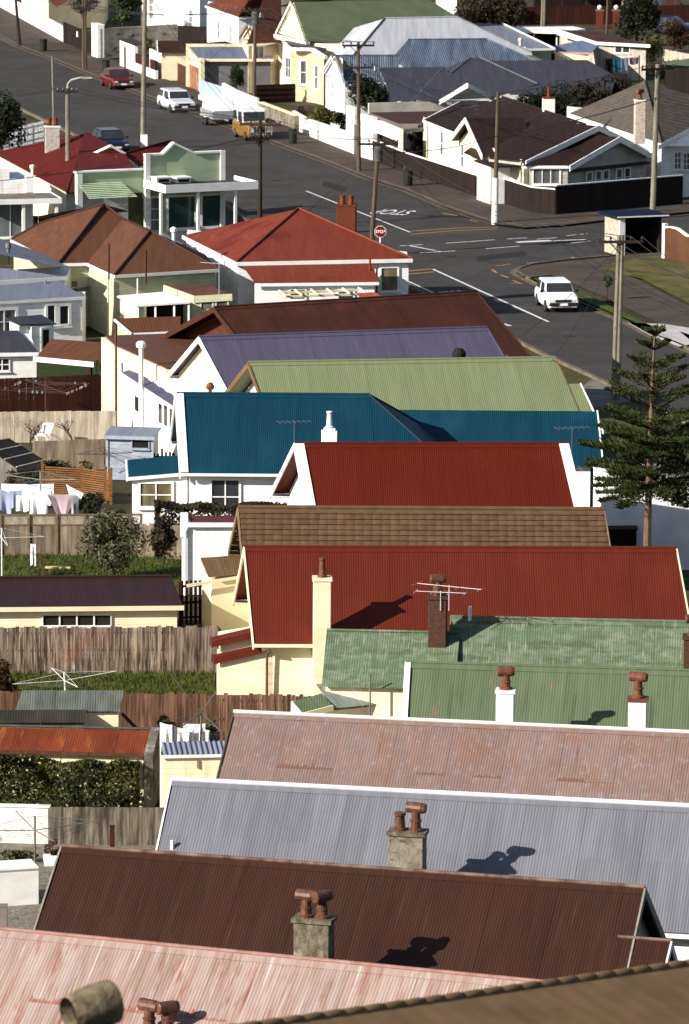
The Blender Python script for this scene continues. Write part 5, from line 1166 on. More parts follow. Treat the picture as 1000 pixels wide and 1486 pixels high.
wall_line('garden_wall', 'white stepped garden wall behind the covered trailer', [(322, 151), (340, 157), (372, 168)], [1.5, 1.3, 1.2], .2, WHT)
wall_line('garden_wall', 'white plinth wall under the pale blue corrugated fence', [(288, 146), (324, 160)], .42, .1, WHT)
tree('shrub', 'dark clipped oval bush beside the pale blue corrugated fence', P(343, 140, 0), 2.3, (.62, .6, 1.0), FDK, 1500, .13, 42, .06, 'bush', 16)
tree('shrub', 'yellow green bush beside the cream villa', P(386, 130, 0), 1.7, (1.0, .7, .75), FYL, 1500, .14, 43, .06, 'bush')
t = fence('slat_fence', 'dark brown horizontal slat fence below the cream villa', [(372, 150), (428, 148)], 1.3, TMD, 1.0, gap=.01, jit=.0)
q0, q1 = P(372, 150, 0), P(428, 148, 0)
for k_ in range(3): MB().beam(q0+Vector((0, -.06, .35+k_*.35)), q1+Vector((0, -.06, .35+k_*.35)), .05, .12).build('rail', TMK, t)
wall_line('garden_wall', 'low stone and white front wall with posts of the cream villa', [(376, 170), (428, 190)], 1.0, .3, M('patched_stone', C(190, 178, 156), C(130, 118, 102), (2, 2, 2), rough=.9), cap=.06, capm=CRM)
wall_line('garden_wall', 'long white wall sloping along the footpath below the yellow green garden', [(424, 184), (445, 196), (505, 220)], [1.1, 1.1, 1.25], .2, WHT)
wall_line('garden_wall', 'tall white entrance wall with a grey gate behind the double arm power pole', [(502, 218), (514, 223)], 2.9, .3, WHT)
wall_line('garden_wall', 'tall white wall right of the grey entrance gate', [(521, 226), (541, 232)], 2.7, .3, WHT)
fence('gate', 'narrow grey timber gate in the tall white entrance wall', [(514, 223), (521, 226)], 1.9, M('grey_green_timber', C(140, 140, 126), C(116, 116, 104), (2, 2, .5)), .2, gap=.002, jit=0)
tree('shrub', 'yellow green garden shrub behind the long white wall', P(475, 196, 0), 1.9, (1.3, .9, .85), FYL, 2200, .14, 44, .06, 'bush')
tree('shrub', 'dark green garden shrub behind the long white wall', P(498, 200, 0), 1.7, (.6, .6, .8), FDK, 900, .14, 45, .06, 'bush')
tree('shrub', 'small red brown shrub at the top of the long white wall', P(442, 178, 0), 1.3, (.6, .5, .6), FBR, 700, .13, 46, .05, 'bush')
fence('paling_fence', 'dark stained fence with white capping running along the far footpath', [(541, 234), (590, 254), (690, 287)], 1.35, TMD, .16, gap=.005, jit=.002, cap=.06)
fence('paling_fence', 'dark stained street corner fence left part beside the white entrance box', [(728, 297), (772, 311), (806, 314)], 1.55, TMD, .16, gap=.005, jit=.002, cap=.06)
fence('paling_fence', 'black stained tall fence with white capping behind the bus shelter', [(806, 314), (990, 298)], 1.75, TMD, .16, gap=.005, jit=.002, cap=.06)
# ================================================================ generic houses from pixel corners
def W_(t, pts): return [P(*p) for p in pts]
def proof(t, faces, m, name='roof', flat=False, **kw):
    mb = MB()
    for fc in faces:
        fc = solve(fc); mb.prism([P(*p) for p in fc], (0, 0, -.06)) if flat else corr(mb, [P(*p) for p in fc], **kw)
    return mb.build(name, m, t, smooth=not flat)
def pwall(t, eave, m, name='wall', inset=.25, top=.08, back=None):
    """walls hanging from a visible eaves line (left to right); the back is closed by `back` metres of depth"""
    W = [P(*p) for p in eave]; bk = Vector((0, back or 5, 0)); poly = W+[W[-1]+bk, W[0]+bk]; c = sum(poly, Vector())/len(poly)
    q = []
    for p in poly:
        d = c-p; d.z = 0; q.append(p+d.normalized()*inset-Vector((0, 0, top)))
    n = len(q); mb = MB(); g = [Vector((p.x, p.y, -.05)) for p in q]
    mb.add(g+q, [[i, (i+1) % n, n+(i+1) % n, n+i] for i in range(n)]+[list(range(n, 2*n))]); mb.build(name, m, t); return q
def edge(t, A, B, m, d=.18, w=.07, name='fascia', up=.02):
    a, b = P(*A), P(*B); MB().beam(a-Vector((0, 0, d/2-up)), b-Vector((0, 0, d/2-up)), w, d).build(name, m, t)
def cap(t, A, B, m, r=.06): MB().tube([P(*A)+Vector((0, 0, .04)), P(*B)+Vector((0, 0, .04))], r, 6).build('ridge_cap', m, t)
def wframe(q, i):
    a, b = q[i], q[i+1]; return Fr(a, math.atan2(b.y-a.y, b.x-a.x))
def pwin(t, q, i, px, py, w, h_, nm=1, nh=0, g=None, trim=None, fw=.08):
    fr_ = wframe(q, i); u, z = fr_.at(px, py, 0); return window(t, fr_, (u, 0, z), w, h_, 'near', nm, nh, g, trim, fw)
def pchim(t, base, z0, z1, w, d, m, kinds=(), capm=None, a=0, dx=.36, capw=.04):
    h = G(); h.t = t; p = P(*base, z0); h.f = Fr(p, a); return chimney(h, 0, 0, z0-.5, z1, w, d, m, kinds, capm, dx, capw=capw)
DRIDGE = M('brown_capping', C(92, 56, 42), C(78, 48, 36))
# --- orange red hipped corner house
t = thing('house', 'hipped corner house with orange red roof, white eaves and brick chimney', 'house', P(343, 470, 0))
ap, e1, e2, e3, bk = (433, 303, 4.9), (265, 342, 3.1), (343, 381, 3.1), (599, 376, 3.1), (520, 340, 3.1)
proof(t, [[e1, e2, ap], [e2, e3, ap]], RF_ORG); proof(t, [[e3, bk, ap], [bk, e1, ap]], RF_ORG, 'rear_roof')
cap(t, e2, ap, RF_ORG); cap(t, e3, ap, RF_ORG); edge(t, e1, e2, WHT); edge(t, e2, e3, WHT)
q = pwall(t, [e1, e2, e3], WWB, back=3.5)
proof(t, [[(352, 386, 2.95), (540, 383, 2.95), (550, 410, 2.35), (370, 412, 2.35)]], RF_ORG, 'lean_to_roof'); edge(t, (370, 412, 2.37), (550, 410, 2.37), WHT, .14)
q2 = pwall(t, [(366, 412, 2.35), (547, 410, 2.35)], WWB, 'lean_to_wall', .12, .06, 1.2)
for x in (432, 502): pwin(t, q2, 0, x, 427, .7, .45, 0, 0, GLS)
pwin(t, q, 1, 565, 405, .8, 1.1, 0, 0, CUR); 
mb = MB(); a_ = P(549, 382, 3.0); mb.tube([P(537, 376, 3.3), Vector((P(537, 376, 3.3).x, P(537, 376, 3.3).y-.1, 0))], .06, 6); mb.build('downpipe', RF_ORG, t)
mb = MB(); p = P(547, 383, 3.0); mb.tube([p, (p.x, p.y, 0)], .05, 6); mb.build('downpipe', RF_ORG, t)
pchim(t, (503, 345), 3.6, 5.2, .95, .55, BRK, [('pot', TEO), ('pot', TEO)], BRK, -.1, .42, .03)
tp = thing('pergola', 'open timber pergola under the orange red lean-to roof', 'pergola', P(412, 468, 0)); pa, pb = P(405, 425, 2.1), P(520, 421, 2.1)
MB().beam(pa, pb, .07, .12).build('beam', CRM, tp); MB().beam(pa+Vector((.3, -1.4, 0)), pb+Vector((.3, -1.4, 0)), .07, .12).build('beam', CRM, tp)
for i in range(6): q_ = pa.lerp(pb, i/5); MB().beam(q_+Vector((0, .1, .1)), q_+Vector((.35, -1.6, .1)), .06, .1).build('rafter', CRM, tp)
for q_ in (pa+Vector((.35, -1.4, 0)), pb+Vector((.25, -1.4, 0))): MB().beam((q_.x, q_.y, -.05), (q_.x, q_.y, 2.04), .09, .09).build('post', CRM, tp)
mb = MB(); mb.prism([P(518, 425, 2.3), P(545, 424, 2.5), P(556, 432, 2.3), P(525, 434, 2.1)], (0, 0, -.05)); mb.build('porch_canopy', RF_ORG, t)
tree('shrub', 'dark shrub in the gap beside the orange red corner house', P(346, 446, 0), 1.3, (.7, .6, .65), FMD, 900, .13, 47, .05, 'bush')
# --- warm brown double hipped house
t = thing('house', 'double hipped house with warm brown roof and pale green walls', 'house', P(166, 480, 0))
L1, b_, c_, d_, e_ = (16, 348, 3.1), (85, 383, 3.1), (126, 382, 3.1), (166, 400, 3.1), (318, 391, 3.1)
P1, W1, W2, LP = (151, 297, 5.2), (178, 318, 4.6), (218, 336, 4.6), (57, 325, 4.5)
LP = zpl(L1, b_, P1, (57, 325)); proof(t, [[L1, b_, P1, LP], [b_, c_, W1, P1], [c_, d_, W2, W1], [d_, e_, W2]], RF_BR3)
for a_, b2_ in ((b_, P1), (d_, W2), (P1, W1), (W1, W2), (P1, LP)): cap(t, a_, b2_, DRIDGE)
cap(t, e_, W2, DRIDGE); cap(t, L1, LP, DRIDGE)
proof(t, [[e_, (300, 362, 3.1), W1, W2], [P1, (190, 318, 3.6), (60, 322, 3.4), LP]], RF_BR3, 'rear_roof')
for a_, b2_ in ((L1, b_), (b_, c_), (c_, d_), (d_, e_)): edge(t, a_, b2_, WHT, .14)
q = pwall(t, [L1, b_, c_, d_, e_], PGW, back=3)
pwin(t, q, 1, 103, 418, .6, .7, 1, 0, NET, PGW); 
MB().beam(P(98, 416, 1.9)+Vector((.1, -.5, 0)), P(128, 414, 1.9)+Vector((.2, -.6, .1)), .5, .05).build('window_hood', PGW, t)
for px, py, hh in ((158, 357, 1.1), (212, 363, 1.0)):
    p = P(px, py+30, 3.6); mb = MB(); mb.tube([(p.x, p.y, 3.0), (p.x, p.y, 3.6+hh)], .05, 6); mb.build('vent_pipe', DRIDGE, t)
p = P(252, 352, 3.9); mb = MB(); mb.lathe((p.x, p.y, 3.2), [(.09, 0), (.09, 1.2), (.16, 1.24), (.17, 1.4), (.05, 1.48)], 10); mb.build('flue', WHT, t)
for x in (157, 200): p = P(x, 402, 3.0); mb = MB(); mb.tube([(p.x, p.y-.15, 2.95), (p.x, p.y-.15, 0)], .045, 6); mb.build('downpipe', WHT if x > 180 else CRM, t)
# carport and annexes
t = thing('carport', 'flat white roofed carport attached to the warm brown house', 'carport', P(176, 482, 0))
A1, A2, A3, A4 = (170, 429, 2.3), (240, 423, 2.45), (276, 438, 2.3), (198, 443, 2.2)
mb = MB(); mb.prism([P(*A1), P(*A2), P(*A3), P(*A4)], (0, 0, -.08)); mb.build('roof', WHT, t)
p4, p3, p1 = P(*A4), P(*A3), P(*A1)
mb = MB(); mb.hexa([Vector((p.x, p.y, z)) for z in (0, 2.1) for p in (p1+Vector((.15, -.1, 0)), p4+Vector((.1, .1, 0)), p4+Vector((.35, .3, 0)), p1+Vector((.4, .1, 0)))]); mb.build('wall', CRM, t)
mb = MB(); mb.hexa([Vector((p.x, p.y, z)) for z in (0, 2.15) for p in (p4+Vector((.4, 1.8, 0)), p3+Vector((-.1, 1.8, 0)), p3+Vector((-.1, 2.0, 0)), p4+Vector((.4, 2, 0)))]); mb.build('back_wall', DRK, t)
for k_ in (.35, .7, .97): p = p4.lerp(p3, k_); MB().beam((p.x, p.y+.1, 0), (p.x, p.y+.1, 2.15), .09, .09).build('post', WHT, t)
MB().beam(p4.lerp(p3, .4)+Vector((0, .1, -1.2)), p3+Vector((0, .1, -1.2)), .06, .08).build('rail', WHT, t)
t = thing('annex', 'pale green annex with flat brown roof beside the white carport', 'shed', P(280, 475, 0))
B1, B2, B3, B4 = (238, 414, 2.6), (300, 412, 2.7), (337, 427, 2.6), (282, 430, 2.5)
proof(t, [[B1, B2, B3, B4]], RF_BR3, flat=True); edge(t, B1, B4, PGW, .32); edge(t, B4, B3, PGW, .32)
q = pwall(t, [B1, B4, B3], PGW, inset=.1, top=.3, back=1.5); pwin(t, q, 1, 300, 441, .5, .5, 0, 0, NET, PGW); pwin(t, q, 1, 322, 440, .5, .5, 0, 0, NET, PGW)
antenna(t, P(318, 430, 2.6), 1.6, 1.9, -.35, WM, 6)
t = thing('lean_to_shed', 'brown lean-to roof with white fascia behind the brown gable', 'shed', P(190, 520, 0))
proof(t, [[(167, 462, 2.5), (262, 460, 2.5), (262, 480, 2.05), (192, 483, 2.0)]], RF_BR3, pitch=.15); edge(t, (192, 484, 2.02), (262, 481, 2.07), WHT, .16); edge(t, (166, 463, 2.5), (191, 484, 2.03), WHT, .1)
pwall(t, [(168, 465, 2.4), (192, 484, 2.0), (260, 481, 2.0)], PGW, inset=.08, back=1.5)
# --- blue grey house at the left edge
t = thing('house', 'white weatherboard house with blue grey roof and stepped eaves at the left edge', 'house', P(120, 510, 0))
u1, u2 = (-60, 411, 3.0), (98, 402, 3.0)
proof(t, [[(-60, 360, 4.2), (0, 369, 4.1), u2, u1]], RF_BGR); edge(t, u1, u2, WHT, .16)
proof(t, [[(0, 369, 4.1), (-60, 360, 4.2), (0, 352, 3.0), (70, 372, 3.0), u2]], RF_BGR, 'rear_roof')
pwall(t, [u1, u2], WWB, 'upper_wall', .15, .1, 5)
l1, l2 = (-60, 441, 2.45), (124, 431, 2.45)
proof(t, [[(-60, 418, 2.95), (84, 409, 2.95), l2, l1]], RF_BGR, 'lean_to_roof'); edge(t, l1, l2, WHT, .14)
q = pwall(t, [l1, l2], WWB, 'wall', .15, .06, 2.5)
pwin(t, q, 0, 76, 456, .5, .85, 0, 0, GLS, fw=.12); pwin(t, q, 0, 91, 457, .55, .85, 0, 0, GLS, fw=.14); pwin(t, q, 0, 6, 467, 1.1, 1.1, 1, 1, NET, fw=.14)
p = P(68, 405, 3.0); mb = MB(); mb.tube([(p.x, p.y-1.1, 3.1), (p.x, p.y-1.2, 2.0)], .05, 6); mb.build('vent_pipe', STL, t)
p = P(12, 362, 4.0); mb = MB(); mb.lathe((p.x, p.y, 3.3), [(.08, 0), (.08, .75), (.15, .8), (.12, 1.0), (.02, 1.05)], 10); mb.build('vent_cowl', STL, t)
h = block('entry_hut', 'small white entry hut with grey roof and a dark doorway', (45, 473), (80, 470), 1.7, 1.2); f = h.f
tag(h.t, cat='hut'); walls(h, .05, h.ln-.05, .05, 1.1, 1.65, WHT, 0, 1.8); walls(h, -.5, .04, .25, 1.1, 1.7, WWB, 0, 1.8, name='side_wall')
roofs(h, [[(-.7, 1.2, 2.0), (h.ln, 1.2, 2.0), (h.ln+.05, -.05, 1.72), (-.55, .15, 1.8)]], RF_SLT, flat=True); door(h.t, f, (h.ln*.62, .05, .02), .35, 1.45, 'near', DRK)
# --- verandah building at the left edge
t = thing('verandah_building', 'white boarded building with a rusty flat verandah roof on posts at the left edge', 'building', P(40, 345, 0))
mb = MB(); A, B = P(-50, 293, 2.9), P(88, 290, 2.9); d = (B-A).normalized(); n = Vector((-d.y, d.x, 0)); fv = Fr(A, math.atan2(d.y, d.x)); Lv = (B-A).length
mb.fbox(fv, 0, Lv, 0, 3.0, 2.9, 2.96); mb.build('verandah_roof', M('rusting_flat_iron', C(168, 162, 154), C(130, 120, 110), (1, 1, 1), spot=(C(140, 88, 60), (.7, .7, .7), .55, .62)), t)
MB().fbox(fv, -.05, Lv+.05, -.08, -.002, 2.72, 3.0).build('fascia', WHT, t); MB().fbox(fv, Lv+.002, Lv+.06, 0, 3, 2.72, 3.0).build('fascia', WHT, t)
for px in (34, 82): u = fv.at(px, 320, .15)[0]; MB().fbox(fv, u-.08, u+.08, .07, .23, 0, 2.88).build('post', WHT, t)
mb = MB(); mb.fbox(fv, -1, fv.at(48, 270, 3.0)[0], 3.02, 8, 0, 3.75); mb.build('wall', WWB, t); u = fv.at(48, 270, 3.0)[0]
mb = MB(); mb.fbox(fv, u-.4, u+.02, 2.95, 3.3, 3.0, 3.9); mb.build('corner_pier', WHT, t)
mb = MB(); mb.fbox(fv, -1, u-1.3, 3.05, 6, 3.751, 4.3); mb.build('upper_parapet', WWB, t)
window(t, fv, (fv.at(15, 322, 2.98)[0], 3.02, 1.5), 1.5, 1.8, 'near', 1, 0, M('pale_shop_glass', C(170, 176, 178), C(140, 150, 154), (1, 1, 1), rough=.2)); 
fence('paling_fence', 'dark board fence between the verandah and the mint green shop', [PT(46, 313, 1.3), PT(100, 313, 1.3)], 1.3, TMD, .18, jit=0, world=True)
# --- mint green corner shop
t = thing('shop', 'mint green corner shop with white trimmed parapets, awning and posted verandah', 'shop', P(265, 345, 0))
MNT = M('mint_paint', C(190, 206, 170, .74), C(174, 192, 156, .74), (.8, .8, .8), spot=(C(164, 184, 148, .7), (.5, .5, 1.4), .55, .7)); MNT2 = M('olive_wall', C(134, 128, 92), C(116, 112, 80), (1, 1, 1)); GW = M('grey_white_render', C(206, 206, 206, .75), C(180, 180, 184, .75), (1, 1, 1))
A, B = P(211, 368, 0), P(326, 362, 0); fs = Fr(A, math.atan2(B.y-A.y, B.x-A.x)); Ls = (B-A).length; VF = 3.2      # verandah front at v = 0, shop front at v = 2
zt1 = fs.at(212, 226, VF)[1]; zt2 = fs.at(250, 209, VF)[1]; ur = fs.at(325, 226, VF)[0]; ul = fs.at(211, 226, VF)[0]; um = fs.at(252, 209, VF)[0]; ua = fs.at(236, 222, VF)[0]; ub = fs.at(282, 222, VF)[0]
mb = MB(); mb.prism([fs(ul, VF, 0), fs(ur, VF, 0), fs(ur, VF, zt1), fs(ub, VF, zt1), fs(um, VF, zt2), fs(ua, VF, zt1), fs(ul, VF, zt1)], fs.v*.25); mb.build('parapet', MNT, t)
mb = MB()
for (u0_, z0_), (u1_, z1_) in (((ul, zt1), (ua, zt1)), ((ua, zt1), (um, zt2)), ((um, zt2), (ub, zt1)), ((ub, zt1), (ur, zt1))): mb.beam(fs(u0_, VF+.1, z0_+.05), fs(u1_, VF+.1, z1_+.05), .4, .1)
mb.build('coping', WHT, t)
for u_ in (ul+.1, ur-.1): MB().fbox(fs, u_-.14, u_+.14, VF-.12, VF-.004, 0, zt1+.12).build('pilaster', WHT, t)
zc0 = fs.at(230, 281, 0)[1]; zc1 = fs.at(230, 271, 0)[1]
MB().fbox(fs, ul-.1, ur+.55, -.0, .08, zc0, zc1+.06).build('verandah_fascia', WHT, t); MB().fbox(fs, ul-.18, ul-.102, 0, VF-.13, zc0, zc1+.06).build('verandah_fascia', WHT, t); MB().fbox(fs, ur+.552, ur+.63, 0, VF-.13, zc0, zc1+.06).build('verandah_fascia', WHT, t)
MB().fbox(fs, ul-.1, ur+.55, .082, VF-.14, zc0+.12, zc0+.2).build('verandah_roof', M('dark_flat_roof', C(96, 84, 72), C(74, 66, 58)), t)
for px in (234, 288, 342): u_ = fs.at(px, 310, .12)[0]; MB().fbox(fs, u_-.07, u_+.07, .085, .22, 0, zc0).build('post', WHT, t)
TEAL = M('dark_teal_glass', (.006, .05, .048, 1), (.01, .035, .035, 1), (.7, .7, .7), rough=.12, spec=.5)
for x0_, x1_ in ((242, 285), (291, 322)):
    u0_, u1_ = fs.at(x0_, 300, VF)[0], fs.at(x1_, 300, VF)[0]; window(t, fs, ((u0_+u1_)/2, VF, 1.75), u1_-u0_-.2, 1.7, 'near', 0, 0, TEAL, fw=.1)
MB().fbox(fs, ul+.25, ur-.25, VF-.06, VF-.003, 0, .75).build('stall_riser', GW, t)
u_ = fs.at(225, 300, VF)[0]; window(t, fs, (u_, VF, 1.4), .5, 2.4, 'near', 0, 3, NET)
for px in (223, 252):
    p = fs.at(px+12, 258, VF-.6); q = fs(p[0], VF-.6, p[1]); fb = Fr(q, fs.a)
    mb = MB(); mb.fbox(fb, -.42, .42, -.25, .58, q.z-.25+.0, q.z+.0); mb.fbox(fb, -.46, .46, -.32, .59, q.z+.002, q.z+.07); o = mb.build('air_conditioner', WHT, t); MB().fbox(fb, -.32, .32, -.27, -.252, q.z-.21, q.z-.05).build('grille', DRK, o)
# left wing of the shop
ul2 = fs.at(111, 260, VF+.3)[0]; zp = fs.at(160, 249, VF+.3)[1]; zlow = 2.9
MB().fbox(fs, ul2, ul-.005, VF+.3, VF+.55, zlow, zp).build('side_parapet', MNT, t); MB().fbox(fs, ul2-.05, ul-.01, VF+.2, VF+.65, zp+.002, zp+.09).build('side_coping', WHT, t)
um2 = fs.at(186, 300, VF+.3)[0]
MB().fbox(fs, ul2, um2, VF+.3, VF+.5, 0, zlow-.002).build('side_wall', GW, t); MB().fbox(fs, um2+.003, ul-.01, VF+.45, VF+.6, 0, zlow-.002).build('side_wall', MNT2, t)
MB().fbox(fs, ul2-.02, ul2+.3, VF+.15, VF+.298, 0, zp-.05).build('side_pilaster', WHT, t)
AWN = M('mint_awning', C(206, 224, 190, .74), C(186, 206, 168, .74)); ac0, ac1 = fs.at(113, 266, VF+.25), fs.at(176, 264, VF+.25); az = fs.at(118, 290, VF-.7)
mb = MB(); aA, aB, aC, aD = fs(ac0[0], VF+.25, ac0[1]), fs(ac1[0], VF+.25, ac1[1]), fs(ac1[0]+.55, VF-.75, az[1]), fs(ac0[0]+.3, VF-.75, az[1])
for i in range(9):
    q0_, q1_ = i/9, (i+.92)/9; up_ = Vector((0, -.01, .05)); mb.prism([aA.lerp(aD, q0_), aB.lerp(aC, q0_), aB.lerp(aC, q1_)+up_, aA.lerp(aD, q1_)+up_], (0, 0, -.02))
mb.build('awning', AWN, t)
# red roofs behind the parapets
RR = M('maroon_iron', C(122, 36, 28), C(110, 32, 24), STK, island=.03)
e0, e1_, pk = (-10, 223, 2.75), (96, 280, 2.75), (124, 196, 4.35)
proof(t, [[e0, e1_, pk]], RR, 'roof', laps=())
proof(t, [[e1_, (214, 272, 2.75), (180, 222, 3.9), pk]], RR, 'roof'); proof(t, [[(168, 227, 3.7), (248, 205, 4.2), (200, 242, 3.2), (300, 236)]], RR, 'roof')
edge(t, e0, e1_, CRM, .18); cap(t, pk, e0, RR); cap(t, pk, e1_, RR); cap(t, pk, (180, 222, 3.9), RR); cap(t, (168, 227, 3.7), (248, 205, 4.2), RR)
mb = MB(); mb.prism([P(134, 223, 3.8), P(179, 221, 3.8), P(160, 211, 4.3)], (0, .1, 0)); mb.build('gablet', CRM, t)
for a_, b2_ in (((132, 223, 3.85), (160, 210, 4.4)), ((160, 210, 4.4), (182, 222, 3.9)), ((168, 227, 3.8), (199, 241, 3.3))): edge(t, a_, b2_, WHT, .13)
pwall(t, [e0, e1_, (208, 272, 2.75)], CWB, 'rear_wall', .3, .1, .6)
pchim(t, (76, 212), 3.8, 4.9, .85, .5, M('whitewashed_brick', C(214, 208, 198, .7), C(168, 158, 148, .7), (6, 6, 9), rough=.9), [('pot', TEO), ('pot', TEO)], WHT, .1)
p = P(47, 254, 2.9); mb = MB(); mb.lathe((p.x, p.y, 2.3), [(.08, 0), (.08, .95), (.15, .98), (.15, 1.15), (.03, 1.2)], 10); mb.build('vent_pipe', WHT, t)
fence('picket_fence', 'white picket fence beyond the maroon roof at the left edge', [(-40, 232), (30, 212), (64, 204)], 1.3, WHT, .13, gap=.03, jit=.01)
tree('tree', 'dark evergreen tree at the left edge above the maroon roof', P(2, 232, 0), 4.2, (1.75, 1.5, 1.8), FDK, 4200, .2, 51, .14, 'tree', 16)

RPT = M('dark_tar_patch', C(66, 60, 58), C(56, 52, 50), (2, 2, 2), rough=.85)
for pts in ([(470, 262), (505, 272), (500, 279), (468, 270)], [(690, 372), (760, 364), (765, 370), (694, 379)]):
    q = sheet('tar_patch', pts, RPT, .004, parent=rd)
for x, y in ((402, 262), (655, 372), (826, 488)):
    p = P(x, y, 0); MB().tube2((p.x, p.y, .003), [(.33, 0), (.33, .006)], 20).build('manhole_cover', M('cast_iron', C(70, 60, 54), C(50, 44, 40), (8, 8, 8), rough=.6), rd)
# ================================================================ houses beyond the far footpath
SLG = M('slate_trim', C(150, 150, 154), C(126, 126, 132))
def gable_face(t, A, B, K, m, trim=WHT, thick=.1, boardd=.24, out=(0, -1, 0)):
    """a gable end wall with bargeboards: A, B eaves corners, K peak (pixel x, y, z)"""
    a, b, k = P(*A), P(*B), P(*K); o = Vector(out)
    MB().prism([a, b, k], -o*thick).build('gable', m, t)
    MB().board(k+o*.25+Vector((0, 0, .06)), a+o*.25+Vector((0, 0, .06)), boardd, .06, o).build('bargeboard', trim, t)
    MB().board(k+o*.25+Vector((0, 0, .06)), b+o*.25+Vector((0, 0, .06)), boardd, .06, o).build('bargeboard', trim, t)
# --- cream villa with olive green roof
t = thing('villa', 'cream villa with olive green gabled roof and ornate bay window', 'house', P(440, 165, 0))
k1, k2 = (426, 3, 6.6), (622, -1, 6.6); g1, g2 = (404, 48, 4.2), (445, 59, 4.2)
proof(t, [[k1, k2, (706, 50), (690, 66), (560, 70), g2]], RF_OLV); proof(t, [[(650, -20, 4.4), k2, k1, g1]], RF_OLV, 'rear_roof')
gable_face(t, g1, g2, k1, CRM, WHT, out=(-.75, -.66, 0), boardd=.2)
q = pwall(t, [(402, 52, 4.0), (446, 62, 4.0), (500, 67, 4.0)], CWB, inset=.2, top=0, back=3)
edge(t, (400, 50, 4.1), (447, 61, 4.1), WHT, .3, .3, 'cornice')
# bay window block
b0, b1, b2, b3 = (424, 68, 3.6), (428, 72, 3.6), (455, 73, 3.6), (468, 82, 3.6)
MB().prism([P(414, 60, 3.85), P(420, 67, 3.85), P(452, 68, 3.85), P(472, 79, 3.5), P(474, 72, 3.7)], (0, 0, .1)).build('bay_roof', RF_SLT, t)
q2 = pwall(t, [(421, 68, 3.8), (453, 69, 3.8), (471, 81, 3.45)], M('cream_ornate_boards', C(240, 220, 176, .78), C(206, 180, 140, .78), (3, 3, 3), boards=.4), 'bay', .1, .0, 1)
edge(t, (420, 69, 3.8), (454, 70, 3.8), WHT, .22, .25, 'cornice'); edge(t, (454, 70, 3.8), (473, 82, 3.45), WHT, .22, .25, 'cornice')
pwin(t, q2, 0, 444, 105, .75, 1.6, 0, 1, NET, fw=.12); pwin(t, q2, 1, 460, 112, .7, 1.6, 0, 1, NET, fw=.12); pwin(t, q, 0, 419, 98, .95, 1.35, 1, 1, NET, fw=.12)
# --- white roofed hip house
t = thing('house', 'hipped house with large pale grey white iron roof behind the blue streaked roof', 'house', P(600, 140, 0))
r1, r2 = (558, 27, 5.8), (664, 25, 5.8); a, b = (448, 60, 3.6), (510, 84, 3.5); c = zpl(r1, r2, b, (772, 77))
proof(t, [[a, b, r1], [b, c, r2, r1]], RF_WGR); cap(t, b, r1, SLG); cap(t, r1, r2, RF_WGR); cap(t, r2, c, SLG)
for x, y in ((a, b), (b, c)): edge(t, x, y, WHT, .16)
pwall(t, [a, b, c], WWB, back=6)
# --- blue streaky roof
t = thing('house', 'white cottage with streaky dark blue iron roof behind the double arm power pole', 'house', P(520, 150, 0))
r1, r2 = (592, 58, 5.4), (706, 57, 5.4); 
vy = zpl(r1, r2, (600, 118, 3.1), (572, 81)); hp = zpl(r1, r2, (600, 118, 3.1), (790, 94))
proof(t, [[(484, 81, 4.8), (578, 81, 4.8), (498, 117, 3.2), (600, 117)], [vy, r1, r2, hp, (780, 112), (600, 118, 3.1)]], RF_BST, pitch=.15, amp=.014); cap(t, r1, r2, RF_BST); cap(t, (484, 81, 4.8), (578, 81, 4.8), RF_BST); cap(t, r2, hp, RF_BST)
gable_face(t, (470, 106, 3.3), (500, 121, 3.2), (485, 81, 4.85), WWB, out=(-.7, -.7, 0), boardd=.22)
q = pwall(t, [(471, 108, 3.2), (499, 121, 3.2), (600, 121, 3.1)], WWB, inset=.15, back=3)
pwin(t, q, 0, 484, 130, .8, 1.0, 1, 1, NET, fw=.1)
# --- slate grey house with white gable
t = thing('house', 'house with slate grey roofs in two wings and a white front gable', 'house', P(660, 165, 0))
ra, rb, re = (683, 84, 5.2), (697, 84, 5.2), (718, 142, 3.2); pm, pn, po_ = zpl(ra, rb, re, (780, 122), (679, 121), (654, 107))
wa, wb, we = (700, 88, 5.0), (852, 87, 5.0), (800, 130, 3.6)
proof(t, [[(551, 98, 4.6), (645, 97, 4.6), (600, 147, 3.0), (570, 147)], [ra, po_, (643, 97, 4.6), (600, 147)], [po_, pn, (636, 147, 3.1), (598, 147, 3.05), (645, 97)]], RF_SLT)
proof(t, [[ra, rb, pm, re, pn, po_], [wa, wb, (895, 111), (886, 136), (740, 138), we]], RF_SLT, 'side_roof'); cap(t, rb, pm, SLG, .04); cap(t, ra, po_, SLG, .04); cap(t, (645, 97, 4.6), (598, 147, 3.05), SLG, .04)
gable_face(t, (637, 146, 3.1), (718, 142, 3.1), (679, 121, 4.3), WWB, boardd=.3)
gable_face(t, (550, 99, 4.5), (562, 122, 3.2), (551, 97, 4.6), WWB, out=(-1, 0, 0), boardd=.22)
q = pwall(t, [(572, 148, 2.95), (716, 146, 2.95)], WWB, inset=.2, back=1.5)
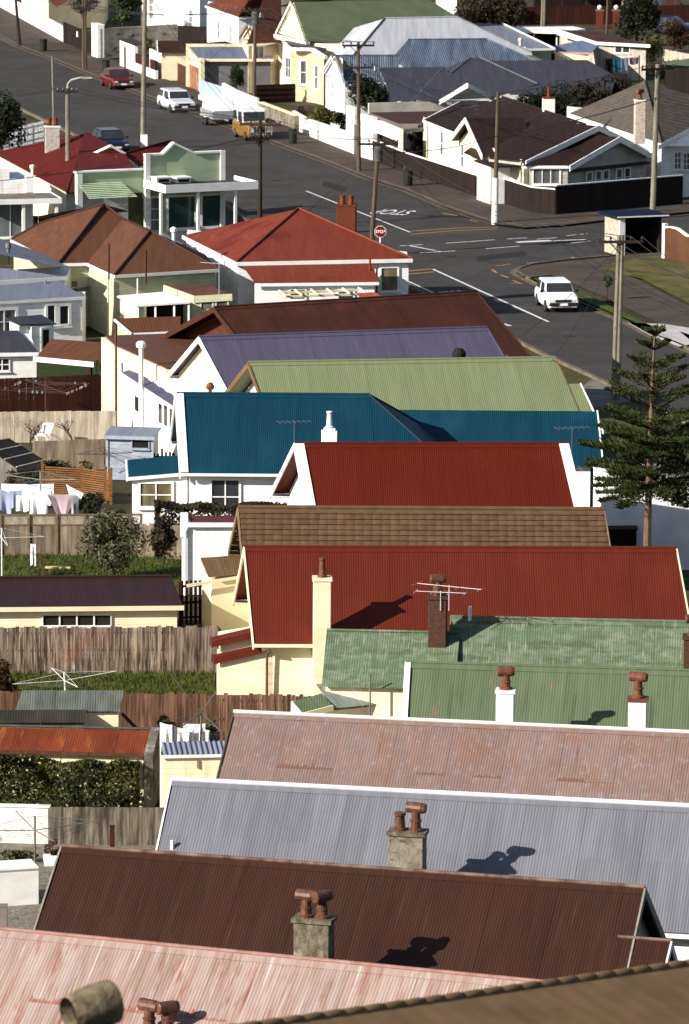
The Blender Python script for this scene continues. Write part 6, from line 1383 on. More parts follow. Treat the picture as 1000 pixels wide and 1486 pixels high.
# --- white rendered garage with brown flat roof
t = thing('garage', 'low white garage with brown flat roof and rendered parapet beside the dark fence', 'garage', P(545, 235, 0))
z0_ = 2.6; A_, B_, C_, D_ = (538, 163, z0_), (578, 178, z0_), (668, 178, z0_), (690, 160, z0_)
mb = MB(); mb.prism([P(*A_), P(*B_), P(*C_), P(*D_)], (0, 0, -.06)); mb.build('roof', RF_BR2, t)
a_, d_ = P(536, 160, 2.6), P(656, 157, 2.6); f_ = Fr(a_, math.atan2(d_.y-a_.y, d_.x-a_.x)); L_ = (d_-a_).length
MB().fbox(f_, 0, L_, .05, .3, 0, 3.05).build('parapet', M('pale_render', C(206, 198, 186, .8), C(178, 168, 156, .8), (1, 1, 1)), t)
a2, b2 = P(539, 172, 2.45), P(578, 188, 2.45); f2 = Fr(a2, math.atan2(b2.y-a2.y, b2.x-a2.x)); L2 = (b2-a2).length
MB().fbox(f2, 0, L2*.16, 0, .25, 0, 2.5).build('side_wall', WHT, t); MB().fbox(f2, L2*.162, L2, 0, .25, 1.7, 2.5).build('lintel', WHT, t); MB().fbox(f2, L2*.162, L2, .3, .4, 0, 1.69).build('garage_door', TMD, t); MB().fbox(f2, L2+.003, L2+.3, 0, .25, 0, 2.5).build('side_wall', WHT, t)
b3, c3 = P(578, 188, 2.4), P(640, 182, 2.4); MB().board(b3, c3, .25, .1, (0, -1, 0)).build('fascia', SLG, t)
for k_ in range(4): p = b3.lerp(c3, (k_+.5)/4); MB().beam((p.x, p.y, 0), (p.x, p.y, 2.2), .09, .09).build('post', TMD, t)
tree('shrub', 'dark russet shrub under the garage eave beside the dark fence', P(612, 228, 0), 2.1, (1.3, .8, 1.0), M('dark_russet_leaves', C(70, 50, 38), C(48, 40, 28), (1.3, 1.3, 1.3), island=.35, transl=.2), 2200, .14, 61, .06, 'bush')
tree('tree', 'dark leafy tree in front of the streaky blue roof', P(536, 190, 0), 3.9, (2.0, 1.5, 1.5), FDK, 4200, .17, 62, .1, 'tree', 14)
tree('shrub', 'brown green bush before the slate grey roof', P(578, 176, 0), 2.4, (1.3, 1.0, .8), FHG, 1500, .16, 63, .07, 'bush')
# --- dark brown street corner cottage
t = thing('house', 'street corner cottage with dark brown roof, white bargeboards and cream front', 'house', P(700, 290, 0))
DB = M('very_dark_brown_iron', C(64, 44, 36), C(54, 37, 31), STK, island=.03, rough=.55)
e_f, g_, g2_ = (757, 232, 2.8), (850, 181, 4.45), (729, 141, 4.45); e_l, kk, kv = zpl(e_f, g_, g2_, (614, 174), (668, 147), (695, 154))
proof(t, [[e_f, g_, g2_, kv, kk, e_l]], DB); proof(t, [[g2_, g_, (932, 214, 2.8), (815, 168, 2.8)], [kv, kk, (712, 146, 3.4)]], DB, 'rear_roof')
cap(t, g_, g2_, DB); edge(t, e_l, e_f, WHT, .16); edge(t, e_l, kk, WHT, .12)
q = pwall(t, [e_l, e_f], CWB, inset=.25, top=.06, back=3)
wq = wframe(q, 0)
pwin(t, q, 0, 642, 208, .62, 1.4, 0, 1, NET, fw=.1); pwin(t, q, 0, 749, 248, .5, .6, 0, 0, NET, fw=.09)
# small steep gabled bay
va_, vb_, vk_ = (664, 199, 2.75), (712, 219, 2.75), (687, 164, 4.3)
bay = Fr(P(*va_), math.atan2(P(*vb_).y-P(*va_).y, P(*vb_).x-P(*va_).x)); Lb = (P(*vb_)-P(*va_)).length; zk = 4.3
MB().prism([bay(.3, 0, 0), bay(.3, 0, 2.5), bay(Lb/2, 0, zk-.3), bay(Lb-.3, 0, 2.5), bay(Lb-.3, 0, 0)], bay.v*1.2).build('bay', CWB, t)
mb = MB(); corr(mb, [bay(Lb/2, -.5, zk), bay(Lb/2, 3, zk), bay(-.1, 3, 2.5), bay(-.1, -.5, 2.5)]); corr(mb, [bay(Lb/2, 3, zk), bay(Lb/2, -.5, zk), bay(Lb+.1, -.5, 2.5), bay(Lb+.1, 3, 2.5)]); mb.build('bay_roof', DB, t, smooth=True)
for x in (-.1, Lb+.1): MB().board(bay(Lb/2, -.52, zk+.06), bay(x, -.52, 2.56), .3, .07, -bay.v).build('bargeboard', WHT, t)
u, z = bay.at(671, 221, 0); window(t, bay, (u+.15, 0, 1.75), .6, 1.35, 'near', 0, 1, NET); window(t, bay, (Lb*.68, 0, 1.5), .55, 1.3, 'near', 0, 1, NET)
mb = MB(); mb.prism([bay(Lb*.42, 0, 2.5), bay(Lb*.95, 0, 2.5), bay(Lb*.9, -.55, 2.25), bay(Lb*.47, -.55, 2.25)], (0, 0, -.07)); mb.build('window_hood', DB, t)
# entrance box
pb = P(692, 292, 0); pe = P(711, 299, 0); fe = Fr(pb, math.atan2(pe.y-pb.y, pe.x-pb.x)); Le = (pe-pb).length
MB().fbox(fe, 0, Le, 0, 1.4, 0, 2.35).build('entrance_porch', WHT, t); MB().fbox(fe, -.15, Le+1.0, -.15, 1.6, 2.352, 2.45).build('porch_roof', DB, t); door(t, fe, (Le*.62, 0, .02), .5, 1.9, 'near', M('cream_door', C(226, 214, 186, .8), C(206, 190, 160, .8)))
# two staggered gables to the cross street
gA, gB, gK = (733, 232, 3.1), (876, 206, 3.1), (851, 180, 4.85)
def xgable(t, A, B, K, dep, roofm, wallm, ov=.5):
    a, b, k = P(*A), P(*B), P(*K); f = Fr(a, math.atan2(b.y-a.y, b.x-a.x)); w = (b-a).length; uk = (k-a).dot(f.u); zk_, ze_ = K[2], A[2]; vk = (k-a).dot(f.v)
    MB().prism([f(.25, 0, 0), f(.25, 0, ze_), f(uk, 0, zk_-.12), f(w-.25, 0, ze_), f(w-.25, 0, 0)], f.v*dep).build('wall', wallm, t)
    mb = MB(); corr(mb, [f(uk, -ov, zk_), f(uk, dep, zk_), f(-.1, dep, ze_-.05), f(-.1, -ov, ze_-.05)]); mb.build('roof', roofm, t, smooth=True)
    mb = MB(); corr(mb, [f(uk, dep, zk_), f(uk, -ov, zk_), f(w+.1, -ov, ze_-.05), f(w+.1, dep, ze_-.05)]); mb.build('roof', roofm, t, smooth=True)
    for x in (-.12, w+.12): MB().board(f(uk, -ov-.01, zk_+.06), f(x, -ov-.01, ze_), .34, .07, -f.v).build('bargeboard', WHT, t)
    return f, w, uk
f1, w1, uk1 = xgable(t, (756, 232, 2.8), (930, 216, 2.8), (850, 181, 4.45), 3.0, DB, GRW)
f2_, w2, uk2 = xgable(t, (819, 239, 2.6), (942, 226, 2.6), (887, 198, 3.95), 2.0, DB, GRW)
proof(t, [[(776, 232, 2.85), (885, 197, 3.9), (826, 240, 2.55), (757, 241)]], DB, 'lean_to_roof'); edge(t, (757, 241, 2.55), (826, 241, 2.55), WHT, .16)
MB().fbox(f2_, .4, w2-.3, -.35, -.003, 2.15, 2.3).build('window_hood', DB, t)
for px, g in ((855, CUR), (868, CUR), (879, NET), (898, NET), (910, GLS)):
    u = f2_.at(px, 252, -.05)[0]; window(t, f2_, (u, -.05, 1.5), .42, 1.0, 'near', 0, 1, g, fw=.08)
qq = pwall(t, [(768, 242, 2.5), (826, 242, 2.5)], GRW, 'front_wall', .1, .05, 2.5); pwin(t, qq, 0, 793, 256, 1.5, .8, 2, 0, NET, fw=.1)
pchim(t, (796, 174), 3.9, 5.2, .72, .55, WHT, [('tall', TEO)], BRK, .1, capw=.0)
tree('shrub', 'red brown clipped hedge behind the black fence', P(962, 276, 0), 2.1, (1.3, .8, 1.0), M('maroon_leaves', C(72, 46, 38), C(52, 38, 30), (1.3, 1.3, 1.3), island=.3, transl=.2), 2200, .12, 64, .06, 'hedge')
# --- grey brown shingled house at the right
t = thing('house', 'house with grey brown shingle roof and tall whitewashed brick chimney at the right edge', 'house', P(960, 260, 0))
pk, a, b = (935, 118, 5.8), (826, 165, 3.4), (960, 209, 3.3)
mb = MB()
for fc in ([a, b, pk], [pk, b, (1065, 202, 3.2), (1040, 150)]): tiles(mb, [P(*p) for p in solve(fc)], .25, .22, .006, .03, 4, False)
mb.build('roof', RF_GTL, t); edge(t, a, b, WHT, .14); cap(t, pk, b, RF_GTL)
q = pwall(t, [a, b, (1110, 196, 3.3)], WWB, inset=.25, back=6)
gable_face(t, (955, 212, 3.2), (1085, 212, 3.2), (1022, 174, 4.6), WWB, boardd=.28); pwin(t, q, 1, 983, 233, .5, .95, 1, 2, NET); pwin(t, q, 1, 996, 234, .5, .95, 1, 2, NET)
pchim(t, (928, 196), 4.0, 6.0, .62, .55, M('whitewashed_brick_stack', C(212, 198, 184, .8), C(170, 152, 138, .8), (5, 5, 12), rough=.9), [('elbow', TER)], WHT, .1, capw=.02)
# --- upper right: outbuildings and gardens
t = thing('house', 'small house with pale blue grey roof at the end of the white roofed house', 'house', P(760, 110, 0))
proof(t, [[(688, 33, 4.6), (729, 33, 4.6), (800, 69, 3.2), (760, 71, 3.2)]], RF_BGR); edge(t, (756, 71, 3.2), (806, 70, 3.2), WHT, .16); edge(t, (729, 33, 4.6), (806, 70, 3.2), WHT, .1); pwall(t, [(720, 75, 3.0), (804, 72, 3.0)], PGW, inset=.2, back=4)
p = P(755, 70, 3.8); mb = MB(); mb.lathe((p.x, p.y, 3.0), [(.1, 0), (.1, 1.3), (.15, 1.32), (.15, 1.5), (.05, 1.55)], 10); mb.build('flue', CRM, t)
t = thing('shed', 'long white shed with brown roof and broad white fascia', 'shed', P(880, 95, 0))
A_, B_, C_, D_ = (810, 43, 3.2), (866, 61, 2.7), (944, 65, 2.7), (868, 46, 3.1)
proof(t, [[A_, D_, C_, B_]], RF_BR2, flat=True); edge(t, A_, B_, WHT, .4, .1); edge(t, B_, C_, WHT, .22); q = pwall(t, [(812, 46, 2.9), (866, 63, 2.6), (940, 66, 2.6)], M('worn_white_boards', C(206, 198, 184, .8), C(160, 150, 136, .8), (2, 2, 1)), inset=.2, back=2); pwin(t, q, 1, 898, 72, .5, .4, 0, 0, GLS); pwin(t, q, 1, 909, 72, .5, .4, 0, 0, GLS)
t = thing('carport', 'open carport with thin white flat roof beside the long white shed', 'carport', P(770, 75, 0))
MB().prism([P(728, 44, 2.8), P(812, 46, 2.8), P(850, 42, 2.8), P(832, 38, 2.8), P(740, 39, 2.8)], (0, 0, -.16)).build('roof', WHT, t)
for px, py in ((735, 43), (775, 44), (808, 45)): p = P(px, py, 2.8); MB().beam((p.x, p.y, 0), (p.x, p.y, 2.63), .1, .1).build('post', WHT, t)
p, p2 = P(735, 41, 2.8), P(812, 41, 2.8); MB().prism([Vector((p.x, p.y+.8, 0)), Vector((p2.x, p2.y+.8, 0)), Vector((p2.x, p2.y+.8, 2.6)), Vector((p.x, p.y+.8, 2.6))], (0, .1, 0)).build('back_wall', TMD, t)
t = thing('shed', 'low shed with pale blue flat roof and pinkish fascia before the long white shed', 'shed', P(830, 100, 0))
proof(t, [[(797, 68, 2.5), (845, 58, 2.8), (868, 66, 2.6), (858, 76, 2.3), (802, 74, 2.3)]], M('pale_blue_iron_roof', C(150, 166, 198), C(130, 148, 182), STK), flat=True); edge(t, (802, 75, 2.32), (860, 77, 2.32), M('pinkish_trim', C(206, 160, 150, .7), C(186, 140, 132, .7)), .14); pwall(t, [(804, 76, 2.3), (856, 77, 2.3)], CRM, inset=.1, top=.1, back=.8)
fence('paling_fence', 'brown board fence behind the white balled brick pillars', [(740, 36), (1010, 33)], 1.5, TMK, .2, jit=.005)
for lb, x in (('left brick gate pillar with a white ball', 870), ('right brick gate pillar with a white ball', 894)):
    t = thing('gate_pillar', lb, 'pillar', P(x, 41, 0)); p = P(x, 41, 0); MB().box((p.x, p.y, 0), (.55, .55, 1.45)).build('shaft', BRK, t); MB().box((p.x, p.y, 1.452), (.65, .65, .1)).build('capstone', CON, t); MB().ball((p.x, p.y, 1.74), .2).build('ball', WHT, t)
tree('tree', 'broad dark conifer beside the brick gate pillars', P(924, 66, 0), 5.0, (2.0, 1.6, 2.6), M('dark_olive_leaves', C(64, 70, 42), C(40, 48, 30), (1.2, 1.2, 1.2), island=.35, transl=.2), 5200, .2, 65, .15, 'tree', 16)
tree('shrub', 'brown feathery bush at the upper right edge', P(978, 74, 0), 2.5, (1.9, 1.2, 1.2), FBR, 2600, .17, 66, .07, 'bush')
tree('shrub', 'yellow green bush right of the long white shed', P(948, 82, 0), 1.8, (.9, .8, .8), FYL, 1100, .15, 67, .06, 'bush')
tree('shrub', 'round dark bush between the washing and the yellow green bush', P(945, 92, 0), 1.7, (1.0, .8, .8), FDK, 1300, .15, 68, .06, 'bush')
fence('paling_fence', 'pale board fence at the right edge above the green roofed shed', [(962, 92), (1020, 104)], 1.1, TMG, .16)
t = thing('shed', 'shed with low green roof at the right edge', 'shed', P(980, 115, 0)); proof(t, [[(958, 92, 2.4), (1030, 82, 2.7), (1050, 98, 2.3), (965, 97, 2.2)]], RF_GRN, pitch=.2); pwall(t, [(965, 99, 2.2), (1040, 101, 2.2)], TMD, inset=.1, back=1)
tree('shrub', 'dark garden shrub in front of the green roofed shed', P(975, 128, 0), 2.0, (1.9, 1.0, .9), FDK, 2400, .16, 69, .07, 'bush')
hd = Fr(P(690, 165, 0), .05)
for i, (px, py, w_, hh, mt, lb) in enumerate(((745, 222, 2.0, 4.1, FDK, 'dark tall hedge behind the dark brown corner cottage'), (800, 220, 2.4, 4.4, FDK, 'dense dark hedge behind the white chimney with orange pot'), (852, 214, 2.4, 4.4, FHG, 'brown green hedge between the slate roof and the shingled house'), (893, 205, 1.8, 4.4, FHG, 'dull brown hedge below the washing in the upper right'))):
    tree('hedge', lb, P(px, py, 0), hh, (w_, 1.0, hh*.42), mt, 4200, .17, 70+i, .08, 'hedge', 16)
t = thing('clothes_line', 'washing line hung between posts in the upper right garden', 'clothes line', P(890, 110, 0)); p0, p1 = P(876, 84, 1.9), P(928, 82, 1.9)
for p in (p0, p1): MB().tube([(p.x, p.y, -.1), p+Vector((0, 0, .1))], .05, 6).build('post', TMD, t)
MB().tube([p0, p0.lerp(p1, .5)-Vector((0, 0, .1)), p1], .012, 4).build('line', STL, t)
for i, (q0, q1, m_, dr, nm, lb) in enumerate(((.05, .25, DKC, 1.2, 'blanket', 'dark blanket at the left end of the upper right washing line'), (.27, .46, M('teal_cloth', C(60, 150, 160, .7), C(50, 130, 146, .7)), 1.0, 'towel', 'teal towel on the upper right washing line'), (.48, .7, BLC, 1.1, 'bed_sheet', 'pale blue sheet on the upper right washing line'), (.72, .98, M('pinkish_cloth', C(206, 160, 176, .7), C(186, 140, 160, .7)), .5, 'towel', 'pink towel at the right end of the upper right washing line'))):
    cloth(nm, lb, p0.lerp(p1, q0)-Vector((0, .03, .05)), p0.lerp(p1, q1)-Vector((0, .03, .05)), dr, m_, nm.replace('_', ' '), 'washing in the upper right garden', 40+i)
fence('paling_fence', 'low red brown fence under the upper right washing line', [(872, 106), (938, 108)], .7, TMK, .2)
# dark house and trees along the top edge
t = thing('house', 'dark house behind the brown board fence at the top right', 'house', P(800, 30, 0))
DHW = M('dark_house_boards', C(60, 46, 40), C(46, 36, 32), boards=.2); pwall(t, [(775, -40, 3.2), (905, -42, 3.2)], DHW, inset=.1, back=6)  # boards coloured dark brown
proof(t, [[(770, -40, 3.3), (910, -42, 3.3), (880, -70, 5.5), (800, -70, 5.5)]], RF_PLM)
for x in (815, 850, 885): p = P(x, 27, 0); MB().beam((p.x, p.y-1, 0), (p.x, p.y-1, 3.2), .16, .16).build('post', DHW, t)
t = thing('house', 'white and cream house front with red brown posts at the top right corner', 'house', P(950, 20, 0)); q = pwall(t, [(905, -30, 3.0), (990, -34, 3.0)], M('cream_house_boards', C(226, 210, 170, .8), C(206, 190, 150, .8), boards=.2), inset=.1, back=5); proof(t, [[(900, -30, 3.1), (995, -34, 3.1), (970, -60, 5), (920, -60, 5)]], RF_TRD)
for x in (968, 975, 985): p = P(x, 18, 0); MB().beam((p.x, p.y-.3, 0), (p.x, p.y-.3, 3), .22, .22).build('post', M('red_brown_paint', C(130, 60, 44), C(110, 50, 38)), t)
pwin(t, q, 0, 958, 3, 1.2, 1.5, 1, 0, M('bright_blind', C(230, 224, 224, .8), C(210, 204, 206, .8)), fw=.14)
tree('tree', 'wide spreading brown tree at the top edge behind the green roof', P(712, 50, 0), 3.6, (3.4, 1.8, 1.7), M('brown_dusty_leaves', C(96, 80, 58), C(60, 52, 36), (1.2, 1.2, 1.2), island=.35, transl=.2), 5200, .22, 81, .2, 'tree', 18)
tree('shrub', 'dark green bush below the spreading brown tree', P(684, 42, 0), 1.9, (1.8, 1.0, .95), FDK, 1900, .17, 82, .07, 'bush')
tree('shrub', 'brown rounded bush below the white wall at the top right', P(740, 36, 0), 2.2, (1.3, 1.0, 1.0), FBR, 1300, .17, 83, .07, 'bush')
t = thing('house', 'white gabled house end at the top edge behind the green roof', 'house', P(655, 35, 0)); pwall(t, [(634, -20, 3.0), (663, -16, 3.0)], WWB, inset=.05, back=4); proof(t, [[(630, -20, 3.1), (668, -16, 3.1), (665, -40, 4.4), (634, -42, 4.4)]], RF_BGR)
# --- top left houses
t = thing('house', 'cream rendered house behind the white garden wall at the top left', 'house', P(70, 40, 0)); q = pwall(t, [(30, -50, 4.2), (70, -30, 4.2), (152, -36, 4.2)], M('cream_render', C(240, 230, 200, .78), C(228, 214, 180, .78), (1, 1, 1)), inset=.1, back=8); proof(t, [[(22, -52, 4.3), (70, -28, 4.3), (158, -34, 4.3), (120, -70, 6), (60, -76, 6)]], RF_TRD)
tree('tree', 'bare brown branched tree above the dark board fence', P(122, 62, 0), 4.2, (1.6, 1.2, 1.0), M('sparse_brown_twigs', C(120, 104, 92), C(84, 72, 64), (1.2, 1.2, 1.2), island=.3, transl=.1), 1500, .17, 84, .14, 'tree', 12)
tree('tree', 'rounded olive green tree above the concrete block wall', P(178, 62, 0), 4.4, (1.7, 1.4, 1.6), FMD, 3200, .19, 85, .14, 'tree', 16)
t = thing('house', 'white weatherboard house with tall sash window at the top left', 'house', P(250, 62, 0)); q = pwall(t, [(203, -34, 4.2), (290, -10, 4.0), (310, -20, 4.0)], WWB, inset=.1, back=8); proof(t, [[(196, -38, 4.3), (292, -9, 4.1), (340, -24, 4.1), (270, -50, 6.4), (240, -54, 6.4)]], RF_PLM)
pwin(t, q, 0, 220, 12, 1.0, 1.7, 1, 2, NET, fw=.16); pwin(t, q, 0, 278, 28, .9, 1.5, 1, 2, NET, fw=.14)
fence('paling_fence', 'dark brown board fence between the block wall and the white house', [(256, 68), (306, 70)], 1.7, TMD, .16, gap=.004, jit=.004)
t = thing('house', 'white house with hipped red brown tiled roof at the top', 'house', P(350, 85, 0)); e1, e2, e3, pk = (298, 8, 3.8), (346, 25, 3.8), (392, 24, 3.8), (366, -8, 5.6)
mb = MB()
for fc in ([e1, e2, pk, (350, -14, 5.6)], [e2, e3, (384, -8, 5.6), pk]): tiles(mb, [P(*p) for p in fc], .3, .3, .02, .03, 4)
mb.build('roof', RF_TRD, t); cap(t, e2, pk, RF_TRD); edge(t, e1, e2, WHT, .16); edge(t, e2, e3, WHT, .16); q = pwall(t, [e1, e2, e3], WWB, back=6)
pwin(t, q, 0, 318, 44, .6, 1.2, 0, 1, NET, fw=.16); pwin(t, q, 0, 336, 50, .6, 1.2, 0, 1, NET, fw=.16); pwin(t, q, 0, 308, 40, .3, 1.2, 0, 1, NET, fw=.16)
t = thing('house', 'house with steep brown tiled roof and small front gable beside the cream villa', 'house', P(385, 100, 0)); mb = MB()
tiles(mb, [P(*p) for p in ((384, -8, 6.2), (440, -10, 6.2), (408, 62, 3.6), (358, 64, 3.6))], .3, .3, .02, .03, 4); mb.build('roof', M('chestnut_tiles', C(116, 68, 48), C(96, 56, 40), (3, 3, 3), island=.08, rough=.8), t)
gable_face(t, (351, 54, 3.5), (367, 58, 3.5), (362, 37, 4.5), CRM, M('brown_barge', C(120, 80, 60), C(96, 64, 48)), out=(-.6, -.8, 0)); gable_face(t, (374, 36, 4.4), (388, 35, 4.4), (378, 18, 5.4), CRM, WHT, out=(0, -1, 0), boardd=.12)
q = pwall(t, [(350, 60, 3.4), (360, 66, 3.4), (405, 64, 3.4)], CWB, inset=.1, back=5); pwin(t, q, 1, 375, 78, .8, 1.0, 1, 0, NET)
pchim(t, (416, 12), 5.6, 6.6, .7, .5, CON, [], CON, .1)
# --- white wall right of the deep red cottage, small brown annex
t = thing('house', 'white rendered flat topped house wall behind the layered pine', 'house', P(950, 810, 0)); a_, b_ = P(875, 697, 3.35), P(1120, 697, 3.35); f = Fr(a_, math.atan2(b_.y-a_.y, b_.x-a_.x)+.03); MB().fbox(f, 0, 12, 0, 3, 0, 3.35).build('wall', M('bright_white_render', C(252, 250, 250, .9), C(244, 242, 244, .8), (1, 1, 1)), t); MB().fbox(f, -.05, 12.05, -.05, 3.05, 3.352, 3.44).build('parapet_cap', WHT, t); MB().fbox(f, .3, 11.7, .3, 2.7, 3.442, 3.46).build('roof', CON, t)
h = block('shed', 'small dark brown flat roofed shed beside the tiled cottage', (884, 768), (924, 768), 1.6, 1.0); walls(h, 0, h.ln, .05, .9, 1.55, TMD, 0, 1.6); roofs(h, [[(-.05, 1, 1.75), (h.ln+.05, 1, 1.75), (h.ln+.05, 0, 1.62), (-.05, 0, 1.62)]], RF_BR2, flat=True)
# ================================================================ vehicles
CHR = M('chrome', C(200, 200, 200, .8), C(170, 170, 172, .8), (2, 2, 2), rough=.2, metal=.9)
LGT = M('headlamp', C(220, 222, 220, .8), C(196, 198, 200, .8), (3, 3, 3), rough=.1, spec=.6)
AMB = M('amber_lens', C(226, 140, 40, .8), C(206, 120, 30, .8))
def paint(n, c, k=.8): return M(n, C(*c, k), C(*[x*.92 for x in c], k), (1, 1, 1), rough=.22, spec=.6)
def loft(secs):
    mb = MB(); n = len(secs[0]); vs = [v for s in secs for v in s]
    fs = [[i*n+k, i*n+(k+1) % n, (i+1)*n+(k+1) % n, (i+1)*n+k] for i in range(len(secs)-1) for k in range(n)]
    fs += [list(range(n))[::-1], list(range((len(secs)-1)*n, len(secs)*n))]; return mb.add(vs, fs)
def vehicle(name, label, cat, p, head, L, W, H, belt, hood, cab, mpaint, lower=None, boxy=False, bumper=None, front=True, group=None, roofm=None, glass=GLS):
    """cab = (rear bottom, rear top, front top, front bottom) as x from the middle; local x is forward"""
    t = thing(name, label, cat, p, head, group); f = Fr(p, head); w = W/2; gz = .22; zb = p[2]
    F = lambda x, y, z: f(x, y, z+zb)
    def sec(x, ww, z0, z1, tuck=.06):
        return [F(x, -ww+tuck, z0), F(x, -ww, z0+.18), F(x, -ww, z1-.16), F(x, -ww+.05, z1-.02), F(x, -ww+.16, z1), F(x, ww-.16, z1), F(x, ww-.05, z1-.02), F(x, ww, z1-.16), F(x, ww, z0+.18), F(x, ww-.06, z0)]
    xs = L/2
    S = [sec(-xs, w*.9, gz+.08, belt-.06), sec(-xs+.12, w*.97, gz, belt), sec(cab[0], w, gz, belt), sec(0, w, gz-.02, belt), sec(cab[3], w, gz, belt-.01), sec(cab[3]+.15, w*.99, gz, hood+.03), sec(xs-.2, w*.96, gz, hood-.05), sec(xs, w*.9, gz+.06, hood-.13)]
    body = loft(S).build('body', mpaint, t, bevel=.015)
    tw = w*(.94 if boxy else .80); bw = w*.95
    A = [F(cab[0], -bw, belt-.02), F(cab[3], -bw, belt-.02), F(cab[3], bw, belt-.02), F(cab[0], bw, belt-.02)]; B = [F(cab[1], -tw, H), F(cab[2], -tw, H), F(cab[2], tw, H), F(cab[1], tw, H)]
    MB().hexa(A+B).build('cabin', roofm or mpaint, t, bevel=.05)
    def quad(nm, a0, a1, b1, b0, m, lo=.12, hi=.86, si=.05, off=.012):
        c0 = a0.lerp(b0, lo); c1 = a1.lerp(b1, lo); d1 = a1.lerp(b1, hi); d0 = a0.lerp(b0, hi)
        q = [c0.lerp(c1, si), c0.lerp(c1, 1-si), d0.lerp(d1, 1-si), d0.lerp(d1, si)]; nn = (q[1]-q[0]).cross(q[3]-q[0]).normalized()
        if nn.dot(q[0]-F(0, 0, H*.6)) < 0: nn = -nn
        MB().prism([v+nn*off for v in q], -nn*.008).build(nm, m, t)
    quad('windscreen', A[1], A[2], B[2], B[1], glass); quad('rear_window', A[3], A[0], B[0], B[3], glass)
    for i, j in ((0, 1), (3, 2)):
        a0, a1, b1, b0 = A[i], A[j], B[j], B[i]
        quad('side_window', a0, a0.lerp(a1, .46), b0.lerp(b1, .46), b0, glass, si=.08); quad('side_window', a0.lerp(a1, .5), a1, b1, b0.lerp(b1, .5), glass, si=.08)
    r = .3
    for x in (-xs+L*.19, xs-L*.18):
        for y in (-w+.08, w-.08):
            d = f.v*(.11 if y > 0 else -.11); c = F(x, y, r); 
            tr = MB().tube([c-d, c-d*.9, c+d*.9, c+d], [r*.85, r, r, r*.85], 16).build('wheel', BLK, t); MB().tube([c+d*1.02, c+d*1.1], [r*.62, r*.5], 14).build('rim', CHR, tr)
    bm_ = bumper or DRK
    MB().hexa([F(xs-.12, -w*.93, .36), F(xs+.07, -w*.86, .36), F(xs+.07, w*.86, .36), F(xs-.12, w*.93, .36), F(xs-.12, -w*.93, .52), F(xs+.07, -w*.86, .52), F(xs+.07, w*.86, .52), F(xs-.12, w*.93, .52)]).build('front_bumper', bm_, t, bevel=.02)
    MB().hexa([F(-xs-.07, -w*.86, .38), F(-xs+.12, -w*.93, .38), F(-xs+.12, w*.93, .38), F(-xs-.07, w*.86, .38), F(-xs-.07, -w*.86, .54), F(-xs+.12, -w*.93, .54), F(-xs+.12, w*.93, .54), F(-xs-.07, w*.86, .54)]).build('rear_bumper', bm_, t, bevel=.02)
    MB().hexa([F(xs-.06, -w*.5, .54), F(xs+.012, -w*.5, .54), F(xs+.012, w*.5, .54), F(xs-.06, w*.5, .54), F(xs-.06, -w*.5, hood-.17), F(xs+.005, -w*.5, hood-.17), F(xs+.005, w*.5, hood-.17), F(xs-.06, w*.5, hood-.17)]).build('grille', DRK, t)
    for s in (-1, 1):
        MB().hexa([F(xs-.06, s*w*.52, .55), F(xs+.015, s*w*.52, .55), F(xs+.005, s*w*.82, .55), F(xs-.06, s*w*.86, .55), F(xs-.06, s*w*.52, hood-.18), F(xs+.008, s*w*.52, hood-.18), F(xs-.002, s*w*.82, hood-.18), F(xs-.06, s*w*.86, hood-.18)]).build('headlight', LGT, t)
        MB().fbox(f, xs-.1, xs-.02, s*w*.885-.04, s*w*.885+.04, zb+.56, zb+hood-.2).build('indicator', AMB, t)
        MB().fbox(f, cab[3]-.25, cab[3]-.1, s*(w+.08)-.07, s*(w+.08)+.07, zb+belt+.02, zb+belt+.16).build('wing_mirror', DRK, t)
    MB().fbox(f, xs+.071, xs+.085, -.2, .2, zb+.38, zb+.5).build('number_plate', WHT, t)
    return t, f
def hd(ax, ay, bx, by): a, b = P(ax, ay), P(bx, by); return math.atan2(b.y-a.y, b.x-a.x)
h1 = hd(250, 154, 420, 216); h0 = hd(73, 85, 200, 136)
GC = 'cars parked along the far kerb'
def vp(x, y): p = P(x, y, 0); return (p.x, p.y, .004)
vehicle('parked_car', 'maroon red sedan parked by the far kerb', 'car', vp(170, 127), h0, 4.3, 1.68, 1.36, .84, .84, (-1.55, -1.0, .35, .95), paint('maroon_red_paint', (128, 20, 30), .5), bumper=CHR, group=GC)
vehicle('parked_car', 'white station wagon parked behind the covered trailer', 'car', vp(256, 160), h1, 4.4, 1.68, 1.42, .86, .84, (-2.05, -1.75, .35, 1.0), paint('cool_white_paint', (226, 230, 240)), group=GC)
vehicle('parked_car', 'dark blue car parked beyond the maroon roof of the shop', 'car', vp(160, 219), h1, 4.2, 1.66, 1.38, .84, .82, (-1.9, -1.4, .3, .95), paint('dark_blue_paint', (34, 48, 84), .42))
vehicle('hatchback', 'white hatchback driving away from the junction towards the camera', 'car', vp(808, 447), R(-90+8), 3.8, 1.62, 1.38, .86, .84, (-1.8, -1.5, .25, .85), paint('bright_white_paint', (250, 250, 252), .9))
vehicle('parked_car', 'dark blue car in the upper right behind the conifer', 'car', vp(975, 48), R(-20), 4.2, 1.66, 1.36, .84, .82, (-1.6, -1.1, .3, .95), paint('navy_paint', (30, 42, 84), .4))
t, f = vehicle('off_road_vehicle', 'mustard yellow four wheel drive with white roof and chrome bull bar', 'vehicle', vp(366, 201), h1, 3.9, 1.68, 1.9, 1.12, 1.1, (-1.85, -1.8, .35, .5), paint('mustard_paint', (160, 122, 58), .56), boxy=True, bumper=CHR, roofm=WHT)
mb = MB()
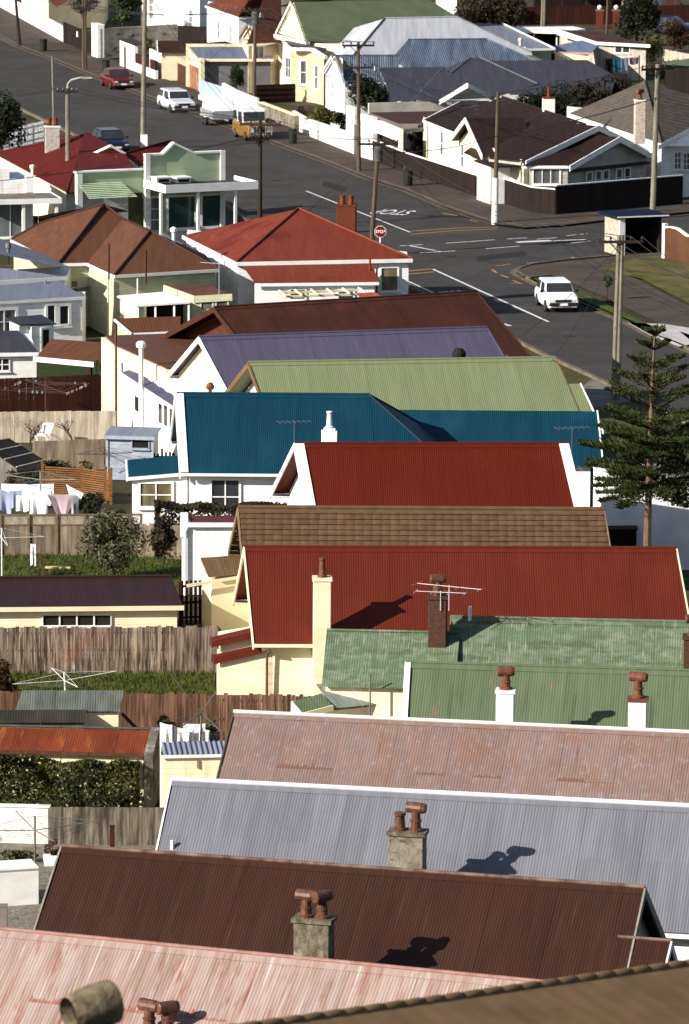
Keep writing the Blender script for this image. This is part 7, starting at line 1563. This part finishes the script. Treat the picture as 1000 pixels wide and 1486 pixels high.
for z in (.6, .85, 1.08): mb.tube([f(2.1, -.75, z), f(2.16, 0, z), f(2.1, .75, z)], .03, 6)
for y in (-.72, -.3, .3, .72): mb.tube([f(2.12, y, .45), f(2.12, y, 1.1)], .03, 6)
mb.build('bull_bar', CHR, t)
MB().fbox(f, -1.85, .3, -.86, .86, 1.905, 1.97).build('roof_panel', WHT, t)
# tandem trailer under a white cover
p = vp(318, 181); t = thing('trailer', 'grey cage trailer with a white tent shaped cover parked behind the yellow four wheel drive', 'trailer', p, h1); f = Fr(p, h1)
GMT = M('zinc_panels', C(176, 178, 180, .8), C(146, 148, 152, .8), (2, 2, 2), rough=.4, metal=.3)
for y0, y1 in ((-.86, -.82), (.82, .86)): MB().fbox(f, -1.7, 1.5, y0, y1, .55, 1.05).build('side_panel', GMT, t)
MB().fbox(f, -1.72, -1.68, -.82, .82, .55, 1.05).build('tailgate', GMT, t); MB().fbox(f, 1.46, 1.5, -.82, .82, .55, 1.05).build('front_panel', GMT, t); MB().fbox(f, -1.7, 1.5, -.82, .82, .5, .546).build('floor', GMT, t)
MB().hexa([f(-1.6, -.8, 1.0), f(1.4, -.8, 1.0), f(1.4, .8, 1.0), f(-1.6, .8, 1.0), f(-1.35, -.7, 1.85), f(.9, -.7, 1.85), f(.9, .7, 1.85), f(-1.35, .7, 1.85)]).build('cover', CLO, t, bevel=.08)
MB().beam(f(1.5, 0, .5), f(2.3, 0, .5), .08, .08).build('drawbar', GMT, t)
for x in (-.5, .15):
    for y in (-.95, .95): c = f(x, y, .3); w_ = MB().tube([c-f.v*.09, c+f.v*.09], .28, 14).build('wheel', BLK, t); MB().tube([c-f.v*.1, c+f.v*.1], .15, 12).build('rim', CHR, w_)
for y in (-.97, .97): MB().fbox(f, -.9, .55, y-.13, y+.13, .6, .66).build('mudguard', WHT, t)
# ================================================================ rubbish bins, sign, bus shelter
def bin_(label, px, py, m):
    p = P(px, py, .118); t = thing('litter_bin', label, 'bin', p, 0, 'litter bins on the footpath'); mb = MB(); mb.lathe(p, [(.24, 0), (.27, .05), (.29, .82), (.31, .86)], 12); mb.build('drum', m, t)
    mb = MB(); mb.lathe((p.x, p.y, p.z+.861), [(.32, 0), (.32, .05), (.22, .1)], 12); mb.build('rim', m, t); return t
GBN = M('dark_green_bin', C(58, 60, 46), C(40, 44, 34), (3, 3, 2))
bin_('dark litter bin nearest the top left corner on the far footpath', 63, 74, GBN); bin_('dark litter bin behind the maroon red sedan', 154, 105, GBN); bin_('dark litter bin beside the mustard four wheel drive', 425, 208, GBN); bin_('dark litter bin on the footpath before the dark stained fence', 592, 269, GBN)
post('short wooden post behind the litter bin by the dark stained fence', P(587, 263, 0), .9, .12, POL)
# STOP sign
p = P(548, 372, 0); zc = 0
c = PY(552, 336, p.y); t = thing('stop_sign', 'red stop sign on a white post beside the orange red roof', 'sign', (c.x, p.y, 0)); zc = c.z
MB().tube([(c.x, p.y, -.1), (c.x, p.y, zc+.2)], .04, 8).build('post', WHT, t)
oc = lambda r, y: [Vector((c.x+r*math.cos(R(22.5+45*i)), p.y+y, zc+r*math.sin(R(22.5+45*i)))) for i in range(8)]
b_ = MB().prism(oc(.34, -.05), (0, -.012, 0)).build('border', WHT, t); MB().prism(oc(.315, -.064), (0, -.004, 0)).build('face', M('sign_red', C(150, 28, 28, .5), C(138, 26, 26, .5), (1, 1, 1), rough=.5), t)
cu = bpy.data.curves.new('letters', 'FONT'); cu.body = 'STOP'; cu.size = .22; cu.align_x = 'CENTER'; cu.align_y = 'CENTER'; cu.offset = .006
to = bpy.data.objects.new('letters', cu); COL.objects.link(to); bpy.context.view_layer.update(); me = bpy.data.meshes.new_from_object(to.evaluated_get(bpy.context.evaluated_depsgraph_get())); bpy.data.objects.remove(to)
for v in me.vertices: v.co = INV[t.name] @ Vector((c.x+v.co.x, p.y-.072, zc+v.co.y))
me.materials.append(WHT); me.name = 'lettering'; o = bpy.data.objects.new('lettering', me); COL.objects.link(o); o.parent = t
# bus shelter
t = thing('bus_shelter', 'open fronted bus shelter with flat blue black roof at the junction', 'shelter', P(890, 372, 0)); A, B = P(872, 374, 0), P(962, 362, 0)
f = Fr(P(900, 374, 0), R(21)); zr = 2.15
MB().hexa([f(-.35, -.35, zr), f(2.7, -.35, zr), f(2.7, 2.3, zr+.02), f(-.35, 2.3, zr+.02), f(-.35, -.35, zr+.14), f(2.7, -.35, zr+.14), f(2.7, 2.3, zr+.16), f(-.35, 2.3, zr+.16)]).build('roof', M('blue_black_roof', C(40, 52, 80), C(30, 40, 64), (1, 1, 1), rough=.8, spec=.05), t)
MB().board(f(-.35, -.36, zr+.13), f(2.7, -.36, zr+.13), .07, .03, -f.v).build('fascia', WHT, t)
MB().hexa([f(-.05, 0, .1), f(.05, 0, .1), f(.05, 2.0, .1), f(-.05, 2.0, .1), f(-.05, 0, zr), f(.05, 0, zr), f(.05, 2.0, zr), f(-.05, 2.0, zr)]).build('side_wall', M('pale_pebble_wall', C(206, 202, 184, .62), C(178, 174, 154, .6), (6, 6, 6), rough=.9), t)
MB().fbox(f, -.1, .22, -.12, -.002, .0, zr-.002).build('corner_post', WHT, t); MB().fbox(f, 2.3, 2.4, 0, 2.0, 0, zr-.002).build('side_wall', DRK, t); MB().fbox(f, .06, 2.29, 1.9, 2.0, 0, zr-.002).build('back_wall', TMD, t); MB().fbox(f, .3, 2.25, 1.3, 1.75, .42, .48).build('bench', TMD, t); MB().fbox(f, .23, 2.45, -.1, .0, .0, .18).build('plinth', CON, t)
t = thing('garden_wall', 'brown rendered wall with a curved white capped top at the right edge', 'wall', P(970, 384, 0)); a, b = P(965, 378, 0), P(1080, 398, 0); f = Fr(a, math.atan2(b.y-a.y, b.x-a.x)); L_ = (b-a).length
pts = [(0, 1.75), (.4, 1.82), (1.0, 1.78), (1.8, 1.5), (L_, 1.3)]; mb = MB(); mb.prism([f(0, 0, 0)]+[f(x, 0, z) for x, z in pts]+[f(L_, 0, 0)], f.v*.15); mb.build('wall_body', M('brown_render', C(128, 84, 58), C(108, 70, 50), (1, 1, 1)), t)
mb = MB()
for i in range(4): mb.beam(f(pts[i][0], .08, pts[i][1]+.04), f(pts[i+1][0], .08, pts[i+1][1]+.04), .22, .07)
mb.build('coping', WHT, t); MB().fbox(f, -.22, -.003, -.05, .2, 0, 2.0).build('pillar', WHT, t)
# ================================================================ layered pine
b = P(938, 884, 0); t = thing('norfolk_pine', 'tall layered pine with flat whorls of branches at the right edge', 'tree', b)
def zat(y): return PY(938, y, b.y).z
top = zat(478); sx = spx(P(938, 884, 0)); MB().tube([b-Vector((0, 0, .2)), b+Vector((.0, 0, 3)), b+Vector((.08, 0, top*.8)), b+Vector((.14, 0, top))], [.17, .13, .075, .015], 8).build('trunk', M('pine_bark', C(178, 142, 112), C(132, 104, 84), (6, 6, 2), rough=.9), t)
rn = random.Random(12); mb = MB(); lb = MB()
tiers = [(486, 18, 9, 5), (507, 29, 13, 5), (539, 46, 21, 5), (565, 61, 28, 5), (592, 76, 33, 6), (622, 84, 27, 7), (646, 96, 22, 8), (664, 104, 20, 9), (684, 108, 10, 9), (700, 106, -4, 9), (712, 96, -12, 8)]
for ti, (hy, hw, rise, nb) in enumerate(tiers):
    hub = b+Vector((.05+.09*(zat(hy)/top), 0, zat(hy))); R_ = hw/sx; rz_ = rise/sx; a0 = rn.uniform(0, 6)
    for k in range(nb):
        a = a0+2*math.pi*k/nb+rn.uniform(-.2, .2); Lb_ = R_*rn.uniform(.8, 1.06); dr = Vector((math.cos(a), math.sin(a), 0)); px_ = Vector((-dr.y, dr.x, 0)); tip = hub+dr*Lb_+Vector((0, 0, rz_*rn.uniform(.85, 1.15)))
        lb.tube([hub, hub.lerp(tip, .5)-Vector((0, 0, .04)), tip], [.035, .022, .006], 5)
        n_ = int((50+190*Lb_)*(.8 if ti < 5 else 1))
        for i in range(n_):
            q = rn.uniform(.2 if ti < 6 else .12, 1)**.8; p = hub.lerp(tip, q); spread = (.05+.52*Lb_*.42*math.sin(math.pi*min(1, q*.82+.16)))
            up = max(.04, (tip.z-p.z)*.7+.04)
            o = p+px_*rn.gauss(0, spread*.5)+Vector((0, 0, rn.uniform(-.03, up)))
            d = (dr*rn.uniform(.2, 1)+px_*rn.gauss(0, .6)+Vector((0, 0, rn.uniform(.1, .9)))).normalized(); s = d.cross(Vector((rn.gauss(0, 1), rn.gauss(0, 1), rn.gauss(0, 1)))).normalized(); l = rn.uniform(.07, .14) if ti < 6 else rn.uniform(.09, .2); w_ = .022
            mb.add([o-s*w_, o+s*w_, o+d*l+s*w_*.5, o+d*l-s*w_*.5], [[0, 1, 2, 3]])
mb.build('foliage', FPN, t); lb.build('branches', BRKW, t)
tree('young_tree', 'thin sapling on the grass verge beside the concrete power pole', P(881, 436, .1), 1.35, (.3, .3, .45), FMD, 240, .12, 91, .025, 'tree', 6)
# ================================================================ poles and wires
GPP = 'power poles along the streets'
def pole(label, top, base, m, r0=.15, r1=.10, arms=(), hidden_h=None, z=.1, twin=False):
    p = P(*base, z); tz = PY(*top, p.y); t = thing('power_pole', label, 'pole', p, 0, GPP); tp = Vector((tz.x, p.y, tz.z))
    if twin:
        for s in (-.09, .09): MB().tube([p+Vector((s, 0, -.3)), tp+Vector((s*.8, 0, 0))], [r0*.75, r1*.75], 8).build('shaft', m, t)
    else: MB().tube([p-Vector((0, 0, .3)), tp], [r0, r1], 10).build('shaft', m, t)
    A = []
    for (py, half, a) in arms:
        c = PY(top[0], py, p.y-.14); d = Vector((math.cos(a), math.sin(a), 0)); arm = MB().beam(c-d*half, c+d*half, .09, .12).build('crossarm', POD, t); en = []
        for k in (-.95, -.45, .45, .95):
            e = c+d*half*k+Vector((0, 0, .062)); MB().lathe(e, [(.03, 0), (.03, .06), (.06, .07), (.05, .16), (.02, .18)], 8).build('insulator', M('brown_porcelain', C(92, 60, 46), C(72, 46, 36), rough=.3), arm); en.append(e+Vector((0, 0, .17)))
        MB().beam(c-d*half*.5+Vector((0, .05, -.03)), c+Vector((0, .08, -.55)), .04, .04).build('brace', POD, arm); A.append(en)
    return t, p, tp, A
rx = .25
p1 = pole('brown timber pole furthest to the top left', (21, -22), (29, 66), POD, arms=[(-18, .9, rx)])
p2 = pole('twin timber pole standing in front of the dark board fence', (122, -12), (123, 101), POL, arms=[(12, .8, rx)], twin=True)
p3 = pole('thin pale pole behind the chimney of the maroon roof', (76, 82), (79, 216), CNP, .09, .07)
p5 = pole('tall pale concrete pole beside the mint green shop roof', (211, -30), (207, 215), CNP, .17, .14)
p6 = pole('brown pole with a transformer beside the white garden wall', (371, 14), (368, 163), POL, arms=[(16, 1.0, .1)])
p7 = pole('double armed timber pole in front of the long white wall', (520, 60), (521, 248), POL, arms=[(66, 1.0, .15), (98, .9, .15)])
p8 = pole('dark timber pole with a wide crossarm right of the posted verandah', (378, 172), (377, 330), POD, arms=[(181, 1.2, -.25), (203, .5, .3)])
p9 = pole('leaning timber pole with transformer beside the stop sign', (549, 204), (538, 368), POL, arms=[(209, 1.1, .1)])
p10 = pole('dark timber pole with a white painted base at the street corner', (723, 133), (718, 323), POL)
p11 = pole('pale lichen covered concrete pole behind the bus shelter', (955, 93), (947, 314), CNP, .18, .14, arms=[(100, 1.1, .5)])
p12 = pole('slotted concrete pole with timber crossarm left of the layered pine', (901, 341), (893, 577), CNP, .16, .12, arms=[(351, 1.0, .1)], twin=True)
p13 = pole('twin pale pole at the top edge in front of the dark house', (790, -40), (788, 42), CNP, .16, .15, twin=True)
p14 = pole('thin brown pole behind the brick gate pillars', (883, -30), (880, 60), POL, .1, .08)
c = p10[1]; u_ = PY(720, 258, c.y).z; MB().tube([c+Vector((.0, 0, -.1)), Vector((c.x+.02, c.y, u_))], [.185, .175], 12).build('white_base', WHT, p10[0])
for pp_, py, r in ((p6, 26, .3), (p9, 224, .28)):
    q = PY(pp_[2].x*FPX/pp_[1].y*.985+500, py, pp_[1].y-.35); q = Vector((pp_[2].x, pp_[1].y-.35, q.z)); mb = MB(); mb.lathe((q.x, q.y, q.z-.4), [(.2, 0), (r*.9, .03), (r*.9, .75), (r*.7, .82), (.1, .85)], 12); mb.build('transformer', M('transformer_grey', C(120, 120, 116), C(92, 92, 90), (3, 3, 3)), pp_[0])
q = Vector((p5[1].x+.1, p5[1].y-.25, .1)); MB().box(q, (.45, .3, .9)).build('service_box', WHT, p5[0])
# street lamp
p = P(99, 322, 0); tz = PY(98, 128, p.y); t = thing('street_lamp', 'pale concrete street lamp with curved arm and crossarm beside the mint green shop', 'street lamp', p); tp = Vector((tz.x, p.y, tz.z))
MB().tube([p-Vector((0, 0, .2)), tp], [.17, .12], 10).build('shaft', CNP, t)
e = PY(126, 113, p.y-.3); e0 = PY(99, 120, p.y); am = MB().tube([tp, tp+Vector((.03, 0, .25)), tp+Vector((.22, -.05, .48)), e-Vector((.35, 0, -.02)), e], [.07, .06, .055, .05, .045], 8).build('lamp_arm', M('lamp_grey', C(190, 186, 178, .7), C(164, 160, 152, .7)), t)
MB().hexa([e+Vector(v) for v in ((-.25, -.1, -.06), (.3, -.08, -.02), (.3, .08, -.02), (-.25, .1, -.06), (-.25, -.1, .06), (.3, -.06, .05), (.3, .06, .05), (-.25, .1, .06))]).build('lamp_head', MATS['lamp_grey'], t)
ca = PY(98, 133, p.y-.15); LA_ = []
arm = MB().beam(ca-Vector((.62, 0, 0)), ca+Vector((.62, 0, 0)), .09, .11).build('crossarm', POD, t)
for k in (-.55, -.25, .25, .55): MB().lathe(ca+Vector((k, 0, .06)), [(.03, 0), (.055, .06), (.02, .16)], 8).build('insulator', MATS['brown_porcelain'], arm); LA_.append(ca+Vector((k, 0, .22)))
def wire(a, b, lab, sag=.02, r=.015):
    a, b = Vector(a), Vector(b); L = (b-a).length; pts = []
    for i in range(17): q = i/16; pts.append(a.lerp(b, q)-Vector((0, 0, 4*sag*L*q*(1-q))))
    return tag(MB().tube(pts, r, 4, caps=False).build('overhead_wire', WIR, None, O=a), lab, 'wire', 'overhead wires')
def far(px, py, Y): return PY(px, py, Y)
def span4(A, B, lab, sag=.018):
    for a, b in zip(A, B): wire(a, b, lab, sag)
span4(p2[3][0], p6[3][0], 'thin black wires strung from the twin pole to the transformer pole')
span4(p6[3][0], p7[3][0], 'thin black wires strung from the transformer pole to the double armed pole')
e9 = p9[3][0]
span4(LA_, p8[3][0], 'thin black wires strung from the street lamp to the dark timber pole')
span4(p8[3][0], e9, 'thin black wires strung from the dark timber pole to the leaning transformer pole')
w10 = [p10[2]+Vector((0, -.1, -.15*i-.1)) for i in range(4)]
span4(p7[3][1][:3], w10[:3], 'thin black wires strung from the double armed pole to the white based pole')
span4(e9[:3], p12[3][0][:3], 'thin black wires strung over the junction to the slotted concrete pole', .02)
span4(p12[3][0], [far(1150+i*8, 420+i*12, 190) for i in range(4)], 'thin black wires running off the right edge from the slotted concrete pole')
span4(LA_[:2], [far(-140, 150+i*8, 300) for i in range(2)], 'thin black wires running off the left edge from the street lamp')
wire(p10[2]+Vector((0, -.1, -2.6)), p11[2]+Vector((0, -.1, -1.9)), 'thick cable strung between the white based pole and the pale concrete pole', .012, .03)
wire(w10[0], p11[3][0][1], 'thin black wire from the white based pole to the pale concrete pole crossarm', .015)
wire(p9[2]-Vector((0, 0, .6)), p10[2]-Vector((0, 0, 2.5)), 'thick cable crossing the road to the white based pole', .02, .022)
wire(far(-60, 268, 272), p8[2]-Vector((0, 0, .9)), 'service cable passing before the mint green parapet', .015, .02)

span4([p5[2]+Vector((0, -.1, -.2-.25*i)) for i in range(3)], p8[3][0][:3], 'thin black wires strung from the tall concrete pole to the dark timber pole')
span4([p5[2]+Vector((0, -.1, -.2-.25*i)) for i in range(2)], p2[3][0][:2], 'thin black wires strung from the tall concrete pole to the twin pole')
span4(p1[3][0][:3], p2[3][0][:3], 'thin black wires strung between the furthest two poles at the top left')
span4(p11[3][0][:3], [far(1160, 60+10*i, 330) for i in range(3)], 'thin black wires running off the right edge from the pale concrete pole')
for i, (q, pt) in enumerate(((p7[2], (500, 84, 340)), (p7[2], (560, 100, 336)), (p10[2], (690, 166, 304)), (p10[2], (640, 148, 330)), (p11[2], (935, 125, 318)), (p6[2], (400, 55, 366)), (p6[2], (300, 90, 345)), (p9[2], (560, 380, 262)), (p8[2], (300, 250, 285)), (tp, (120, 262, 284)), (p12[2], (740, 500, 206)), (p12[2], (800, 525, 202)), (p9[2], (330, 392, 250)))):
    wire(q-Vector((0, 0, .35)), far(*pt), ['service line from the double armed pole to the white gabled cottage', 'service line from the double armed pole to the slate roof', 'service line from the white based pole to the steep bay gable', 'service line from the white based pole to the low garage', 'service line from the pale concrete pole to the shingled roof', 'service line from the transformer pole to the cream villa', 'service line from the transformer pole to the blue roofed garage', 'service line from the leaning pole to the orange red roof', 'service line from the dark timber pole to the shop verandah', 'service line from the street lamp to the mint green side parapet', 'service line from the slotted pole to the purple roof', 'service line from the slotted pole to the lime green roof', 'service line from the leaning pole to the warm brown roof'][i], .012, .012)
